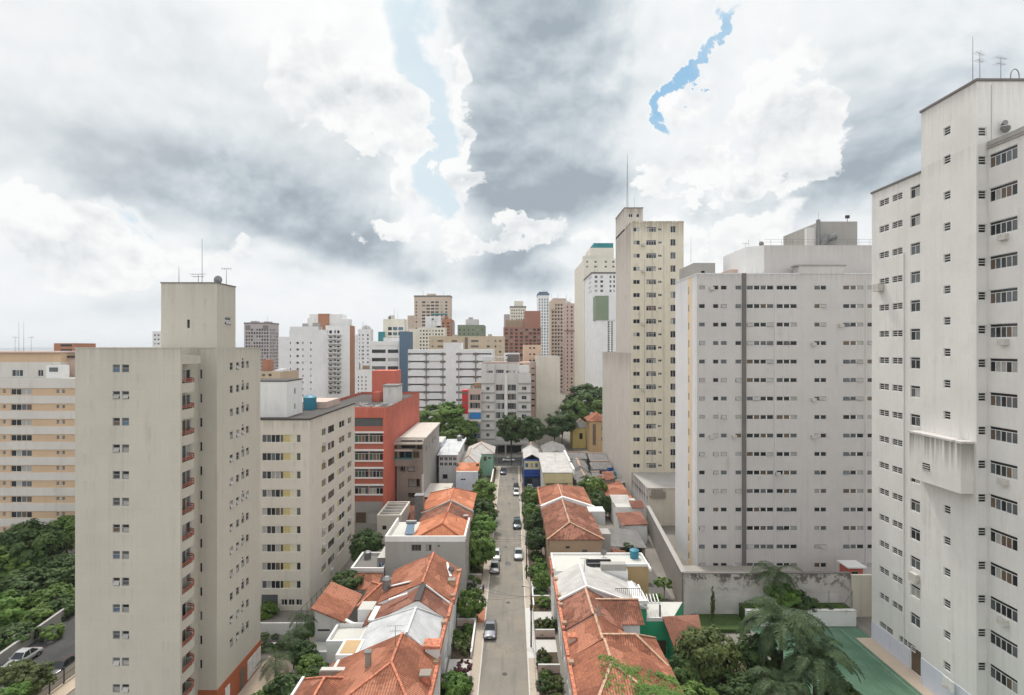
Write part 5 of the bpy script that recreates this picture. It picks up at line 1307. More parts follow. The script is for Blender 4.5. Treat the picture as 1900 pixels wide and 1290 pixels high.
sheetobj('yard', 17.0, 25.4, 84.5, 104, .02, 'yarddark', 'dark asphalt yard behind the white flat roof', .02)
gp = thing('goal_frame', 'white goal frame at the end of the green court', 'goal', (42.5, 76.4, 0)); mb = MB()
for x in (X(1505, 76.4), X(1505, 76.4) - 3.0): mb.cyl((x, 76.4, .05), (x, 76.4, 2.1), .06, n=8); mb.cyl((x, 76.4, 2.1), (x, 77.1, .05), .03, n=6)
mb.cyl((X(1505, 76.4) - 3.0, 76.4, 2.1), (X(1505, 76.4), 76.4, 2.1), .06, n=8); mb.build('goal_posts', [M['frame']], gp)
bh = thing('basketball_hoop', 'basketball hoop with white backboard on the off-white tower wall', 'hoop', (48.3, 59.3, 2.2)); mb = MB(); mb.box(48.05, 48.12, 58.6, 60.2, 2.3, 3.5); mb.build('backboard', [M['frame']], bh); mb = MB(); mb.box(48.12, 48.53, 59.3, 59.5, 2.7, 2.9); mb.build('bracket', [M['darkmetal']], bh); mb = MB()
for k in range(12): mb.cyl((47.75 + .25 * math.cos(.5236 * k), 59.4 + .25 * math.sin(.5236 * k), 2.6), (47.75 + .25 * math.cos(.5236 * (k + 1)), 59.4 + .25 * math.sin(.5236 * (k + 1)), 2.6), .02, n=5)
mb.build('ring', [M['rail']], bh)
for k, px_ in enumerate((1496, 1538, 1581)):
    t = thing('net_pole', ('left thin pole of the court net above the white wall', 'middle thin pole of the court net above the white wall', 'right thin pole of the court net with a diagonal stay')[k], 'pole', (X(px_, 78.5), 78.5, 2.1)); mb = MB(); mb.cyl((X(px_, 78.5), 78.5, 2.1), (X(px_, 78.5), 78.5, 4.6), .05, n=6)
    if k == 2: mb.cyl((X(px_, 78.5), 78.5, 4.4), (X(px_, 78.5) - 1.5, 78.5, 2.1), .04, n=6)
    mb.build('pole', [M['metal']], t)
bt = B('guard_booth', 'small red booth with a white flat roof above the stained wall', 'booth', 56.6, 58.6, 90, 92.5, 1.6); bt.box(56.2, 58.6, 90, 92.5, 0, 3.2, 'red', fw=[(.5, 1.6, 1.2, 1.0, 'slide', 1, 'dark')]); bt.done(); bt.bx('roof', 55.9, 59.2, 89.7, 92.8, 3.2, 3.4, 'white')
# ------------------------------------------------------------------ row houses
def house(name, label, x0, x1, y0, y1, ze, specs, roofm, wallm='white', ridge='ridge', side=None, front=None, cat='house', facade=None, wins=True, capw=.26, z0=0, sidem=None, over=.35):
    """facade: 'L' or 'R' = the wall on the street; specs = roof pieces (pitched() results)"""
    b = B(name, label, cat, x0, x1, y0, y1, z0); r = random.Random(int(y0 * 7 + x0))
    fw = []
    if facade and wins:
        n = max(2, int((y1 - y0) / 2.6)); 
        for k in range(n):
            u = (k + .5) * (y1 - y0) / n - .5
            if ze > 5.5: fw.append((u, ze - 2.5, 1.0, 1.35, 'slide', 2, 'std'))
            if k == n // 2: fw.append((u, .16, 1.0, 2.15, 'plain', 1, 'brown'))
            else: fw.append((u, 1.0, 1.1, 1.3, 'slide', 2, 'std'))
    o = over
    b.box(x0 + o, x1 - o, y0 + .03, y1 - .03, 0, ze - .14, wallm, fw=front or (), rw=[(max(.1, a[0] - 0), *a[1:]) for a in fw] if facade == 'R' else (), lw=fw if facade == 'L' else (), side=sidem)
    mi = b.mi(wallm)
    for F, L, Gb in specs:
        for g in Gb: b.w.poly([(p[0], p[1], p[2] - .16) for p in g], mi)
    b.done()
    if specs: roof_part(b, specs, roofm, ridge, capw)
    return b
def chim(b, x, y, z0, z1, w=.6, m='darkconc', cap='roofflat', name='chimney'):
    mb = MB(); mb.box(x - w / 2, x + w / 2, y - w / 2, y + w / 2, z0, z1); c = b.part(name, mb, m)
    mb = MB(); mb.box(x - w / 2 - .1, x + w / 2 + .1, y - w / 2 - .1, y + w / 2 + .1, z1, z1 + .14); b.part('chimney_cap', mb, cap, c)
def facade_trim(b, x, y0, y1, z, sgn, m='ridge', posts=True):
    """street parapet with tile coping and little piers"""
    mb = MB(); mb.box(min(x, x + .35 * sgn), max(x, x + .35 * sgn), y0, y1, z - .5, z + .18); c = b.part('street_parapet', mb, m)
    if posts:
        p = MB(); k = y0 + .5
        for yy in (y0 + .9, y1 - 1.1): p.box(x - .26, x + .26, yy - .28, yy + .28, z - .3, z + .42)
        q = b.part('parapet_pier', p, 'brownwall')
# --- left row, near to far
h = house('row_house', 'nearest left house, wide orange clay tile roof with a front hip and a chimney', -19.0, -7.8, 46.5, 57.6, 6.8,
    [pitched(-19.2, -7.6, 46.0, 57.6, 6.8, 9.5, xr=-11.7, hip0=6.2, ze0=6.3), pitched(-21.0, -15.4, 45.0, 54.6, 6.4, 8.3, xr=-18.0, hip0=2.6, hip1=2.8)], 'tile', 'offwhite', 'ridge', facade='R', capw=.22)
chim(h, -14.3, 53.6, 8.0, 9.7, .5); mb = MB(); mb.box(-19.6, -17.0, 54.75, 55.4, 6.6, 7.1); h.part('gutter_tank', mb, 'darkconc'); mb = MB(); mb.box(-19.5, -17.1, 54.8, 55.35, 7.1, 7.2); h.part('tank_lid', mb, 'rooflight')
facade_trim(h, -7.95, 46.5, 57.4, 6.9, 1); mb = MB(); mb.box(-21.25, -21.0, 45, 54.6, 5.9, 6.7); h.part('white_gutter', mb, 'white')
chim(h, -8.5, 52.9, 6.9, 8.0, .9, 'ridge', 'darkconc')
h = house('row_house', 'left house with a bright white corrugated sheet roof', -17.2, -8.3, 57.9, 65.6, 6.8, [pitched(-17.4, -8.3, 57.75, 66.0, 6.9, 9.4, xr=-11.3, hip1=2.6, ze0=6.4)], 'zinc', 'white', 'zinc', facade='R')
facade_trim(h, -8.15, 57.8, 65.5, 6.9, 1); mb = MB(); mb.box(-19.0, -16.7, 58.0, 61.2, 5.8, 6.9); sk = h.part('roof_hatch', mb, 'white'); mb = MB(); mb.box(-18.7, -17.0, 58.3, 60.9, 6.9, 6.94); h.part('hatch_floor', mb, 'tan', sk)
p_ = MB(); p_.box(-9.2, -7.75, 57.0, 58.2, 0, 8.2); pc = h.part('corner_pier', p_, 'offwhite'); p_ = MB(); p_.box(-9.4, -7.6, 56.8, 58.4, 8.2, 8.5); h.part('pier_cap', p_, 'ridge', pc)
h = house('row_house', 'left house with a faded brown tile roof crossed by a dark flashing strip', -18.0, -7.9, 66.0, 69.6, 6.8, [pitched(-18.3, -7.7, 65.7, 69.6, 6.8, 9.3, xr=-11.5, ze0=6.0)], 'tile_brown', 'white', 'ridge', facade='R')
mb = MB(); mb.bar((-11.5, 65.2, 9.35), (-11.5, 69.7, 9.42), .75, .16); h.part('flashing_strip', mb, 'roofdark')
mb = MB(); mb.bar((-11.2, 69.55, 9.4), (-8.0, 69.3, 7.1), .16, .14); mb.bar((-15.6, 68.2, 8.1), (-13.2, 68.0, 9.0), .4, .1); h.part('white_flashing', mb, 'white')
facade_trim(h, -8.0, 66.1, 69.5, 6.9, 1, posts=False)
h = house('row_house', 'left house with a tall ridged orange tile roof below the grey concrete house', -17.2, -7.7, 69.9, 80.0, 7.0, [pitched(-17.4, -7.5, 69.75, 80.0, 7.0, 9.6, xr=-11.6), pitched(-20.6, -15.0, 71.5, 79.0, 5.6, 6.9, axis='x', hip0=2.2)], 'tile', 'white', 'ridge', facade='R')
facade_trim(h, -7.8, 70.0, 79.8, 7.1, 1); mb = MB(); mb.bar((-9.6, 79.4, 8.3), (-8.6, 75.6, 7.9), .35, .12); mb.bar((-16.4, 73.2, 7.6), (-13.6, 71.6, 8.9), .5, .12); h.part('white_flashing', mb, 'white')
chim(h, -8.3, 74.2, 7.0, 8.0, .8, 'tan', 'darkconc'); 
# chimney pillar with a tank on the yard side
t = thing('water_tower', 'stubby tan pillar carrying a grey water tank among the left roofs', 'water tank', (-17.0, 73.2, 0)); mb = MB(); mb.box(-17.6, -16.4, 72.7, 73.8, 0, 7.2); mb.build('pillar', [M['tan']], t); mb = MB(); mb.cyl((-17, 73.2, 7.2), (-17, 73.2, 8.6), .62, .55, 14); mb.cyl((-17, 73.2, 8.6), (-17, 73.2, 8.9), .66, .3, 14); mb.build('tank', [M['metal']], t)
# grey concrete house with a new orange roof
d = 85.0
h = B('concrete_house', 'plain grey concrete house with an orange tile roof and a white terrace on top', 'house', -20, -7.4, d, 94.5)
fw = [(X(763.5, d) + 20, Z(1022.5, d), X(781.5, d) - X(763.5, d), 1.0, 'slide', 3, 'dark', 6), (X(790.7, d) + 20, Z(1022.5, d), .85, 1.0, 'slide', 2, 'dark', 6), (X(812, d) + 20, Z(1015, d), .35, .3, 'plain', 1, 'dark')]
h.box(-20, -7.4, d, 94.5, 0, 9.4, 'concgrey', fw=fw, rw=[(1.5, 6.5, 1.2, 1.3, 'slide', 2), (5.5, 6.5, 1.2, 1.3, 'slide', 2), (1.5, 3.2, 1.2, 1.3, 'slide', 2), (5.5, 3.2, 1.2, 1.3, 'slide', 2)], top='rooflight'); h.done()
roof_part(h, [pitched(-16.0, -7.3, 85.3, 94.6, 9.42, 11.2, xr=-11.4, hip0=2.8)], 'tile_new', 'tile_new')
h.parapet(-20, -7.4, d, 94.5, 9.5, .75, .22, 'white', skip='B')
t = thing('solar_heater', 'grey panel and tank of a solar heater on the white terrace of the concrete house', 'solar heater', (-16.6, 88.2, 9.5)); mb = MB(); mb.mesh_part([(-17.4, 87.3, 9.7), (-16.1, 87.3, 9.7), (-16.1, 89.6, 10.7), (-17.4, 89.6, 10.7), (-17.4, 87.3, 9.8), (-16.1, 87.3, 9.8), (-16.1, 89.6, 10.8), (-17.4, 89.6, 10.8)], [(3, 2, 1, 0), (4, 5, 6, 7), (0, 1, 5, 4), (1, 2, 6, 5), (2, 3, 7, 6), (3, 0, 4, 7)]); mb.build('panel', [M['gl_blue']], t); mb = MB(); mb.cyl((-17.6, 89.8, 10.9), (-15.9, 89.8, 10.9), .32, n=12); mb.build('tank', [M['metal']], t); mb = MB()
for xx in (-17.2, -16.3): mb.cyl((xx, 89.5, 9.4), (xx, 89.7, 10.8), .04, n=5); mb.cyl((xx, 87.4, 9.4), (xx, 87.4, 9.75), .04, n=5)
mb.build('stand', [M['metal']], t)
h = house('row_house', 'left house with a dark old tile roof behind the concrete house', -17.5, -7.9, 94.8, 107, 7.2, [pitched(-17.6, -7.8, 94.7, 107, 7.2, 9.4, xr=-12.0)], 'tile_old', 'white', 'ridge', facade='R')
mb = MB(); mb.mesh_part([(-17.8, 106.8, 7.1), (-12.1, 106.8, 9.75), (-7.6, 106.8, 7.5), (-7.6, 106.8, 6.5), (-12.1, 106.8, 8.6), (-17.8, 106.8, 6.1), (-17.8, 107.3, 7.1), (-12.1, 107.3, 9.75), (-7.6, 107.3, 7.5), (-7.6, 107.3, 6.5), (-12.1, 107.3, 8.6), (-17.8, 107.3, 6.1)], [(0, 5, 4, 1), (1, 4, 3, 2), (6, 7, 10, 11), (7, 8, 9, 10), (0, 1, 7, 6), (1, 2, 8, 7), (2, 3, 9, 8), (0, 6, 11, 5)]); h.part('party_parapet', mb, 'concgrey')
chim(h, -8.6, 100.5, 7.2, 8.6, .7, 'redbrick', 'concgrey'); 
h = house('row_house', 'left house with a pale orange tile roof, the farthest tiled one of the left row', -18.3, -8.0, 107.4, 121.5, 7.2, [pitched(-18.4, -7.9, 107.35, 121.5, 7.2, 9.4, xr=-12.6, hip1=4)], 'tile_new', 'white', 'ridge', facade='R')
chim(h, -18.6, 108.5, 4, 10.3, 1.7, 'metal', 'metal', 'roof_tank')
h = house('low_outbuilding', 'low outbuilding with a dull red tile roof at the foot of the raw concrete building', -26.0, -18.8, 110.5, 121, 4.6, [pitched(-26.2, -18.7, 110.3, 121, 4.6, 6.0, axis='x', ze0=4.2)], 'tile_old', 'brownwall', None)
# cream roof frame building and back yards
h = B('open_framed_shed', 'small cream building with an open roof frame beside the red block', 'building', -26.2, -21.6, 104.7, 114); h.box(-26.2, -21.6, 104.7, 114, 0, 7, 'cream', fw=[(1.0, 4.6, .8, .8, 'plain', 1, 'dark'), (3.4, 4.9, .6, .6, 'plain', 1, 'brown')], top='fibre_dark'); h.done(); h.parapet(-26.2, -21.6, 104.7, 114, 7.0, .45, .3, 'cream'); mb = MB()
for k in range(4): mb.bar((-26, 106.5 + 2 * k, 7.35), (-21.8, 106.5 + 2 * k, 7.35), .2, .2)
h.part('roof_beam', mb, 'concrete')
h = B('flat_annex', 'flat roofed annex with a white parapet and a tiled awning behind the small tiled house', 'building', -25.3, -19.9, 84.6, 91.2); h.box(-25.3, -20.2, 84.6, 91.2, 0, 5.0, 'white_old', top='roofflat'); h.done(); h.parapet(-25.3, -20.2, 84.6, 91.2, 5.0, .4, .28, 'white')
mb = MB(); roof_poly(mb, [(-25.2, 80.4, 3.9), (-20.2, 80.4, 3.9), (-20.2, 84.5, 4.7), (-25.2, 84.5, 4.7)]); rp = h.part('awning_roof', mb, 'tile'); rp.modifiers.new('thickness', 'SOLIDIFY').thickness = .12; mb = MB()
for xx in (-25.0, -22.8, -20.4): mb.box(xx - .1, xx + .1, 80.5, 80.7, 0, 3.9)
h.part('awning_post', mb, 'pinkwall')
h = B('glazed_lean_to', 'dark glazed lean-to stacked against the left wall of the concrete house', 'shed', -21.4, -20.05, 85.6, 92); h.box(-21.4, -20.05, 85.6, 92, 0, 6.6, 'fibre_dark', fw=[(.1, .5 + 1.9 * k, 1.1, 1.5, 'slide', 2, 'blue') for k in range(3)], top='rooflight'); h.done()
# small tiled house with a mono-pitch roof, white annexes beside it
h = B('small_tiled_house', 'small white house with a single slope of orange tiles left of the row houses', 'house', -25.4, -21.6, 69, 76); h.face('F', (-25.3, 69.1, 0), 3.6, 5.1, [(.35, 3.6, 1.6, .28, 'plain', 1, 'dark')], 'white_old'); h.face('R', (-21.7, 69.1, 0), 6.8, 5.1, (), 'white_old'); h.face('L', (-25.3, 75.9, 0), 6.8, 6.6, (), 'white_old'); h.face('B', (-21.7, 75.9, 0), 3.6, 5.1, (), 'white_old'); h.w.poly([(-25.3, 69.1, 5.1), (-21.7, 69.1, 5.1), (-25.3, 69.1, 6.65)], h.mi('white_old')); h.done()
mb = MB(); roof_poly(mb, [(-25.6, 68.6, 6.85), (-21.2, 68.6, 5.0), (-21.2, 76.4, 5.0), (-25.6, 76.4, 6.85)]); rp = h.part('roof', mb, 'tile', weld=True); q = rp.modifiers.new('thickness', 'SOLIDIFY'); q.thickness = .16; q.offset = -1
h = B('white_yard_annex', 'white flat topped annex between the small tiled house and the white sheet roof', 'building', -22.2, -17.6, 64.5, 69); h.box(-22.2, -18.2, 64.5, 68.8, 0, 4.4, 'white', top='rooflight'); h.box(-19.9, -18.0, 69.5, 71.8, 0, 6.2, 'white', top='rooflight'); h.done(); h.parapet(-22.2, -18.2, 64.5, 68.8, 4.4, .5, .2, 'white'); mb = MB(); mb.bar((-21.3, 68.9, 5.2), (-18.8, 68.9, 3.9), .5, .15); h.part('stair_slab', mb, 'white')
h = B('white_garden_wall_block', 'low white block at the foot of the small tiled house', 'building', -25.4, -21.5, 66.2, 68.6); h.box(-25.4, -22.3, 66.2, 68.5, 0, 2.6, 'bluewhite', top='rooflight'); h.done()
wallthing('white_fence_wall', 'white boundary wall below the palms beside the paved forecourt', 'wall', [(-26.2, 58), (-26.0, 68.5)], 1.5, .2, 'white')
wallthing('planter_wall', 'white planter wall in front of the cream block', 'wall', [(-38.5, 75.2), (-28.2, 75.2)], 1.6, .3, 'white')
wallthing('planter_kerb', 'low white kerb of the forecourt flower bed', 'wall', [(-38.5, 72.3), (-28.6, 72.3)], .35, .3, 'white')
fe = thing('steel_fence', 'tall thin steel fence by the corner of the cream block', 'fence', (-28.5, 78, 0)); mb = MB()
for k in range(9): yy = 74 + k * 1.5; mb.cyl((-29.6 + .15 * k, yy, 0), (-29.6 + .15 * k, yy, 3.6), .05, n=5)
for zz in (1.2, 2.4, 3.5): mb.bar((-29.6, 74, zz), (-28.4, 86, zz), .05, .05)
mb.build('fence_frame', [M['metal']], fe)
# far left of the row: white houses, mint house
d = 146
h = B('white_grid_house', 'white house with a grid of small windows under a pale sloping sheet roof', 'house', -19.9, -14.6, d, 168); h.box(-19.8, -14.9, d + .2, 168, 0, 10.6, 'white_old', fw=[(.2 + k * 1.2, z, .95, .95, 'slide', 2, 'dark') for k in range(4) for z in (9.3, 7.9)] + [(1.0, 4.4, 1.3, 1.2, 'plain', 1, 'dark')]); h.done()
mb = MB(); roof_poly(mb, [(-20.3, d - .6, 11.0), (-14.4, d - .6, 11.0), (-14.4, 168.5, 11.4), (-20.3, 168.5, 11.4)]); rp = h.part('roof', mb, 'zinc', weld=True); rp.modifiers.new('thickness', 'SOLIDIFY').thickness = .18; mb = MB(); mb.box(-14.55, -14.3, d - .6, 168.5, 11.2, 11.9); h.part('roof_parapet', mb, 'white')
h = B('grey_back_building', 'grey building with a car deck behind the white grid house', 'building', -25.0, -20.2, 150, 166); h.box(-25, -20.3, 150, 166, 0, 7.4, 'concgrey', fw=[(2.3, 5.2, 2.3, 1.6, 'plain', 1, 'dark')], top='roofflat'); h.box(-24, -20.3, 156, 166, 7.3, 12.6, 'bluewhite', fw=[(1.2, 3.2, 1.2, 1.0, 'slide', 2, 'dark')], top='rooflight'); h.done()
d = 136
h = B('bluish_house', 'bluish white house with a patch of bright orange tiles on its roof', 'house', -14.2, -8.6, d, 146); h.box(-14.1, -8.7, d + .1, 145.5, 0, 8.6, 'bluewhite', fw=[(1.1, 6.4, 1.3, .5, 'slide', 2, 'dark'), (4.0, 4.5, 1.2, 1.0, 'slide', 2), (.1, 3.6, 5.0, .25, 'plain', 1, 'blue')], rw=[(2, 5, 1.2, 1.2, 'slide', 2), (6, 5, 1.2, 1.2, 'slide', 2)], top='rooflight'); h.done(); roof_part(h, [pitched(-14.3, -8.4, 137.0, 146, 8.7, 9.8, axis='x', ze0=8.65)], 'tile_new', None)
h = house('grey_roof_house', 'house with a sagging grey sheet roof left of the mint house', -15.6, -9.6, 152, 167, 6.8, [pitched(-15.8, -9.4, 152, 167, 6.8, 9.0, hip0=3)], 'fibre', 'white_old', 'ridgepale')
h = house('mint_house', 'small mint green house under a grey hip roof near the cross street', -14.2, -5.6, 168, 180, 6.9, [pitched(-14.4, -5.4, 167.8, 180.2, 6.9, 9.4, hip0=4.5, hip1=4.5)], 'fibre', 'mint', 'ridgepale', front=[(5.0, 4.6, .9, 1.4, 'plain', 1, 'dark'), (6.4, 5.1, 1.0, .8, 'slide', 2, 'dark')])
wallthing('cream_garden_wall', 'cream garden wall along the pavement below the mint house', 'wall', [(-6.0, 131), (-5.7, 166)], 2.6, .3, 'paleyellow', 'white_old')
h = B('low_white_house', 'low white flat house with a bent gutter between the tiled and white grid houses', 'house', -21.4, -16.5, 122.5, 136); h.box(-21.4, -14.8, 122.5, 135.8, 0, 5.8, 'white_old', top='concrete', rw=[(3, 3.6, 1.3, 1.2, 'slide', 2)]); h.done(); mb = MB(); mb.box(-21.5, -14.7, 122.3, 122.5, 5.6, 6.0); h.part('gutter', mb, 'roofdark')
# --- right row, near to far
h = house('row_house', 'nearest right house, orange tile roof with creeper growing on its front slope', 6.1, 16.2, 46, 57.2, 7.0, [pitched(6.0, 16.4, 45.5, 57.2, 7.0, 9.05, xr=9.8, hip0=7.4)], 'tile', 'palegrey', 'ridgepale', facade='L')
facade_trim(h, 6.15, 46, 57, 7.1, -1)
r = random.Random(12); cr = MB(); 
for k in range(2600):
    while True:
        x = r.uniform(8.5, 16.2); y = r.uniform(46, 53.5)
        pch = .10 + .9 * max(0, min(1, mnoise.noise(Vector((x * .55, y * .55, 3))) * 1.7 + (.25 if x > 14 or y < 48 else -.15)))
        if r.random() < pch: break
    if y < 46.2 + (x - 6) * 0: continue
    zf = min(7.0 + (y - 45.5) / 7.4 * 2.05, 7.0 + (16.4 - x) / 6.6 * 2.05) + .1 + r.random() * .22
    a = r.uniform(0, 6.28); l = r.uniform(.09, .19); nz = Vector((r.uniform(-.5, .5), r.uniform(-.8, .2), 1)).normalized(); tx = nz.orthogonal().normalized(); tx = Matrix.Rotation(a, 3, nz) @ tx; ty = nz.cross(tx); c = Vector((x, y, zf))
    cr.poly([c - tx * l, c + ty * l * .6, c + tx * l, c - ty * l * .6])
tag(cr.build('creeper', [M['leaf_c']]), 'green creeper spreading over the front slope of the nearest right roof', 'creeper')
h = house('row_house', 'second right house, orange roof with a side wing hipped towards the garden', 6.2, 10.5, 57.4, 62.4, 7.0, [pitched(6.0, 13.2, 57.2, 62.4, 7.0, 9.05, xr=9.6), pitched(9.6, 16.4, 55.6, 61.6, 6.8, 8.9, xr=58.4, hip1=3.0, axis='x')], 'tile', 'palegrey', 'ridgepale', facade='L')
mb = MB(); mb.box(10.2, 15.9, 57.4, 61.3, 0, 6.7); h.part('wing_wall', mb, 'palegrey'); facade_trim(h, 6.15, 57.4, 62.2, 7.1, -1, posts=False); chim(h, 6.7, 60.0, 7.0, 7.9, .8, 'pinkwall', 'ridge')
h = house('row_house', 'third right house, moss darkened tile roof in front of the grey sheet roof', 6.2, 12.8, 62.6, 69.2, 7.2, [pitched(6.0, 13.0, 62.4, 69.3, 7.2, 9.15, xr=9.4), pitched(9.4, 15.8, 64.2, 69.25, 7.0, 8.5, xr=67.4, axis='x')], 'tile_old', 'palegrey', 'ridgepale', facade='L')
mb = MB(); mb.box(12.0, 15.3, 64.5, 69.1, 0, 6.85); h.part('wing_wall', mb, 'palegrey'); facade_trim(h, 6.15, 62.6, 69.1, 7.3, -1)
h = house('grey_roofed_house', 'right house with a pale grey sheet roof and white verge tiles', 6.1, 17.4, 69.6, 76.6, 7.0, [pitched(6.0, 17.6, 69.45, 77.0, 7.4, 9.2, xr=9.6, ze1=6.4)], 'fibre', 'white', 'white', facade='L')
facade_trim(h, 6.15, 69.7, 76.5, 7.3, -1); mb = MB(); mb.bar((6.0, 69.35, 7.5), (9.6, 69.35, 9.3), .3, .22); mb.bar((9.6, 69.35, 9.3), (17.5, 69.35, 6.5), .3, .22); h.part('verge_trim', mb, 'white')
h = B('green_walled_house', 'green walled back house with white roof terraces', 'house', 13.4, 22.5, 69.5, 74.6)
h.face('F', (14.6, 69.62, 0), 2.8, 7.0, (), 'green'); h.face('F', (17.4, 69.55, 0), 3.2, 4.8, [(.6, .3, 1.9, 1.9, 'plain', 1, 'brown')], 'green'); h.face('R', (17.4, 69.62, 4.8), 4.9, 2.2, (), 'bluewhite')
h.face('R', (20.6, 69.55, 0), 5, 4.8, (), 'green'); h.face('B', (20.6, 74.6, 0), 6, 4.8, (), 'green'); h.w.poly([(17.4, 69.55, 4.78), (20.6, 69.55, 4.78), (23.6, 74.6, 4.78), (17.4, 74.6, 4.78)], h.mi('rooflight')); h.w.poly([(20.6, 69.55, 0), (23.6, 74.6, 0), (23.6, 74.6, 4.78), (20.6, 69.55, 4.78)], h.mi('green'))
h.w.poly([(13.6, 69.5, 6.98), (17.4, 69.5, 6.98), (17.4, 74.4, 6.98), (13.6, 74.4, 6.98)], h.mi('white')); h.done()
h.parapet(17.4, 20.6, 69.55, 74.6, 4.8, .35, .15, 'white', skip='RB'); h.parapet(13.6, 17.4, 69.45, 74.4, 7.0, .4, .15, 'white', skip='B'); mb = MB()
for k in range(14): mb.cyl((13.8 + .26 * k, 71.6, 7.0), (13.8 + .26 * k, 71.6, 8.0), .03, n=4)
mb.bar((13.7, 71.6, 8.0), (17.3, 71.6, 8.0), .06, .06); h.part('terrace_railing', mb, 'darkmetal'); mb = MB()
for k in range(5): mb.bar((17.5 + .45 * k, 70.9, 6.5), (17.8 + .45 * k, 73.2, 6.5), .1, .12)
mb.bar((17.4, 70.9, 6.4), (19.6, 70.9, 6.4), .1, .12); mb.cyl((19.4, 70.9, 4.8), (19.4, 70.9, 6.4), .06, n=5); h.part('pergola', mb, 'white'); mb = MB(); mb.cyl((19.2, 69.9, 4.8), (19.2, 69.9, 6.6), .1, n=6); mb.box(18.8, 19.6, 69.8, 70.0, 4.8, 5.0); h.part('vent_pipe', mb, 'darkmetal')
h = B('garden_pavilion', 'brown tiled garden pavilion with green walls under the trees', 'pavilion', 19.8, 24.0, 65.4, 69.6); h.face('L', (20.1, 69.4, 0), 3.8, 4.0, (), 'green'); h.face('F', (20.1, 68.6, 0), 3.5, 4.2, [(.4, .2, 2.6, 2.6, 'plain', 1, 'dark')], 'green'); h.face('B', (23.6, 69.4, 0), 3.5, 4.5, (), 'green'); h.done(); mb = MB(); roof_poly(mb, [(19.6, 65.2, 3.75), (23.6, 66.4, 3.95), (24.2, 69.9, 5.4), (19.4, 69.6, 5.25)]); rp = h.part('roof', mb, 'tile_brown', weld=True); q = rp.modifiers.new('thickness', 'SOLIDIFY'); q.thickness = .16; q.offset = -1; mb = MB()
for p in ((19.9, 65.6), (23.2, 66.7)): mb.cyl((p[0], p[1], 0), (p[0], p[1], 3.8), .12, n=8)
h.part('post', mb, 'tan')
cpt = B('carport', 'dark sheet roofed carport in the yard behind the white flat roof', 'carport', 18.2, 25.0, 100.5, 108.5); cpt.box(24.4, 24.9, 100.8, 108.3, 0, 2.6, 'blockwork'); cpt.done(); mb = MB(); roof_poly(mb, [(18.0, 100.3, 3.0), (25.1, 100.3, 2.7), (25.1, 108.7, 3.3), (18.0, 108.7, 3.6)]); rp = cpt.part('roof', mb, 'fibre_dark', weld=True); rp.modifiers.new('thickness', 'SOLIDIFY').thickness = .12; mb = MB()
for p in ((18.3, 100.6), (18.3, 108.4), (21.4, 100.6)): mb.cyl((p[0], p[1], 0), (p[0], p[1], 3.0), .09, n=6)
cpt.part('post', mb, 'metal')
wallthing('yard_wall', 'low stained wall between the yard and the brown walled house', 'wall', [(17.8, 91.5), (23.5, 91.5)], 2.2, .25, 'white_old', 'concgrey')
ts = B('tiled_lean_to', 'small orange tiled lean-to behind the brown walled house', 'shed', 17.7, 20.2, 93, 97.5); ts.box(17.9, 20.2, 93.2, 97.3, 0, 3.2, 'pinkwall'); ts.done(); mb = MB(); roof_poly(mb, [(17.7, 92.9, 3.8), (20.5, 92.9, 3.2), (20.5, 97.6, 3.2), (17.7, 97.6, 3.8)]); rp = ts.part('roof', mb, 'tile_old', weld=True); rp.modifiers.new('thickness', 'SOLIDIFY').thickness = .12
# white flat roof
h = B('flat_roof_house', 'house with a large white flat roof and an ochre side wall', 'house', 6.0, 20, 75.0, 83.3)
h.box(6.0, 16.6, 77.2, 83.3, 0, 8.0, 'white', top='rooflight', lw=[(1.2, 5, 1.2, 1.3, 'slide', 2), (4, 5, 1.2, 1.3, 'slide', 2)]); h.box(16.6, 20, 78.9, 83.3, 0, 8.0, 'tan', top='rooflight', skip='L', fw=[(.5, .2, 1.6, 2.1, 'plain', 1, 'dark')]); h.done()
h.parapet(6.0, 20, 77.2, 83.3, 8.0, .28, .2, 'white', skip='F'); mb = MB()
for a, e in (((11.0, 78.6), (14.6, 78.6)), ((11.0, 80.2), (14.6, 80.2)), ((11.0, 78.6), (11.0, 80.2)), ((14.6, 78.6), (14.6, 80.2))): mb.bar((a[0], a[1], 8.25), (e[0], e[1], 8.25), .12, .5)
h.part('skylight_frame', mb, 'darkmetal'); mb = MB(); mb.box(12.8, 16.4, 77.25, 78.3, 8.0, 8.9); h.part('roof_box', mb, 'concgrey'); mb = MB(); mb.box(16.5, 20.1, 78.8, 79.05, 7.98, 8.35); h.part('ochre_wall_cap', mb, 'white'); facade_trim(h, 6.05, 77.3, 83.2, 7.6, -1, 'ridge')
h = house('brown_walled_house', 'right house with a brown end wall and a mottled tile roof', 6.2, 15.6, 92.2, 110, 7.2, [pitched(6.0, 15.8, 92.0, 110.2, 7.2, 9.0, xr=10.2, hip0=3.6)], 'tile_old', 'brownwall', 'ridgepale', facade='L', over=.2, front=[(2.8, 5.6, .7, .4, 'plain', 1, 'dark'), (5.6, 4.9, .9, .5, 'plain', 1, 'cur')])
mb = MB(); mb.box(15.7, 17.6, 96, 99.0, 0, 6.8); h.part('side_block', mb, 'concgrey')
h = house('row_house', 'right house with a faded pinkish tile roof and a white party parapet', 6.2, 16.4, 110.5, 126, 7.2, [pitched(6.1, 16.8, 110.4, 126.2, 7.2, 9.0, xr=10.4, hip1=4)], 'tile', 'pinkwall', 'ridgepale', facade='L')
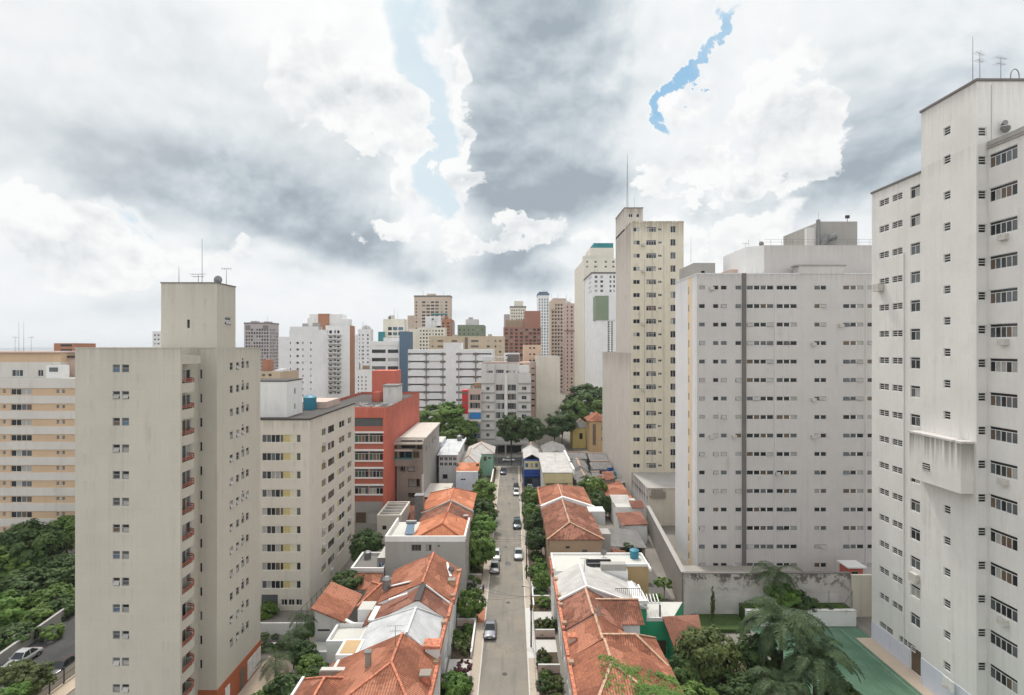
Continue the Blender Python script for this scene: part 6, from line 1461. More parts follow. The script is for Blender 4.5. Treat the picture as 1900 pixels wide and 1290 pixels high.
mb = MB(); mb.mesh_part([(5.9, 110.1, 7.6), (10.4, 110.1, 9.5), (16.9, 110.1, 7.5), (16.9, 110.1, 6.5), (10.4, 110.1, 8.5), (5.9, 110.1, 6.7), (5.9, 110.9, 7.6), (10.4, 110.9, 9.5), (16.9, 110.9, 7.5), (16.9, 110.9, 6.5), (10.4, 110.9, 8.5), (5.9, 110.9, 6.7)], [(0, 5, 4, 1), (1, 4, 3, 2), (6, 7, 10, 11), (7, 8, 9, 10), (0, 1, 7, 6), (1, 2, 8, 7), (2, 3, 9, 8), (0, 6, 11, 5)]); h.part('party_parapet', mb, 'white'); mb = MB(); mb.box(15.2, 18.4, 106.5, 109.9, 5, 7.6); h.part('white_roof_block', mb, 'white_old'); facade_trim(h, 6.15, 110.6, 125.8, 7.3, -1)
# yard buildings right
h = B('small_white_house', 'small white house with a brown tile roof in the yard beside the block wall', 'house', 22.6, 27.6, 110, 117); h.box(22.8, 27.6, 110, 116.5, 0, 3.7, 'white', lw=[(2.0, 1.6, 2.2, 1.1, 'slide', 3, 'dark')]); h.done(); mb = MB(); roof_poly(mb, [(22.4, 109.7, 3.8), (27.8, 109.7, 4.1), (27.8, 116.8, 4.5), (22.4, 116.8, 4.2)]); rp = h.part('roof', mb, 'tile_brown', weld=True); rp.modifiers.new('thickness', 'SOLIDIFY').thickness = .14
h = B('white_back_block', 'white back block with a grey sheet roof below the yellow tower', 'building', 22.9, 28.6, 118.5, 126); h.box(23.0, 28.4, 118.5, 125.5, 0, 4.9, 'white', top='rooflight'); h.done(); mb = MB(); roof_poly(mb, [(22.8, 121.5, 4.95), (27.0, 121.5, 4.95), (27.0, 126, 5.6), (22.8, 126, 5.6)]); rp = h.part('roof', mb, 'fibre', weld=True); rp.modifiers.new('thickness', 'SOLIDIFY').thickness = .12; mb = MB(); roof_poly(mb, [(26.2, 117.6, 5.0), (29.0, 117.6, 5.0), (29.2, 121, 5.7), (26.2, 121, 5.7)]); rp = h.part('tiled_canopy', mb, 'tile_brown', weld=True); rp.modifiers.new('thickness', 'SOLIDIFY').thickness = .12
h = house('orange_shed', 'shed with one slope of bright orange tiles against the yellow tower side wall', 22.6, 28.6, 127, 140.5, 3.6, [], 'tile', 'pinkwall', None); mb = MB(); roof_poly(mb, [(23.4, 126.6, 3.4), (28.4, 126.6, 4.6), (28.2, 141, 5.2), (22.2, 141, 3.9)]); rp = h.part('roof', mb, 'tile', weld=True); rp.modifiers.new('thickness', 'SOLIDIFY').thickness = .14
d = 138
h = B('yellow_fronted_shop', 'building with a pale yellow front and a pale grey sloping sheet roof', 'building', 8.0, 15.8, d, 163); h.box(8.1, 15.6, d + .3, 163, 0, 7.4, 'paleyellow', fw=[(.6, 3.4, 2.2, 1.7, 'plain', 1, 'dark'), (3.4, 3.4, 2.8, 1.7, 'plain', 1, 'dark')], side='white_old'); h.done(); mb = MB(); roof_poly(mb, [(7.8, d, 8.0), (15.9, d, 8.0), (15.9, 163.3, 8.2), (7.8, 163.3, 8.2)]); rp = h.part('roof', mb, 'fibre', weld=True); rp.modifiers.new('thickness', 'SOLIDIFY').thickness = .2; mb = MB(); mb.box(15.6, 16.1, d - .1, 163.4, 7.6, 8.9); h.part('white_parapet', mb, 'white'); mb = MB(); mb.box(8.2, 15.5, d + .05, d + .28, 5.3, 7.75); h.part('yellow_fascia', mb, 'paleyellow')
h = house('grey_warehouse', 'grey roofed shed behind the yellow fronted building', 9.6, 17.2, 163.8, 180.5, 7.4, [pitched(9.5, 17.3, 163.6, 180.6, 7.4, 8.7)], 'fibre_dark', 'concgrey', None)
d = 155
h = B('blue_shop', 'blue and white shop with a figure frieze, facing down the street', 'shop', 3.5, 8.0, d, 170); h.face('F', (3.5, d, 0), 4.5, 3.2, [(.3, .2, 2.0, 2.3, 'plain', 1, 'dark'), (2.5, .2, 1.7, 2.3, 'plain', 1, 'dark')], 'blue'); h.face('F', (3.5, d, 3.2), 4.5, 1.9, (), 'blue'); h.face('F', (3.5, d, 5.1), 4.5, 2.3, [(.3, .35, .9, 1.3, 'slide', 1, 'blue'), (1.9, .35, .6, 1.3, 'plain', 1, 'brown'), (3.1, .35, .9, 1.3, 'slide', 1, 'blue')], 'paleyellow'); h.face('F', (3.5, d, 7.4), 4.5, .5, (), 'blue'); h.face('L', (3.5, 170, 0), 15, 7.9, [(3, 4.6, 1.2, 1.3, 'slide', 2), (9, 4.6, 1.2, 1.3, 'slide', 2)], 'blue'); h.face('R', (8, d, 0), 15, 7.9, (), 'white_old'); h.face('B', (8, 170, 0), 4.5, 7.9, (), 'white_old'); h.done(); roof_part(h, [pitched(3.3, 8.2, 155.5, 170.3, 7.9, 9.2)], 'fibre', None); mb = MB(); mb.box(3.4, 8.1, d - .9, d - .004, 3.2, 3.4); h.part('awning', mb, 'blue'); mb = MB(); mb.box(3.45, 8.05, d - .06, d - .003, 5.0, 5.15); h.part('white_ledge', mb, 'white')
h = house('grey_hip_house', 'grey roofed house behind the blue shop under the twin trees', 3.2, 9.0, 171, 181, 6.6, [pitched(3.0, 9.2, 170.8, 181.2, 6.6, 8.6, hip0=2, hip1=2)], 'fibre_dark', 'white_old', 'ridgepale')
# jumble of old sheds
r = random.Random(21); sheds = [(17.6, 22.5, 160, 168, 4.5), (17.9, 23.4, 168.8, 178, 5.2), (24.0, 29.3, 158, 166, 4.4), (24.3, 29.7, 166.8, 178, 5.0), (17.2, 22.0, 146, 153.5, 4.2), (22.6, 27.5, 148, 157, 3.8), (17.0, 21.8, 154, 159.4, 4.8)]
lab = ['old grey sheet shed nearest the white parapet, streaked roof', 'old grey shed with pale cross flashings behind the yellow fronted building', 'low dark shed beside the yellow tower wall', 'far dark shed at the corner of the cross street by the yellow tower', 'dark shed with a patched roof at the front of the shed jumble', 'lowest dark shed strewn with junk in front of the yellow tower', 'shed with a curled grey roof in the middle of the jumble']
for (x0, x1, y0, y1, ze), lb in zip(sheds, lab):
    h = house('old_shed', lb, x0, x1, y0, y1, ze, [pitched(x0 - .2, x1 + .2, y0 - .2, y1 + .2, ze, ze + r.uniform(.9, 1.6), axis=r.choice('xy'))], 'fibre_dark', r.choice(('darkconc', 'concgrey', 'white_old')), 'ridgepale', cat='shed', capw=.4, over=.2)
jk = [('blue tarpaulin heap on the junk shed roof', 'tarpaulin', 25.5, 152, 5.1, 'paint_navy', 1.1), ('blue plastic drum heap beside the yellow tower wall', 'drums', 28.3, 156, 4.8, 'blue', .9)]
for lb, ct, x, y, z, m, s_ in jk:
    mb = MB(); rr = random.Random(5)
    for k in range(7): a = rr.uniform(0, 6.28); mb.cyl((x + s_ * math.cos(a) * .8, y + s_ * math.sin(a) * .8, z - .4), (x + s_ * math.cos(a) * .8, y + s_ * math.sin(a) * .8, z + .5), .35, .3, 9)
    t = thing('junk_heap', lb, ct, (x, y, z)); mb.build('drums', [M[m]], t)
for k in range(12):
    x, y = r.uniform(17.3, 28.5), r.uniform(141, 146 if k % 2 else 158); w_, l_, h_ = r.uniform(1.6, 3.2), r.uniform(1.8, 3.6), r.uniform(2.4, 5.6)
    lt = B('lean_to', 'small weathered lean-to squeezed among the dark sheds below the yellow tower', 'shed', x, x + w_, y, y + l_, 0, 'lean-tos among the dark sheds'); lt.box(x, x + w_, y, y + l_, 0, h_, r.choice(('darkconc', 'concgrey', 'white_old', 'brownwall')), top='roofflat'); lt.done(); mb = MB(); roof_poly(mb, [(x - .2, y - .3, h_ + .05), (x + w_ + .2, y - .3, h_ + .05 + r.uniform(-.1, .5)), (x + w_ + .2, y + l_ + .2, h_ + .6), (x - .2, y + l_ + .2, h_ + .5)]); rp = lt.part('roof', mb, r.choice(('fibre_dark', 'fibre_dark', 'fibre', 'tile_old')), weld=True); rp.modifiers.new('thickness', 'SOLIDIFY').thickness = .1
tank('blue water tank standing among the dark sheds', 28.2, 150, 0, .9, 5.6)
# yellow and orange-roofed houses beyond the cross street
h = house('yellow_house', 'bright yellow house with a grey roof beyond the sheds', 23.8, 31.0, 214, 224, 8.2, [pitched(23.6, 31.2, 213.8, 224.2, 8.2, 11.2, hip0=3, hip1=3)], 'fibre_dark', 'lemon', 'ridgepale', front=[(2.6, 3.6, 1.3, 2.4, 'plain', 1, 'dark'), (5.2, 4.2, 1.5, 1.8, 'plain', 1, 'dark')])
h = house('orange_roof_house', 'ochre house with an orange roof touching the yellow tower', 29.0, 36.5, 204, 214, 12.2, [pitched(28.6, 36.9, 203.6, 214.4, 12.2, 14.8, hip0=3.5, hip1=3.5)], 'tile', 'tan', 'ridge', front=[(1.2, 3, 1.2, 8, 'plain', 1, 'brown'), (4.4, 8.5, 1.0, 1.6, 'slide', 2), (4.4, 4.5, 1.0, 1.6, 'slide', 2)])
# ------------------------------------------------------------------ buildings closing the street
def centre_block():
    d = 205.0; x0, x1 = X(893, d), X(985, d); b = B('centre_block', 'weathered pale apartment block closing the far end of the street', 'building', x0, x1, d, d + 20)
    FH = 17.2 * d / 1000; zt = Z(675, d); zs = [Z(712, d) - FH * k for k in range(1, 8)]
    xl, xr = X(917.5, d), X(961.7, d)
    def rows(xa, px_list, kind, hh, up, n, gl):
        return [(X(a, d) - xa, z + up, X(e, d) - X(a, d), hh, kind, n, g) for z in zs if z > 2 for (a, e), g in zip(px_list, gl)]
    b.face('F', (x0, d, 0), xl - x0, zt, rows(x0, [(902, 908.5)], 'slide', 1.3, 1.0, 2, ['dark']) + [(1.8, zt - 3.6, 2.6, 1.0, 'slide', 3, 'cur')], 'white_old')
    b.face('F', (xl, d + 1.4, 0), xr - xl, zt, rows(xl, [(920, 935.5), (942, 957.5)], 'slide', 2.4, .7, 4, ['std', 'dark']) + [(.5, zt - 3.7, 3.0, 1.4, 'slide', 4, 'dark'), (4.4, zt - 3.6, 1.9, 1.0, 'slide', 2, 'cur'), (7, zt - 3.6, 1.0, 1.0, 'slide', 1, 'cur')], 'white_old')
    b.face('F', (xr, d, 0), x1 - xr, zt - 3.6, rows(xr, [(968, 977)], 'slide', 1.4, 1.0, 2, ['dark']), 'white_old')
    b.face('R', (xl, d, 0), 1.4, zt, (), 'white_old'); b.face('L', (xr, d + 1.4, 0), 1.4, zt - 3.6, (), 'white_old'); b.face('L', (xr, d + 20, zt - 3.6), 18.6, .01, (), 'white_old')
    b.face('R', (x1, d, 0), 20, zt - 3.6, (), 'concgrey'); b.face('L', (x0, d + 20, 0), 20, zt, (), 'concgrey'); b.face('B', (x1, d + 20, 0), x1 - x0, zt - 3.6, (), 'concgrey'); b.face('R', (xr, d + 1.4, zt - 3.6), 18.6, 3.6, (), 'white_old')
    b.w.poly([(x0, d, zt - .03), (xl, d, zt - .03), (xl, d + 1.4, zt - .03), (xr, d + 1.4, zt - .03), (xr, d + 20, zt - .03), (x0, d + 20, zt - .03)], b.mi('roofflat')); b.w.poly([(xr, d, zt - 3.63), (x1, d, zt - 3.63), (x1, d + 20, zt - 3.63), (xr, d + 20, zt - 3.63)], b.mi('roofflat'))
    b.done()
    l = MB()
    for z in [Z(712, d)] + zs:
        if z > 3: l.box(x0 - .1, xl + .1, d - .35, d - .004, z - .12, z + .28); l.box(xr - .1, x1 + .1, d - .35, d - .004, z - .12, z + .28)
    b.part('ledge', l, 'concgrey'); p = MB(); p.box(X(936.6, d), X(941, d), d + .9, d + 1.39, 3, zt - 4.2); b.part('white_pier', p, 'white')
    s = MB(); s.box(X(895, d), X(985, d), d + 3, d + 12, zt - .02, zt + .5); b.part('roof_terrace_slab', s, 'pinkwall'); s = MB()
    for k in range(9): s.box(X(896 + 5.5 * k, d), X(897 + 5.5 * k, d), d + 3.2, d + 3.5, zt + .5, Z(664, d))
    s.box(X(895, d), X(942, d), d + 3, d + 6.5, Z(664, d), Z(662.5, d)); b.part('roof_pergola', s, 'white_old'); s = MB(); s.box(X(941, d), X(964, d), d + 6, d + 12, zt + .4, Z(658, d)); b.part('roof_room', s, 'dkgrey')
    s = MB(); s.box(X(963, d), X(982, d), d + 1, d + 5, zt - 3.6, zt - .6); b.part('terrace_room', s, 'white'); g = MB(); g.box(x0, x1, d - 3.2, d - .005, 3.4, 4.0); g.box(x0 + 4.8, x0 + 5.4, d - 3.1, d - 2.6, 0, 3.4); g.box(x0 + 9, x0 + 9.6, d - 3.1, d - 2.6, 0, 3.4); b.part('ground_floor_canopy', g, 'concgrey'); g = MB(); g.box(x0 + .3, x1 - .3, d - .06, d - .008, .3, 3.2); b.part('shopfront', g, 'gl_dark')
centre_block()
def red_blue_shop():
    d = 203.0; x0, x1 = X(868.5, d), X(892.6, d); b = B('corner_shop_block', 'white corner block with a red tower and a blue panel beyond the cross street', 'building', X(857, d), x1, d, d + 14)
    b.face('F', (x0, d, 0), x1 - x0, Z(722, d), [(X(872, d) - x0, Z(743, d), 3.9, Z(732, d) - Z(743, d), 'slide', 4, 'dark'), (X(872, d) - x0, Z(758, d), 3.9, Z(747, d) - Z(758, d), 'slide', 4, 'dark'), (X(872, d) - x0, Z(800, d), 3.9, Z(787, d) - Z(800, d), 'slide', 4, 'blue'), (X(872, d) - x0, Z(814, d), 3.9, 1.9, 'slide', 3, 'blue')], 'pinkwall')
    b.face('R', (x1 - .01, d, 0), 2, Z(722, d), (), 'white_old'); b.face('L', (x0, d + 14, 0), 14, Z(722, d), (), 'white'); b.face('B', (x1, d + 14, 0), x1 - x0, Z(722, d), (), 'white'); b.w.poly([(x0, d, Z(722, d) - .02), (x1, d, Z(722, d) - .02), (x1, d + 14, Z(722, d) - .02), (x0, d + 14, Z(722, d) - .02)], b.mi('roofflat')); b.done()
    M['signred'] = plain('red_cladding', (.52, .025, .03), .5); M['signblue'] = plain('blue_cladding', (.02, .20, .52), .5)
    s = MB(); s.box(X(857.5, d), x0 - .003, d - .3, d + 5, Z(768, d), Z(724, d)); b.part('red_tower', s, 'signred'); s = MB(); s.box(X(857, d), x0 - .1, d - .36, d - .301, Z(731, d), Z(727, d)); s.box(X(858, d), x0 - .1, d - .36, d - .301, Z(749, d), Z(746, d)); b.part('dark_band', s, 'framebr'); s = MB(); s.box(X(857.6, d) , x0 - .1, d - .2, d + 5, 0, Z(768, d) - .01); b.part('tower_base', s, 'white')
    s = MB(); s.box(X(871.5, d), x1 - .1, d - .25, d - .005, Z(777, d), Z(766, d)); b.part('blue_panel', s, 'signblue'); s = MB(); s.box(x0, x1, d - .2, d - .004, Z(783, d), Z(778.5, d)); s.box(x0, x1, d - .2, d - .004, Z(765, d), Z(760, d)); b.part('white_band', s, 'fwhite')
    s = MB(); s.box(X(878, d), x1 - .1, d + 4, d + 8, Z(722, d) - .05, Z(712, d)); s.box(X(872, d), X(876, d), d + 3, d + 4, Z(722, d) - .05, Z(716, d)); b.part('roof_shelter', s, 'brownwall')
red_blue_shop()
# ------------------------------------------------------------------ skyline: every tower a thing with its own walls, storeys and roof pieces
def far(name, label, px0, px1, yt, d, depth, m, cols=(), y0=None, dy=8, hpx=3, n=60, ybot=760, gl='dark', kind='plain', scols=(), side=None, sm=None, blocks=(), cap=None, cat='tower', wn=1, fm=0, bands=None, inset=.16, extra=None):
    x0, x1 = X(px0, d), X(px1, d); zt = Z(yt, d); b = B(name, label, cat, x0, x1, d, d + depth); b.far = True; b.inset = inset
    y0 = yt + dy if y0 is None else y0; k = d / 1000
    rows = [(Z(y0 + dy * i + hpx / 2, d), hpx * k) for i in range(n) if y0 + dy * i < ybot]; rows = [q for q in rows if q[0] > 1 and q[0] + q[1] < zt - .2]
    fw = [(X(a, d) - x0, v, (e - a) * k, h, kind, wn, gl, fm) for v, h in rows for a, e in cols]
    sw = [(a * depth, v, (e - a) * depth, h, kind, wn, gl, fm) for v, h in rows for a, e in scols]
    left = (px0 + px1) / 2 < 950
    b.box(x0, x1, d, d + depth, 0, zt, m, fw=fw, rw=sw if left else (), lw=[(depth - q[0] - q[2], *q[1:]) for q in sw] if not left else (), top='roofflat', side=sm or side)
    if extra: extra(b)
    b.done()
    for nm, a, e, ya, yb, mm, dp in blocks:       # roof pieces: pixel span, top and bottom rows
        o = MB(); o.box(X(a, d), X(e, d), d + dp, d + dp + min(depth - dp, (e - a) * k * 1.2 + 2), Z(yb, d), Z(ya, d)); b.part(nm, o, mm)
    if cat == 'tower':                       # lift rooms, tanks and masts on the roofs
        q = random.Random(px0 * 3 + int(d)); o = MB(); w_ = x1 - x0
        for i in range(2):
            a = x0 + w_ * q.uniform(.1, .7); h_ = q.uniform(1.2, 3.2); o2 = MB(); o2.box(a, a + w_ * q.uniform(.12, .25), d + depth * .3, d + depth * .7, zt, zt + h_); b.part('roof_hut', o2, q.choice(('concgrey', 'white_old', m)))
        for i in range(q.randrange(1, 4)): a = x0 + w_ * q.uniform(.1, .9); o2 = MB(); o2.cyl((a, d + depth * .4, zt), (a, d + depth * .4, zt + q.uniform(4, 9)), .09 * d / 400, n=5); b.part('mast', o2, 'metal')
    if bands:
        nm, mm, ys, th, a, e, pr = bands; o = MB()
        for y in ys: o.box(X(a, d), X(e, d), d - pr, d - .004, Z(y + th, d), Z(y, d))
        b.part(nm, o, mm)
    if cap: o = MB(); o.box(x0 - .3, x1 + .3, d - .3, d + depth + .3, zt, zt + cap[0]); b.part('roof_cap', o, cap[1])
    return b
ev = lambda a, e, w, n: [(a + (e - a - w) * i / max(1, n - 1), a + (e - a - w) * i / max(1, n - 1) + w) for i in range(n)]
far('pink_grey_tower', 'pinkish grey office tower with a fine window grid behind the beige tower', 453, 500, 601, 480, 19, 'pinkgrey', ev(456, 498, 3.4, 9), 612, 6.2, 4.0, 15, gl='std', scols=ev(.06, .94, .09, 6), cap=(1.2, 'dkgrey'), blocks=[('roof_vent', 456, 464, 604, 612, 'dkgrey', -.4), ('roof_vent', 488, 498, 604, 612, 'dkgrey', -.4)])
far('white_stepped_tower', 'white apartment tower with a stepped sloping top left of the rust panelled tower', 537, 601, 612, 240, 5, 'fwhite', [(538, 540), (550, 554.5), (561, 563), (575.5, 578)], 636.5, 12.2, 3.8, 9, gl='dark', kind='slide', blocks=[('stair_tower', 537, 590, 606, 612.2, 'fwhite', .4), ('left_wing', 516, 536.9, 625, 760, 'fwhite', .3), ('right_wing', 600.9, 604, 620, 760, 'fwhite', .3)], ybot=742)
tk = far('rust_panelled_tower', 'white tower with a rust red top panel and balcony columns', 604, 649, 604, 262, 8.5, 'white', [(605, 608.5), (610.5, 616), (620, 623), (625, 630)], 616, 8.6, 5.6, 14, gl='dark', side='brownpanel', ybot=738, inset=.9, blocks=[('top_block', 572, 633, 583, 603.9, 'white', 1.5), ('right_step', 633.1, 645, 592, 603.9, 'white', 1.5), ('left_wing', 566, 603.8, 590, 760, 'white', 3), ('rust_panel', 589, 609, 582, 614, 'brownpanel', .9)])
o = MB()
for i in range(13):
    for a, e in ((608, 618), (623, 631.5)): o.box(X(a, 261), X(e, 261), 260.7, 261.99, Z(624.6 + 8.6 * i, 261), Z(621.4 + 8.6 * i, 261))
tk.part('balcony', o, 'concgrey')
far('slim_white_tower', 'slim white tower right of the rust panelled one', 664, 688, 611, 400, 7, 'fwhite', [(666, 668), (672, 675), (681, 684)], 622, 7.2, 3.2, 12, gl='std', blocks=[('roof_room', 670, 684, 607, 611.2, 'fwhite', 3), ('left_wing', 655, 663.9, 621, 760, 'fwhite', 2)])
far('white_low_block', 'low white block with scattered windows left of the coral red tower top', 659, 690, 686, 225, 5, 'white', [(664, 666), (670.5, 672.5), (678, 680)], 700, 7.2, 3.6, 8, gl='dark', blocks=[('brown_roof', 661, 680, 679, 686.2, 'brownwall', 4)])
far('banded_office', 'white office block with black window bands beside the slate blue slab', 688, 741, 641, 285, 30, 'fwhite', [(690, 715.5), (719.5, 739)], 652, 15.5, 6.5, 5, gl='dark', ybot=730, cap=(2.2, 'white'))
far('slate_blue_slab', 'slate blue blank slab at the right of the banded office', 741, 757, 615, 283, 14, 'fblue', (), side='fblue', cat='building')
far('cream_glass_tower', 'cream topped tower with blue glass and a teal shoulder', 711, 750, 592, 330, 9, 'fcream', [(720, 727), (729, 737), (739, 748)], 610, 9.5, 6, 4, gl='blue', ybot=650, blocks=[('teal_shoulder', 704, 714, 616, 640, 'fteal', -3), ('pitched_cap', 715, 745, 627, 634, 'fwhite', -5)])
far('beige_tower_block', 'tall beige tower with a square lift top, highest of the middle skyline', 768.5, 836, 551, 560, 14, 'fbeige', ev(783, 814, 6.4, 4) + [(771, 774), (818, 821), (826, 830)], 561, 6.1, 3.3, 24, gl='std', blocks=[('lift_top', 790, 806, 544, 551.2, 'fbeige', 6), ('left_wing', 754, 768.3, 585, 760, 'fbeige', 6)], ybot=640, cap=(1.5, 'dkgrey'))
far('cream_balcony_block', 'cream block with a white upper part below the beige tower', 776, 826, 608, 380, 10, 'fcream', ev(779, 822, 3, 8), 614, 6.6, 3.3, 6, gl='brown', ybot=650, blocks=[('white_top', 787, 816, 586, 608.2, 'fwhite', 5), ('green_roof_edge', 797, 827, 581, 583, 'fteal', 6), ('left_wing', 757, 775.8, 610, 760, 'fcream', 2), ('teal_vent', 799, 803, 590, 593, 'dkgrey', 4.6)])
far('rust_tower', 'small rust brown tower beside the cream block', 817, 837, 592, 400, 22, 'brownpanel', [(820, 824), (829, 834)], 600, 6, 3, 8, gl='dark', blocks=[('grey_side', 837.1, 842, 597, 700, 'pinkgrey', 3)])
far('grey_green_block', 'grey green block with a pale roof room', 849, 898, 603, 440, 30, 'fgreen', ev(852, 895, 2.2, 6), 612, 8, 2.4, 3, gl='dark', blocks=[('roof_room', 863, 886, 592, 603.1, 'white_old', 5), ('roof_tank', 868, 876, 588.5, 592.1, 'concgrey', 6)], cat='building')
far('tan_long_block', 'long tan block with a dark central seam above the white grid block', 797, 936, 624, 330, 28, 'ftan', [(801, 804), (812, 822), (838, 848), (874, 888), (903, 909), (918, 921), (926, 930)], 633, 10, 3.6, 4, gl='brown', cat='building', bands=('dark_seam', 'framebr', [626], 60, 862.5, 868, .2), blocks=[('roof_hut', 905, 912, 620, 624.1, 'ftan', 4), ('roof_hut', 838, 846, 621, 624.1, 'ftan', 4)])
def gridblock():
    d = 250.0; b = B('white_grid_block', 'long white block ruled by dark pipes and narrow window strips', 'building', X(757, d), X(915, d), d, d + 26); b.far = True; x0 = X(757, d); k = d / 1000
    fw = []
    for i in range(8):
        y = 655.5 + 14.2 * i; z = Z(y + 2.6, d)
        for a, e in ((761, 787), (794, 818), (856, 880), (887, 912)): fw.append((X(a, d) - x0, z, (e - a) * k, 2.6 * k, 'plain', 1, 'std'))
    b.box(x0, X(915, d), d, d + 26, 0, Z(648.5, d), 'fwhite', fw=fw, top='rooflight', side='fwhite'); b.done()
    p = MB(); n = MB()
    for px_ in (790.7, 822, 851.5, 882.7): p.box(X(px_ - .7, d), X(px_ + .7, d), d - .3, d - .004, 4, Z(654, d))
    pp = b.part('dark_pipe', p, 'dkgrey')
    for i in range(8):
        for px_ in (759.5, 787.7, 793.7, 819, 825, 848.5, 854.5, 879.7, 885.7): n.box(X(px_ - 1.8, d), X(px_ + 1.8, d), d - .5, d - .006, Z(658.8 + 14.2 * i, d), Z(655 + 14.2 * i, d))
    b.part('dark_bracket', n, 'framebr'); s = MB(); s.box(X(823, d), X(855, d), d - .25, d + 12, 0, Z(636, d)); b.part('stair_tower', s, 'fwhite')
gridblock()
far('brick_red_tower', 'brick red tower with a taller right half and dark balconies', 934, 1004, 607, 420, 36, 'fbrick', ev(937, 970, 5.4, 4) + ev(974.5, 1002, 5.4, 4), 612, 6.75, 4.3, 14, gl='dark', inset=1.2, blocks=[('upper_half', 973.5, 1003, 577, 607.2, 'fbrick', .5), ('dark_crown', 938, 973, 594, 607.1, 'brownwall', 3)], ybot=700)
far('cream_crowned_tower', 'cream tower with a square crown behind the brick red tower', 946, 976, 571, 560, 30, 'fcream', ev(949, 973, 2.2, 6), 576, 5.6, 2.8, 8, gl='brown', blocks=[('square_crown', 954, 971, 558, 571.1, 'fcream', 5), ('left_tower', 935, 945.8, 583, 640, 'pinkgrey', 3)], cap=(1.5, 'dkgrey'))
far('blue_grey_tower', 'slim blue grey tower with a dark hipped crown', 998, 1019, 548, 640, 26, 'fwhite', ev(1000, 1017, 2.3, 4), 556, 5.4, 3.4, 24, gl='blue', blocks=[('crown', 1000.5, 1017, 541, 548.2, 'fblue', 3)], cap=(2.5, 'fblue'))
far('pinkish_tower', 'pinkish beige tower left of its paler neighbour', 1022, 1051, 557, 500, 30, 'fbeige', ev(1024, 1049, 3.4, 5), 566, 6.6, 3.6, 24, gl='dark', blocks=[('roof_room', 1028, 1051, 553, 557.2, 'pinkwall', 4), ('roof_room', 1021, 1030, 560, 575, 'fbeige', -2)])
far('pale_pink_tower', 'pale pinkish tower with dark balcony column beside the tall cream tower', 1049, 1066, 563, 460, 26, 'pinkwall', [(1052, 1054), (1059, 1062.5)], 570, 7, 3.8, 24, gl='dark', bands=('dark_ledge', 'framebr', [613], 2, 1047, 1066, .8), scols=[(.3, .5)])
far('cream_tall_tower', 'tall cream tower with a green roof, behind the yellow tower', 1084, 1142, 480, 365, 56, 'fcream', [(1088, 1091), (1103, 1107), (1122, 1126), (1136, 1140)], 486, 9, 3, 3, gl='dark', scols=(), ybot=500, blocks=[('upper_storey', 1097, 1142, 457, 480.2, 'fcream', 6), ('green_roof', 1105, 1142, 447, 457.1, 'fteal', 8), ('roof_room', 1084, 1096, 473, 480.1, 'fcream', 3)])
far('white_windowed_tower', 'white tower with a dark cornice in front of the tall cream tower', 1098, 1142, 508, 332, 36, 'fwhite', [(1103.5, 1108.5), (1114, 1119), (1131, 1134.5), (1138, 1141)], 514, 8.6, 4.6, 5, gl='std', ybot=548, cap=(1.0, 'dkgrey'), scols=[(.05 + .12 * i, .11 + .12 * i) for i in range(3)])
far('green_panel_tower', 'white slab with a green top panel and two dark stripes', 1107, 1142, 594, 300, 26, 'fwhite', [(1127.5, 1131), (1134, 1137)], 598, 4.2, 3.0, 24, gl='dark', ybot=700, blocks=[('green_panel', 1105.5, 1129, 549, 593.9, 'fgreen', -.6), ('grey_panel', 1129.1, 1142, 549, 593.9, 'fwhite', -.4)])
d = 225
far('cream_blank_block', 'blank cream wall building right of the pale apartment block', 996, 1039, 661, 225, 22, 'creamblank', (), cat='building', scols=[(.3, .5)], y0=670, dy=13, hpx=5)
far('peach_block', 'peach block with small dark windows behind the blank cream building', 972, 1004, 640, 245, 24, 'fpeach', [(982, 985.5), (989, 993)], 646, 11.5, 3, 8, gl='dark', cat='building')
far('peach_side_strip', 'narrow pinkish building with stacked openings beside the blank cream one', 984, 996, 672, 232, 14, 'pinkwall', [(986, 992)], 684, 11.5, 3, 12, gl='dark', cat='building')
far('white_annex_block', 'small white block above the pale apartment block roof', 935, 964, 655, 300, 14, 'fwhite', [(938, 944)], 660, 8, 3, 2, gl='dark', cat='building')
far('small_far_tower', 'small pale tower peeping out left of the beige tower roof box', 283, 300, 615, 300, 16, 'palegrey', [(286, 289), (292, 296)], 622, 8, 3, 3, gl='std')
far('red_white_roof_hut', 'red and white hut beyond the striped block roof', 100, 137, 637, 190, 10, 'brownpanel', [(112, 134)], 641, 9, 4, 2, gl='cur', cat='building')
far('low_ochre_block', 'low ochre roofed block glimpsed between the beige tower and the pink grey tower', 470, 520, 690, 160, 14, 'ftan', [(486, 492), (498, 504)], 696, 9, 4, 2, gl='dark', cat='building', blocks=[('red_roof_room', 478, 488, 668, 690.1, 'brownpanel', 3), ('white_roof_room', 506, 518, 686, 690.1, 'white', 2)])
r = random.Random(44)
# ------------------------------------------------------------------ vegetation
def T(px_, py_, d, rpx, label, leaf='leaf_a', prof='tree', seed=1, rz=None, group=None, name='tree', rv=1.0, trunk=True, zmin=None, cat='tree'):
    rad = rpx * d / 1000; zc = Z(py_, d)
    return tree(name, label, X(px_, d), d, rad, max(zc, zmin or rad * .5), rad * rv, leaf, prof, seed, group, 0, cat, trunk)
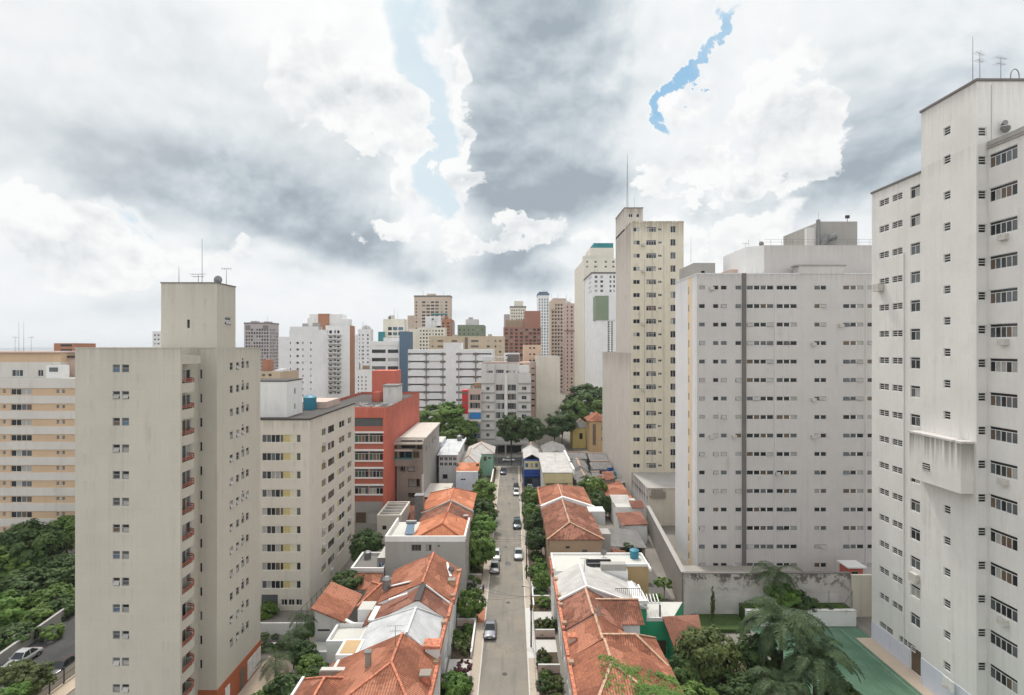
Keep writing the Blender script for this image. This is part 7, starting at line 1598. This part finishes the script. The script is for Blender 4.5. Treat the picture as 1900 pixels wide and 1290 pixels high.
# left: grove across the side street
for i, (a, b_, d, r_, lf, pf, s_, lb) in enumerate((
    (60, 1012, 96, 62, 'leaf_b', 'big', 1, 'largest dark tree of the grove below the striped block'),
    (128, 985, 100, 36, 'leaf_a', 'dense', 2, 'tree reaching highest against the striped block beside the beige tower edge'),
    (8, 1040, 92, 52, 'leaf_a', 'big', 3, 'tree of the grove cut by the left edge of the photo'),
    (112, 1070, 90, 48, 'leaf_b', 'big', 4, 'dark tree of the grove touching the beige tower edge'),
    (45, 1095, 84, 50, 'leaf_b', 'big', 5, 'tree in the middle of the grove over the pale wall'),
    (98, 1115, 82, 36, 'leaf_a', 'dense', 6, 'bright topped tree of the grove near the pale wall'),
    (10, 1135, 79, 40, 'leaf_c', 'dense', 7, 'light green tree low at the left edge of the grove'),
    (70, 1150, 78, 26, 'leaf_a', 'dense', 8, 'small tree of the grove leaning over the pale wall'))):
    T(a, b_, d, r_, lb, lf, pf, s_, group='trees of the left grove', rv=.85)
T(25, 1195, 72, 32, 'dense tree leaning over the pale wall at the left edge', 'leaf_b', 'dense', 13, rv=.8)
T(112, 1150, 80, 26, 'dense tree over the pale wall beside the beige tower edge', 'leaf_b', 'dense', 14, rv=.8)
T(30, 1248, 62, 30, 'olive tree at the lower left edge beside the silver car', 'leaf_d', 'airy', 15, rv=.8)
T(58, 1262, 60, 40, 'olive brown street tree in front of the cars at the lower left', 'leaf_d', 'airy', 9, rv=.8)
T(20, 1300, 56, 34, 'bright green bush at the lower left corner', 'leaf_c', 'bush', 10, name='bush', cat='bush')
T(95, 1190, 74, 20, 'roadside bush below the pale wall on the side street', 'leaf_a', 'bush', 11, name='bush', cat='bush')
# beside the beige tower
palm('slender palm with arching fronds in the forecourt, nearest of three', X(512, 62.5), 62.5, 3.6, 2.7, 15, 1, 'forecourt palms', ll=.25, tr=.09, lw=.018)
palm('slender palm behind the nearest one, by the white boundary wall', X(545, 66), 66, 4.4, 2.6, 14, 2, 'forecourt palms', ll=.25, tr=.09, lw=.018)
palm('slender palm against the white wall of the small tiled house', X(566, 69.5), 69.5, 5.2, 2.6, 14, 3, 'forecourt palms', ll=.25, tr=.09, lw=.018)
for i, (a, b_, d, r_, lf, pf, lb) in enumerate(((560, 1212, 65, 24, 'leaf_b', 'dense', 'dark bushy tree between the forecourt palms'), (575, 1240, 62, 24, 'leaf_a', 'dense', 'bush at the foot of the palms by the white boundary wall'),
    (530, 1290, 57, 38, 'leaf_b', 'dense', 'broad grey green bush at the bottom edge below the palms'), (590, 1262, 59, 26, 'leaf_b', 'dense', 'grey green bush beside the nearest left roof'), (480, 1300, 56, 26, 'leaf_a', 'bush', 'low bush at the bottom edge beside the paved forecourt'),
    (497, 1138, 80.5, 17, 'leaf_a', 'dense', 'round bush hiding the red entrance of the cream block'), (572, 1170, 69.8, 15, 'leaf_a', 'dense', 'bush under the palm by the small tiled house'), (605, 1245, 62.5, 16, 'leaf_b', 'bush', 'low bush under the white block wall'))):
    T(a, b_, d, r_, lb, lf, pf, 12 + i, name='bush', cat='bush', trunk=(pf != 'bush'))
for k in range(6):
    tree('shrub', 'small shrub in the flower bed along the white planter wall', -37.5 + 1.7 * k, 73.8, .55 + .12 * (k % 3), .45, .5, ('leaf_a', 'leaf_b')[k % 2], 'bush', 3 + k % 3, 'shrubs of the white planter', cat='shrub', trunk=False)
    tree('hedge', 'dark clipped hedge bush along the forecourt kerb', -37.8 + 1.75 * k, 71.2, 1.05, .55, .6, 'leaf_b', 'bush', 2 + k % 3, 'forecourt hedge', cat='hedge', trunk=False)
T(640, 1084, 80.5, 29, 'round dark green tree behind the small tiled house', 'leaf_b', 'dense', 21, rv=.9)
T(684, 1010, 95, 30, 'dark tree between the cream block and the grey concrete house', 'leaf_b', 'dense', 22, rv=.95)
T(672, 1035, 92.6, 18, 'dark shrub under the tree beside the flat annex', 'leaf_b', 'dense', 23, name='bush', cat='bush')
# left street row
T(897, 914, 127, 27, 'tallest street tree of the left row, farthest one', 'leaf_a', 'dense', 31, group='left street trees', rv=1.05)
T(893, 950, 117, 27, 'dark round street tree of the left row, second farthest', 'leaf_b', 'dense', 32, group='left street trees', rv=.9)
T(896, 975, 108, 23, 'light green street tree of the left row below the dark round one', 'leaf_c', 'dense', 33, group='left street trees', rv=.9)
T(890, 1018, 96, 31, 'largest street tree of the left row, over the parked cars', 'leaf_a', 'dense', 34, group='left street trees', rv=1.2)
T(872, 1122, 79, 24, 'small oval street tree of the left row, nearest one', 'leaf_a', 'dense', 35, group='left street trees', rv=1.3)
T(858, 1240, 65.5, 17, 'reddish purple bush in the left front garden', 'leaf_r', 'bush', 36, name='bush', cat='bush', trunk=False)
T(842, 1285, 61.5, 30, 'large bright green shrub in the left garden at the bottom edge', 'leaf_c', 'dense', 37, name='bush', cat='bush', trunk=False)
T(888, 880, 140, 16, 'slim tree rising behind the tallest left street tree', 'leaf_a', 'column', 38)
# right side
for i, (a, b_, d, r_, lf, rv, lb) in enumerate(((987, 922, 134, 21, 'leaf_a', 1., 'green tree beside the white car on the right pavement'), (985, 952, 123, 17, 'leaf_c', 1.1, 'light green tree beside the black striped car'),
    (991, 972, 114, 20, 'leaf_b', 1.1, 'dark tree in front of the brown walled house'), (995, 1003, 104, 21, 'leaf_b', 1.1, 'dark tree beside the silver car'), (1000, 1060, 93, 14, 'leaf_c', 1.0, 'yellow green shrub behind the right kerb'),
    (1005, 1078, 89, 17, 'leaf_a', 1.1, 'shrub beside the yellow green one on the right'))):
    T(a, b_, d, r_, lb, lf, 'dense', 41 + i, group='right front garden trees', rv=rv)
T(1100, 906, 137, 22, 'tree in the yard behind the pinkish roof', 'leaf_a', 'dense', 51, rv=1.2)
T(1117, 935, 127, 24, 'dark tree beside the orange tiled shed', 'leaf_b', 'dense', 52, rv=1.1)
T(1094, 930, 131, 16, 'small tree with pale branches behind the pinkish roof', 'leaf_d', 'airy', 53)
T(1150, 1000, 107, 9, 'small bush in the yard beside the small white house', 'leaf_a', 'bush', 54, name='bush', cat='bush')
T(1165, 1018, 101, 14, 'leafy bush beside the tiled lean-to in the yard', 'leaf_b', 'bush', 58, name='bush', cat='bush'); T(1150, 1050, 90, 13, 'bright bush against the low stained yard wall', 'leaf_a', 'bush', 59, name='bush', cat='bush')
T(1238, 1022, 103, 10, 'yellow green bush behind the long block wall', 'leaf_c', 'bush', 55, name='bush', cat='bush')
T(1232, 1082, 86, 17, 'green climbing bush beside the ochre wall', 'leaf_a', 'bush', 56, name='bush', cat='bush', rv=.8); T(1222, 1110, 82, 12, 'low bright bush under the ochre wall', 'leaf_c', 'bush', 57, name='bush', cat='bush')
T(1310, 1212, 61, 55, 'broad olive green tree at the lower right beside the pavilion', 'leaf_d', 'big', 61, rv=1.05)
T(1268, 1240, 60, 28, 'darker tree under the pavilion eaves', 'leaf_b', 'dense', 62)
T(1375, 1285, 57, 48, 'grey green tree at the bottom edge under the big palms', 'leaf_b', 'big', 63, rv=.8)
T(1290, 1300, 55, 36, 'tree at the bottom edge below the olive green one', 'leaf_a', 'dense', 64, rv=.8)
T(1560, 1300, 55, 36, 'dark tree at the bottom edge under the right big palm', 'leaf_b', 'dense', 65, rv=.9)
T(1410, 1215, 61, 38, 'dark tree standing among the big palms', 'leaf_b', 'dense', 68, rv=1)
T(1322, 1124, 77, 7, 'thin dark cypress in front of the stained wall', 'leaf_d', 'column', 66, rv=4.2, name='cypress')
T(1455, 1104, 78.9, 27, 'bright green bush under the palm against the stained wall', 'leaf_c', 'dense', 67, name='bush', cat='bush', rv=.9)
T(1480, 1118, 79.2, 28, 'dark green bush behind the bright one at the stained wall', 'leaf_b', 'dense', 69, name='bush', cat='bush', rv=.8)
for k in range(9):
    tree('shrub', 'low plant along the top of the white court wall', 35.5 + 1.5 * k, 78.2, .5 + .15 * (k % 2), 2.35, .4, 'leaf_b' if k % 2 else 'leaf_a', 'bush', 2 + k % 4, 'plants on the court wall', cat='shrub', trunk=False)
palm('big feathery palm in the middle of the lower right, largest crown', X(1450, 60), 60, 9.2, 6.0, 26, 5, 'big palms by the court', nl=70, tr=.22, lw=.017, ll=.19, droop=1.12)
palm('big feathery palm overhanging the green court', X(1512, 57), 57, 6.9, 5.3, 24, 6, 'big palms by the court', nl=66, tr=.22, lw=.017, ll=.19, droop=1.12)
palm('lower feathery palm at the bottom edge between the two big ones', X(1450, 55), 55, 5.6, 4.6, 22, 8, 'big palms by the court', nl=60, tr=.22, lw=.017, ll=.19, droop=1.12)
palm('palm with upright fronds against the stained wall', X(1437, 79), 79, 6.9, 4.4, 15, 7, z0=2, nl=48, ll=.22, droop=.9, lw=.014)
# far greenery
for i, (a, b_, d, r_, lf, lb) in enumerate(((808, 775, 203, 30, 'leaf_a', 'tree nearest the coral red wall in the left far clump'), (838, 768, 206, 30, 'leaf_c', 'tallest tree of the left far clump'), (866, 795, 201, 22, 'leaf_a', 'tree of the left far clump touching the corner shop block'), (790, 800, 198, 22, 'leaf_b', 'dark low tree behind the raw concrete roof'), (835, 805, 199, 24, 'leaf_a', 'low tree at the foot of the left far clump'), (872, 818, 198, 14, 'leaf_b', 'small tree under the corner shop block'))):
    T(a, b_, d, r_, lb, lf, 'dense', 71 + i, group='left far clump of trees', rv=.85)
T(949, 797, 183.5, 26, 'left of the twin trees at the end of the street', 'leaf_b', 'dense', 81, group='twin street end trees', rv=1.2)
T(985, 797, 186, 25, 'right of the twin trees at the end of the street', 'leaf_b', 'dense', 82, group='twin street end trees', rv=1.1)
for i, (a, b_, d, r_, lf, lb) in enumerate(((1088, 742, 236, 38, 'leaf_b', 'largest round dark tree left of the yellow tower'), (1042, 785, 213, 26, 'leaf_b', 'tree beside the blank cream building'), (1062, 764, 226, 26, 'leaf_a', 'tree between the dark round one and the blank cream building'), (1028, 800, 208, 17, 'leaf_b', 'low tree under the blank cream building'), (1112, 755, 228, 22, 'leaf_a', 'tree touching the yellow tower side wall'), (1080, 775, 229, 18, 'leaf_b', 'low dark tree behind the yellow house'))):
    T(a, b_, d, r_, lb, lf, 'dense', 91 + i, group='right far trees', rv=.9)
# front gardens: dense low planting
r = random.Random(8)
def garden(x0, x1, y0, y1, n, label, group, skip):
    for k in range(n):
        for _ in range(20):
            x, y = r.uniform(x0, x1), r.uniform(y0, y1)
            if not any(a - .3 < y < e + .3 for a, e in skip): break
        s_ = r.uniform(.45, 1.25); lf = r.choice(('leaf_a', 'leaf_b', 'leaf_b', 'leaf_a', 'leaf_c', 'leaf_d'))
        tree('shrub', label, x, y, s_, s_ * .55, s_ * r.uniform(.7, 1.3), lf, 'bush', 1 + k % 5, group, .05, 'shrub', False)
garden(-7.6, -5.5, 58, 150, 62, 'low shrub in the front gardens along the left pavement', 'left front garden shrubs', ((64, 69), (82, 84.2), (101.5, 104)))
garden(3.5, 5.6, 58, 150, 66, 'low shrub in the front gardens along the right pavement', 'right front garden shrubs', ((70.6, 73.6), (79, 81.4), (88.5, 92)))
garden(13, 29, 47, 66, 46, 'low plant in the overgrown garden right of the nearest right house', 'overgrown garden plants', ())
garden(13.5, 19.5, 56, 68, 12, 'low plant in the overgrown garden right of the nearest right house', 'overgrown garden plants', ())
garden(-33, -26.5, 47, 57, 14, 'low plant at the bottom edge beside the paved forecourt', 'forecourt plants', ())
sheetobj('garden', 16.5, 33.9, 42, 68, .03, 'soil', 'overgrown garden soil right of the row houses', .03)
# ------------------------------------------------------------------ vehicles
PI = math.pi
car('dark grey sedan parked at the left kerb, nearest car on the street', 'sedan', 'paint_grey', -3.05, 75.6)
car('silver sedan parked at the right kerb', 'sedan', 'paint_silver', 1.25, 103.2)
car('black hatchback parked under the largest street tree', 'hatch', 'paint_ash', -3.1, 96.8)
car('white car parked behind the black hatchback, half hidden by the tree', 'hatch', 'paint_white', -3.05, 102.6)
car('black car with light roof stripes parked on the right', 'suv', 'paint_teal', 1.15, 120.5)
car('white hatchback parked on the right beyond the black striped car', 'hatch', 'paint_white', 1.2, 147.0)
car('black hatchback parked just beyond the white one on the right', 'hatch', 'paint_black', 1.2, 152.2)
car('dark blue pickup standing on the left at the far end of the street', 'pickup', 'paint_navy', -2.8, 171.5)
car('white car crossing on the far cross street', 'sedan', 'paint_white', -1.2, 189.5, .006, PI / 2)
car('pale car in the garage front of the blue shop', 'hatch', 'paint_silver', 5.0, 151.4)
car('grey car in the left garden driveway behind the oval tree', 'hatch', 'paint_ash', -6.9, 88.6, .05, PI / 2)
car('black sedan on the dark side street at the lower left', 'sedan', 'paint_black', -55.6, 66.6, .01)
car('silver car at the left edge on the dark side street', 'sedan', 'paint_silver', -62.2, 68.5, .01)
t = thing('motorbike', 'dark motorbike standing by the left kerb behind the oval tree', 'motorbike', (-4.7, 88.4, .13)); mb = MB()
mb.bar((-4.7, 87.9, .75), (-4.7, 88.8, .8), .28, .25); mb.bar((-4.7, 87.7, .95), (-4.7, 88.2, .8), .2, .2); mb.cyl((-5.0, 87.75, 1.05), (-4.4, 87.75, 1.05), .025, n=5); mb.cyl((-4.7, 87.75, 1.0), (-4.7, 87.55, .4), .04, n=5); mb.box(-4.85, -4.55, 88.05, 88.6, .35, .65); mb.build('frame', [M['paint_black']], t)
for yy in (87.55, 88.9): mb = MB(); mb.cyl((-4.76, yy, .43), (-4.64, yy, .43), .30, n=14); mb.build('wheel', [M['tyre']], t)
# side street: pale wall, fence
wallthing('grove_wall', 'long pale concrete wall between the grove and the side street', 'wall', [(-62.5, 55), (-66.6, 84)], 1.5, .3, 'concgrey', 'concgrey')
fe = thing('forecourt_fence', 'steel fence with pale panels beside the dark side street', 'fence', (-53.2, 62, .13)); pn = MB(); fr = MB()
for k in range(8):
    y = 54 + 2 * k; fr.box(-53.28, -53.16, y - .06, y + .06, .13, 2.0); pn.box(-53.24, -53.2, y + .08, y + 1.92, .35, 1.75)
for zz in (.3, 1.05, 1.85): fr.box(-53.25, -53.19, 54, 68, zz, zz + .06)
fr.build('fence_frame', [M['darkmetal']], fe); pn.build('panel', [M['gl_cur_glint']], fe)
# lamp posts, poles and wires
def pole(label, x, y, h, arm=-1.2, box=True, m='darkmetal', name='street_lamp'):
    t = thing(name, label, 'street lamp' if name == 'street_lamp' else 'utility pole', (x, y, .1)); mb = MB(); mb.cyl((x, y, .1), (x, y, h), .11, .07, 8); mb.build('post', [M[m]], t)
    if arm: mb = MB(); mb.cyl((x, y, h - .3), (x + arm, y, h), .035, n=6); mb.build('arm', [M['metal']], t); mb = MB(); mb.box(x + arm - .3, x + arm + .1, y - .1, y + .1, h - .06, h + .06); mb.build('lamp_head', [M['metal']], t)
    if box: mb = MB(); mb.cyl((x, y - .2, h * .62), (x, y - .2, h * .62 + .75), .17, n=10); mb.build('transformer', [M['darkmetal']], t)
    return t
pole('dark lamp post on the pale right pavement, nearest one', 2.55, 71.8, 8.2, -1.0)
pole('thin lamp post on the right beside the silver car', 2.5, 93, 7.6, -1.0, False)
pole('lamp post on the right between the black striped car and the white hatchback', 2.5, 129, 7.6, -1.0)
pole('lamp post near the blue shop at the far end of the street', 2.6, 160, 7.6, -1.0)
pole('pale concrete utility pole beyond the blue shop', 10.7, 197.5, 11.5, 0, False, 'white_old', 'utility_pole')
pole('utility pole on the left corner of the cross street', -5.0, 180.2, 9, 0, False, 'concgrey', 'utility_pole')
pys = [45, 71.8, 93, 129, 160, 197.5]; w = MB()
for zz, dx in ((7.5, 0), (7.0, .12), (6.5, -.1)):
    for a, e in zip(pys[:-1], pys[1:]):
        xa, xe = 2.55 + dx, (2.55 if e < 190 else 10.7) + dx; n = 8; pr = None
        for k in range(n + 1):
            q = k / n; p = (xa + (xe - xa) * q, a + (e - a) * q, zz - .5 * 4 * q * (1 - q))
            if pr: w.cyl(pr, p, .016, n=4, caps=False)
            pr = p
tag(w.build('power_line', [M['darkmetal']]), 'thin power lines strung along the right hand poles', 'power line')
# garden urn, low garden walls
t = thing('garden_urn', 'pale stone urn in the left front garden', 'urn', (-7.2, 71.6, .06)); mb = MB(); mb.cyl((-7.2, 71.6, .06), (-7.2, 71.6, .25), .3, .2, 12); mb.cyl((-7.2, 71.6, .25), (-7.2, 71.6, .95), .28, .5, 12); mb.build('bowl', [M['pinkwall']], t); inst('plant', crown_me('c', 2, 'leaf_a', 'bush'), t, (0, 0, .95), 0, (.4, .4, .35))
gw = [(-7.9, -5.2, 63.7, 'low garden wall across the left front garden beside the purple bush'), (-7.9, -5.2, 77.4, 'low garden wall across the left front garden under the oval tree'), (-7.9, -5.2, 92.6, 'low garden wall across the left front garden behind the grey car'), (3.2, 5.9, 74.4, 'low garden wall across the right front garden near the lamp post'), (3.2, 5.9, 84.6, 'low yellow wall across the right front garden'), (3.2, 5.9, 66.2, 'low garden wall across the right front garden at the bottom'), (3.2, 5.9, 108, 'low garden wall across the right front garden by the brown walled house')]
for a, e, y, lb in gw: wallthing('garden_wall', lb, 'wall', [(a, y), (e, y)], 1.0, .2, 'lemon' if 'yellow' in lb else 'pinkwall', 'white_old')
wallthing('front_wall', 'low front wall with white coping along the left pavement', 'wall', [(-5.25, 69.3), (-5.25, 81.6)], .8, .18, 'white_old', 'white')
wallthing('front_wall', 'low front wall with white coping along the right pavement', 'wall', [(3.28, 82), (3.28, 88)], .8, .18, 'lemon', 'white')
# ------------------------------------------------------------------ roof clutter, cables across the street
hp = [(-12.0, 55.5, 9.5, 1.9, 'nearest left roof'), (-11.6, 72.5, 9.6, 2.2, 'ridged left roof below the concrete house'), (-9.5, 92.0, 10.3, 1.8, 'new orange roof of the concrete house'), (-13.5, 112, 9.0, 2.0, 'farthest tiled left roof'), (9.6, 60.2, 9.0, 2.0, 'second right roof'), (10.0, 74.5, 9.1, 1.8, 'grey sheet roof'), (10.2, 101, 9.0, 2.2, 'mottled roof of the brown walled house'), (11.2, 118, 9.0, 2.0, 'pinkish right roof'), (-17.6, 150, 11.2, 2.2, 'white grid house'), (12, 150, 8.2, 2.2, 'yellow fronted building')]
for k, (x, y, z, h_, wh) in enumerate(hp): antenna('thin television antenna on the ' + wh, x, y, z - .3, h_ + .3, ('yagi', 'tee')[k % 2], .4 * k)
for x, y, z, wh in ((-8.6, 76.5, 7.8, 'ridged left roof near the street'), (14.0, 82.4, 8.0, 'white flat roof'), (16.0, 146, 8.2, 'yellow fronted building edge'), (-14.0, 138.5, 9.2, 'bluish white house')): antenna('small satellite dish on the ' + wh, x, y, z, .5, 'dish', name='satellite_dish')
tank('blue water tank at the back corner of the white flat roof', 18.6, 82.0, 8.0, .7, 1.4); tank('small grey water tank on the flat annex roof', -24.0, 89.6, 5.0, .6, 1.2, 'metal'); tank('grey water tank on the roof of the white grid house', -16.2, 166, 11.4, .8, 1.6, 'metal')
w = MB(); r = random.Random(17)
def sag(p, q, s_, rad=.013, n=7):
    pr = None
    for k in range(n + 1):
        t_ = k / n; c = tuple(a + (b_ - a) * t_ for a, b_ in zip(p, q)); c = (c[0], c[1], c[2] - s_ * 4 * t_ * (1 - t_))
        if pr: w.cyl(pr, c, rad, n=4, caps=False)
        pr = c
for y in (71.8, 93, 129, 160):
    for k in range(3): sag((2.55, y, 7.0 - .2 * k), (-8.0, y + r.uniform(-9, 9), 6.6 - .3 * k), .5)
    for k in range(2): sag((2.55, y, 6.9 - .2 * k), (6.2, y + r.uniform(-6, 6), 6.8 - .3 * k), .2)
tag(w.build('service_cable', [M['darkmetal']]), 'tangle of thin service cables from the poles to the houses', 'cables')
# ------------------------------------------------------------------ far land
hm = MB(); rr = random.Random(3); n = 70
V = []; 
for j, (yy, base) in enumerate(((7600, 0), (8600, 55), (9800, 20))):
    for k in range(n + 1): x = -11000 + 22000 * k / n; V.append((x, yy, 0 if j == 0 else base * (.45 + .8 * abs(mnoise.noise(Vector((x * .0006, j * 3.1, 0))))) - (0 if j else 0)))
hm.mesh_part(V, [(j * (n + 1) + k, j * (n + 1) + k + 1, (j + 1) * (n + 1) + k + 1, (j + 1) * (n + 1) + k) for j in range(2) for k in range(n)], 0, True)
o = hm.build('hills', [plain('far_hills', (.10, .13, .12), .9)]); o['kind'] = 'structure'; o['label'] = 'low hills on the horizon'
# ------------------------------------------------------------------ air
def haze(dens):
    mb = MB(); mb.box(-9600, 9600, -400, 20400, -1.5, 108); hm_ = bpy.data.materials.new('haze_air'); hm_.use_nodes = True; nt = hm_.node_tree; nt.nodes.clear()
    o = nt.nodes.new('ShaderNodeOutputMaterial'); v = nt.nodes.new('ShaderNodeVolumePrincipled'); v.inputs['Color'].default_value = (.90, .95, 1, 1); v.inputs['Density'].default_value = dens; v.inputs['Anisotropy'].default_value = .3
    nt.links.new(v.outputs[0], o.inputs['Volume']); h = mb.build('haze', [hm_]); h['kind'] = 'stuff'; h['label'] = 'thin haze in the air over the city'
haze(.00013)
SC.cycles.volume_bounces = 0
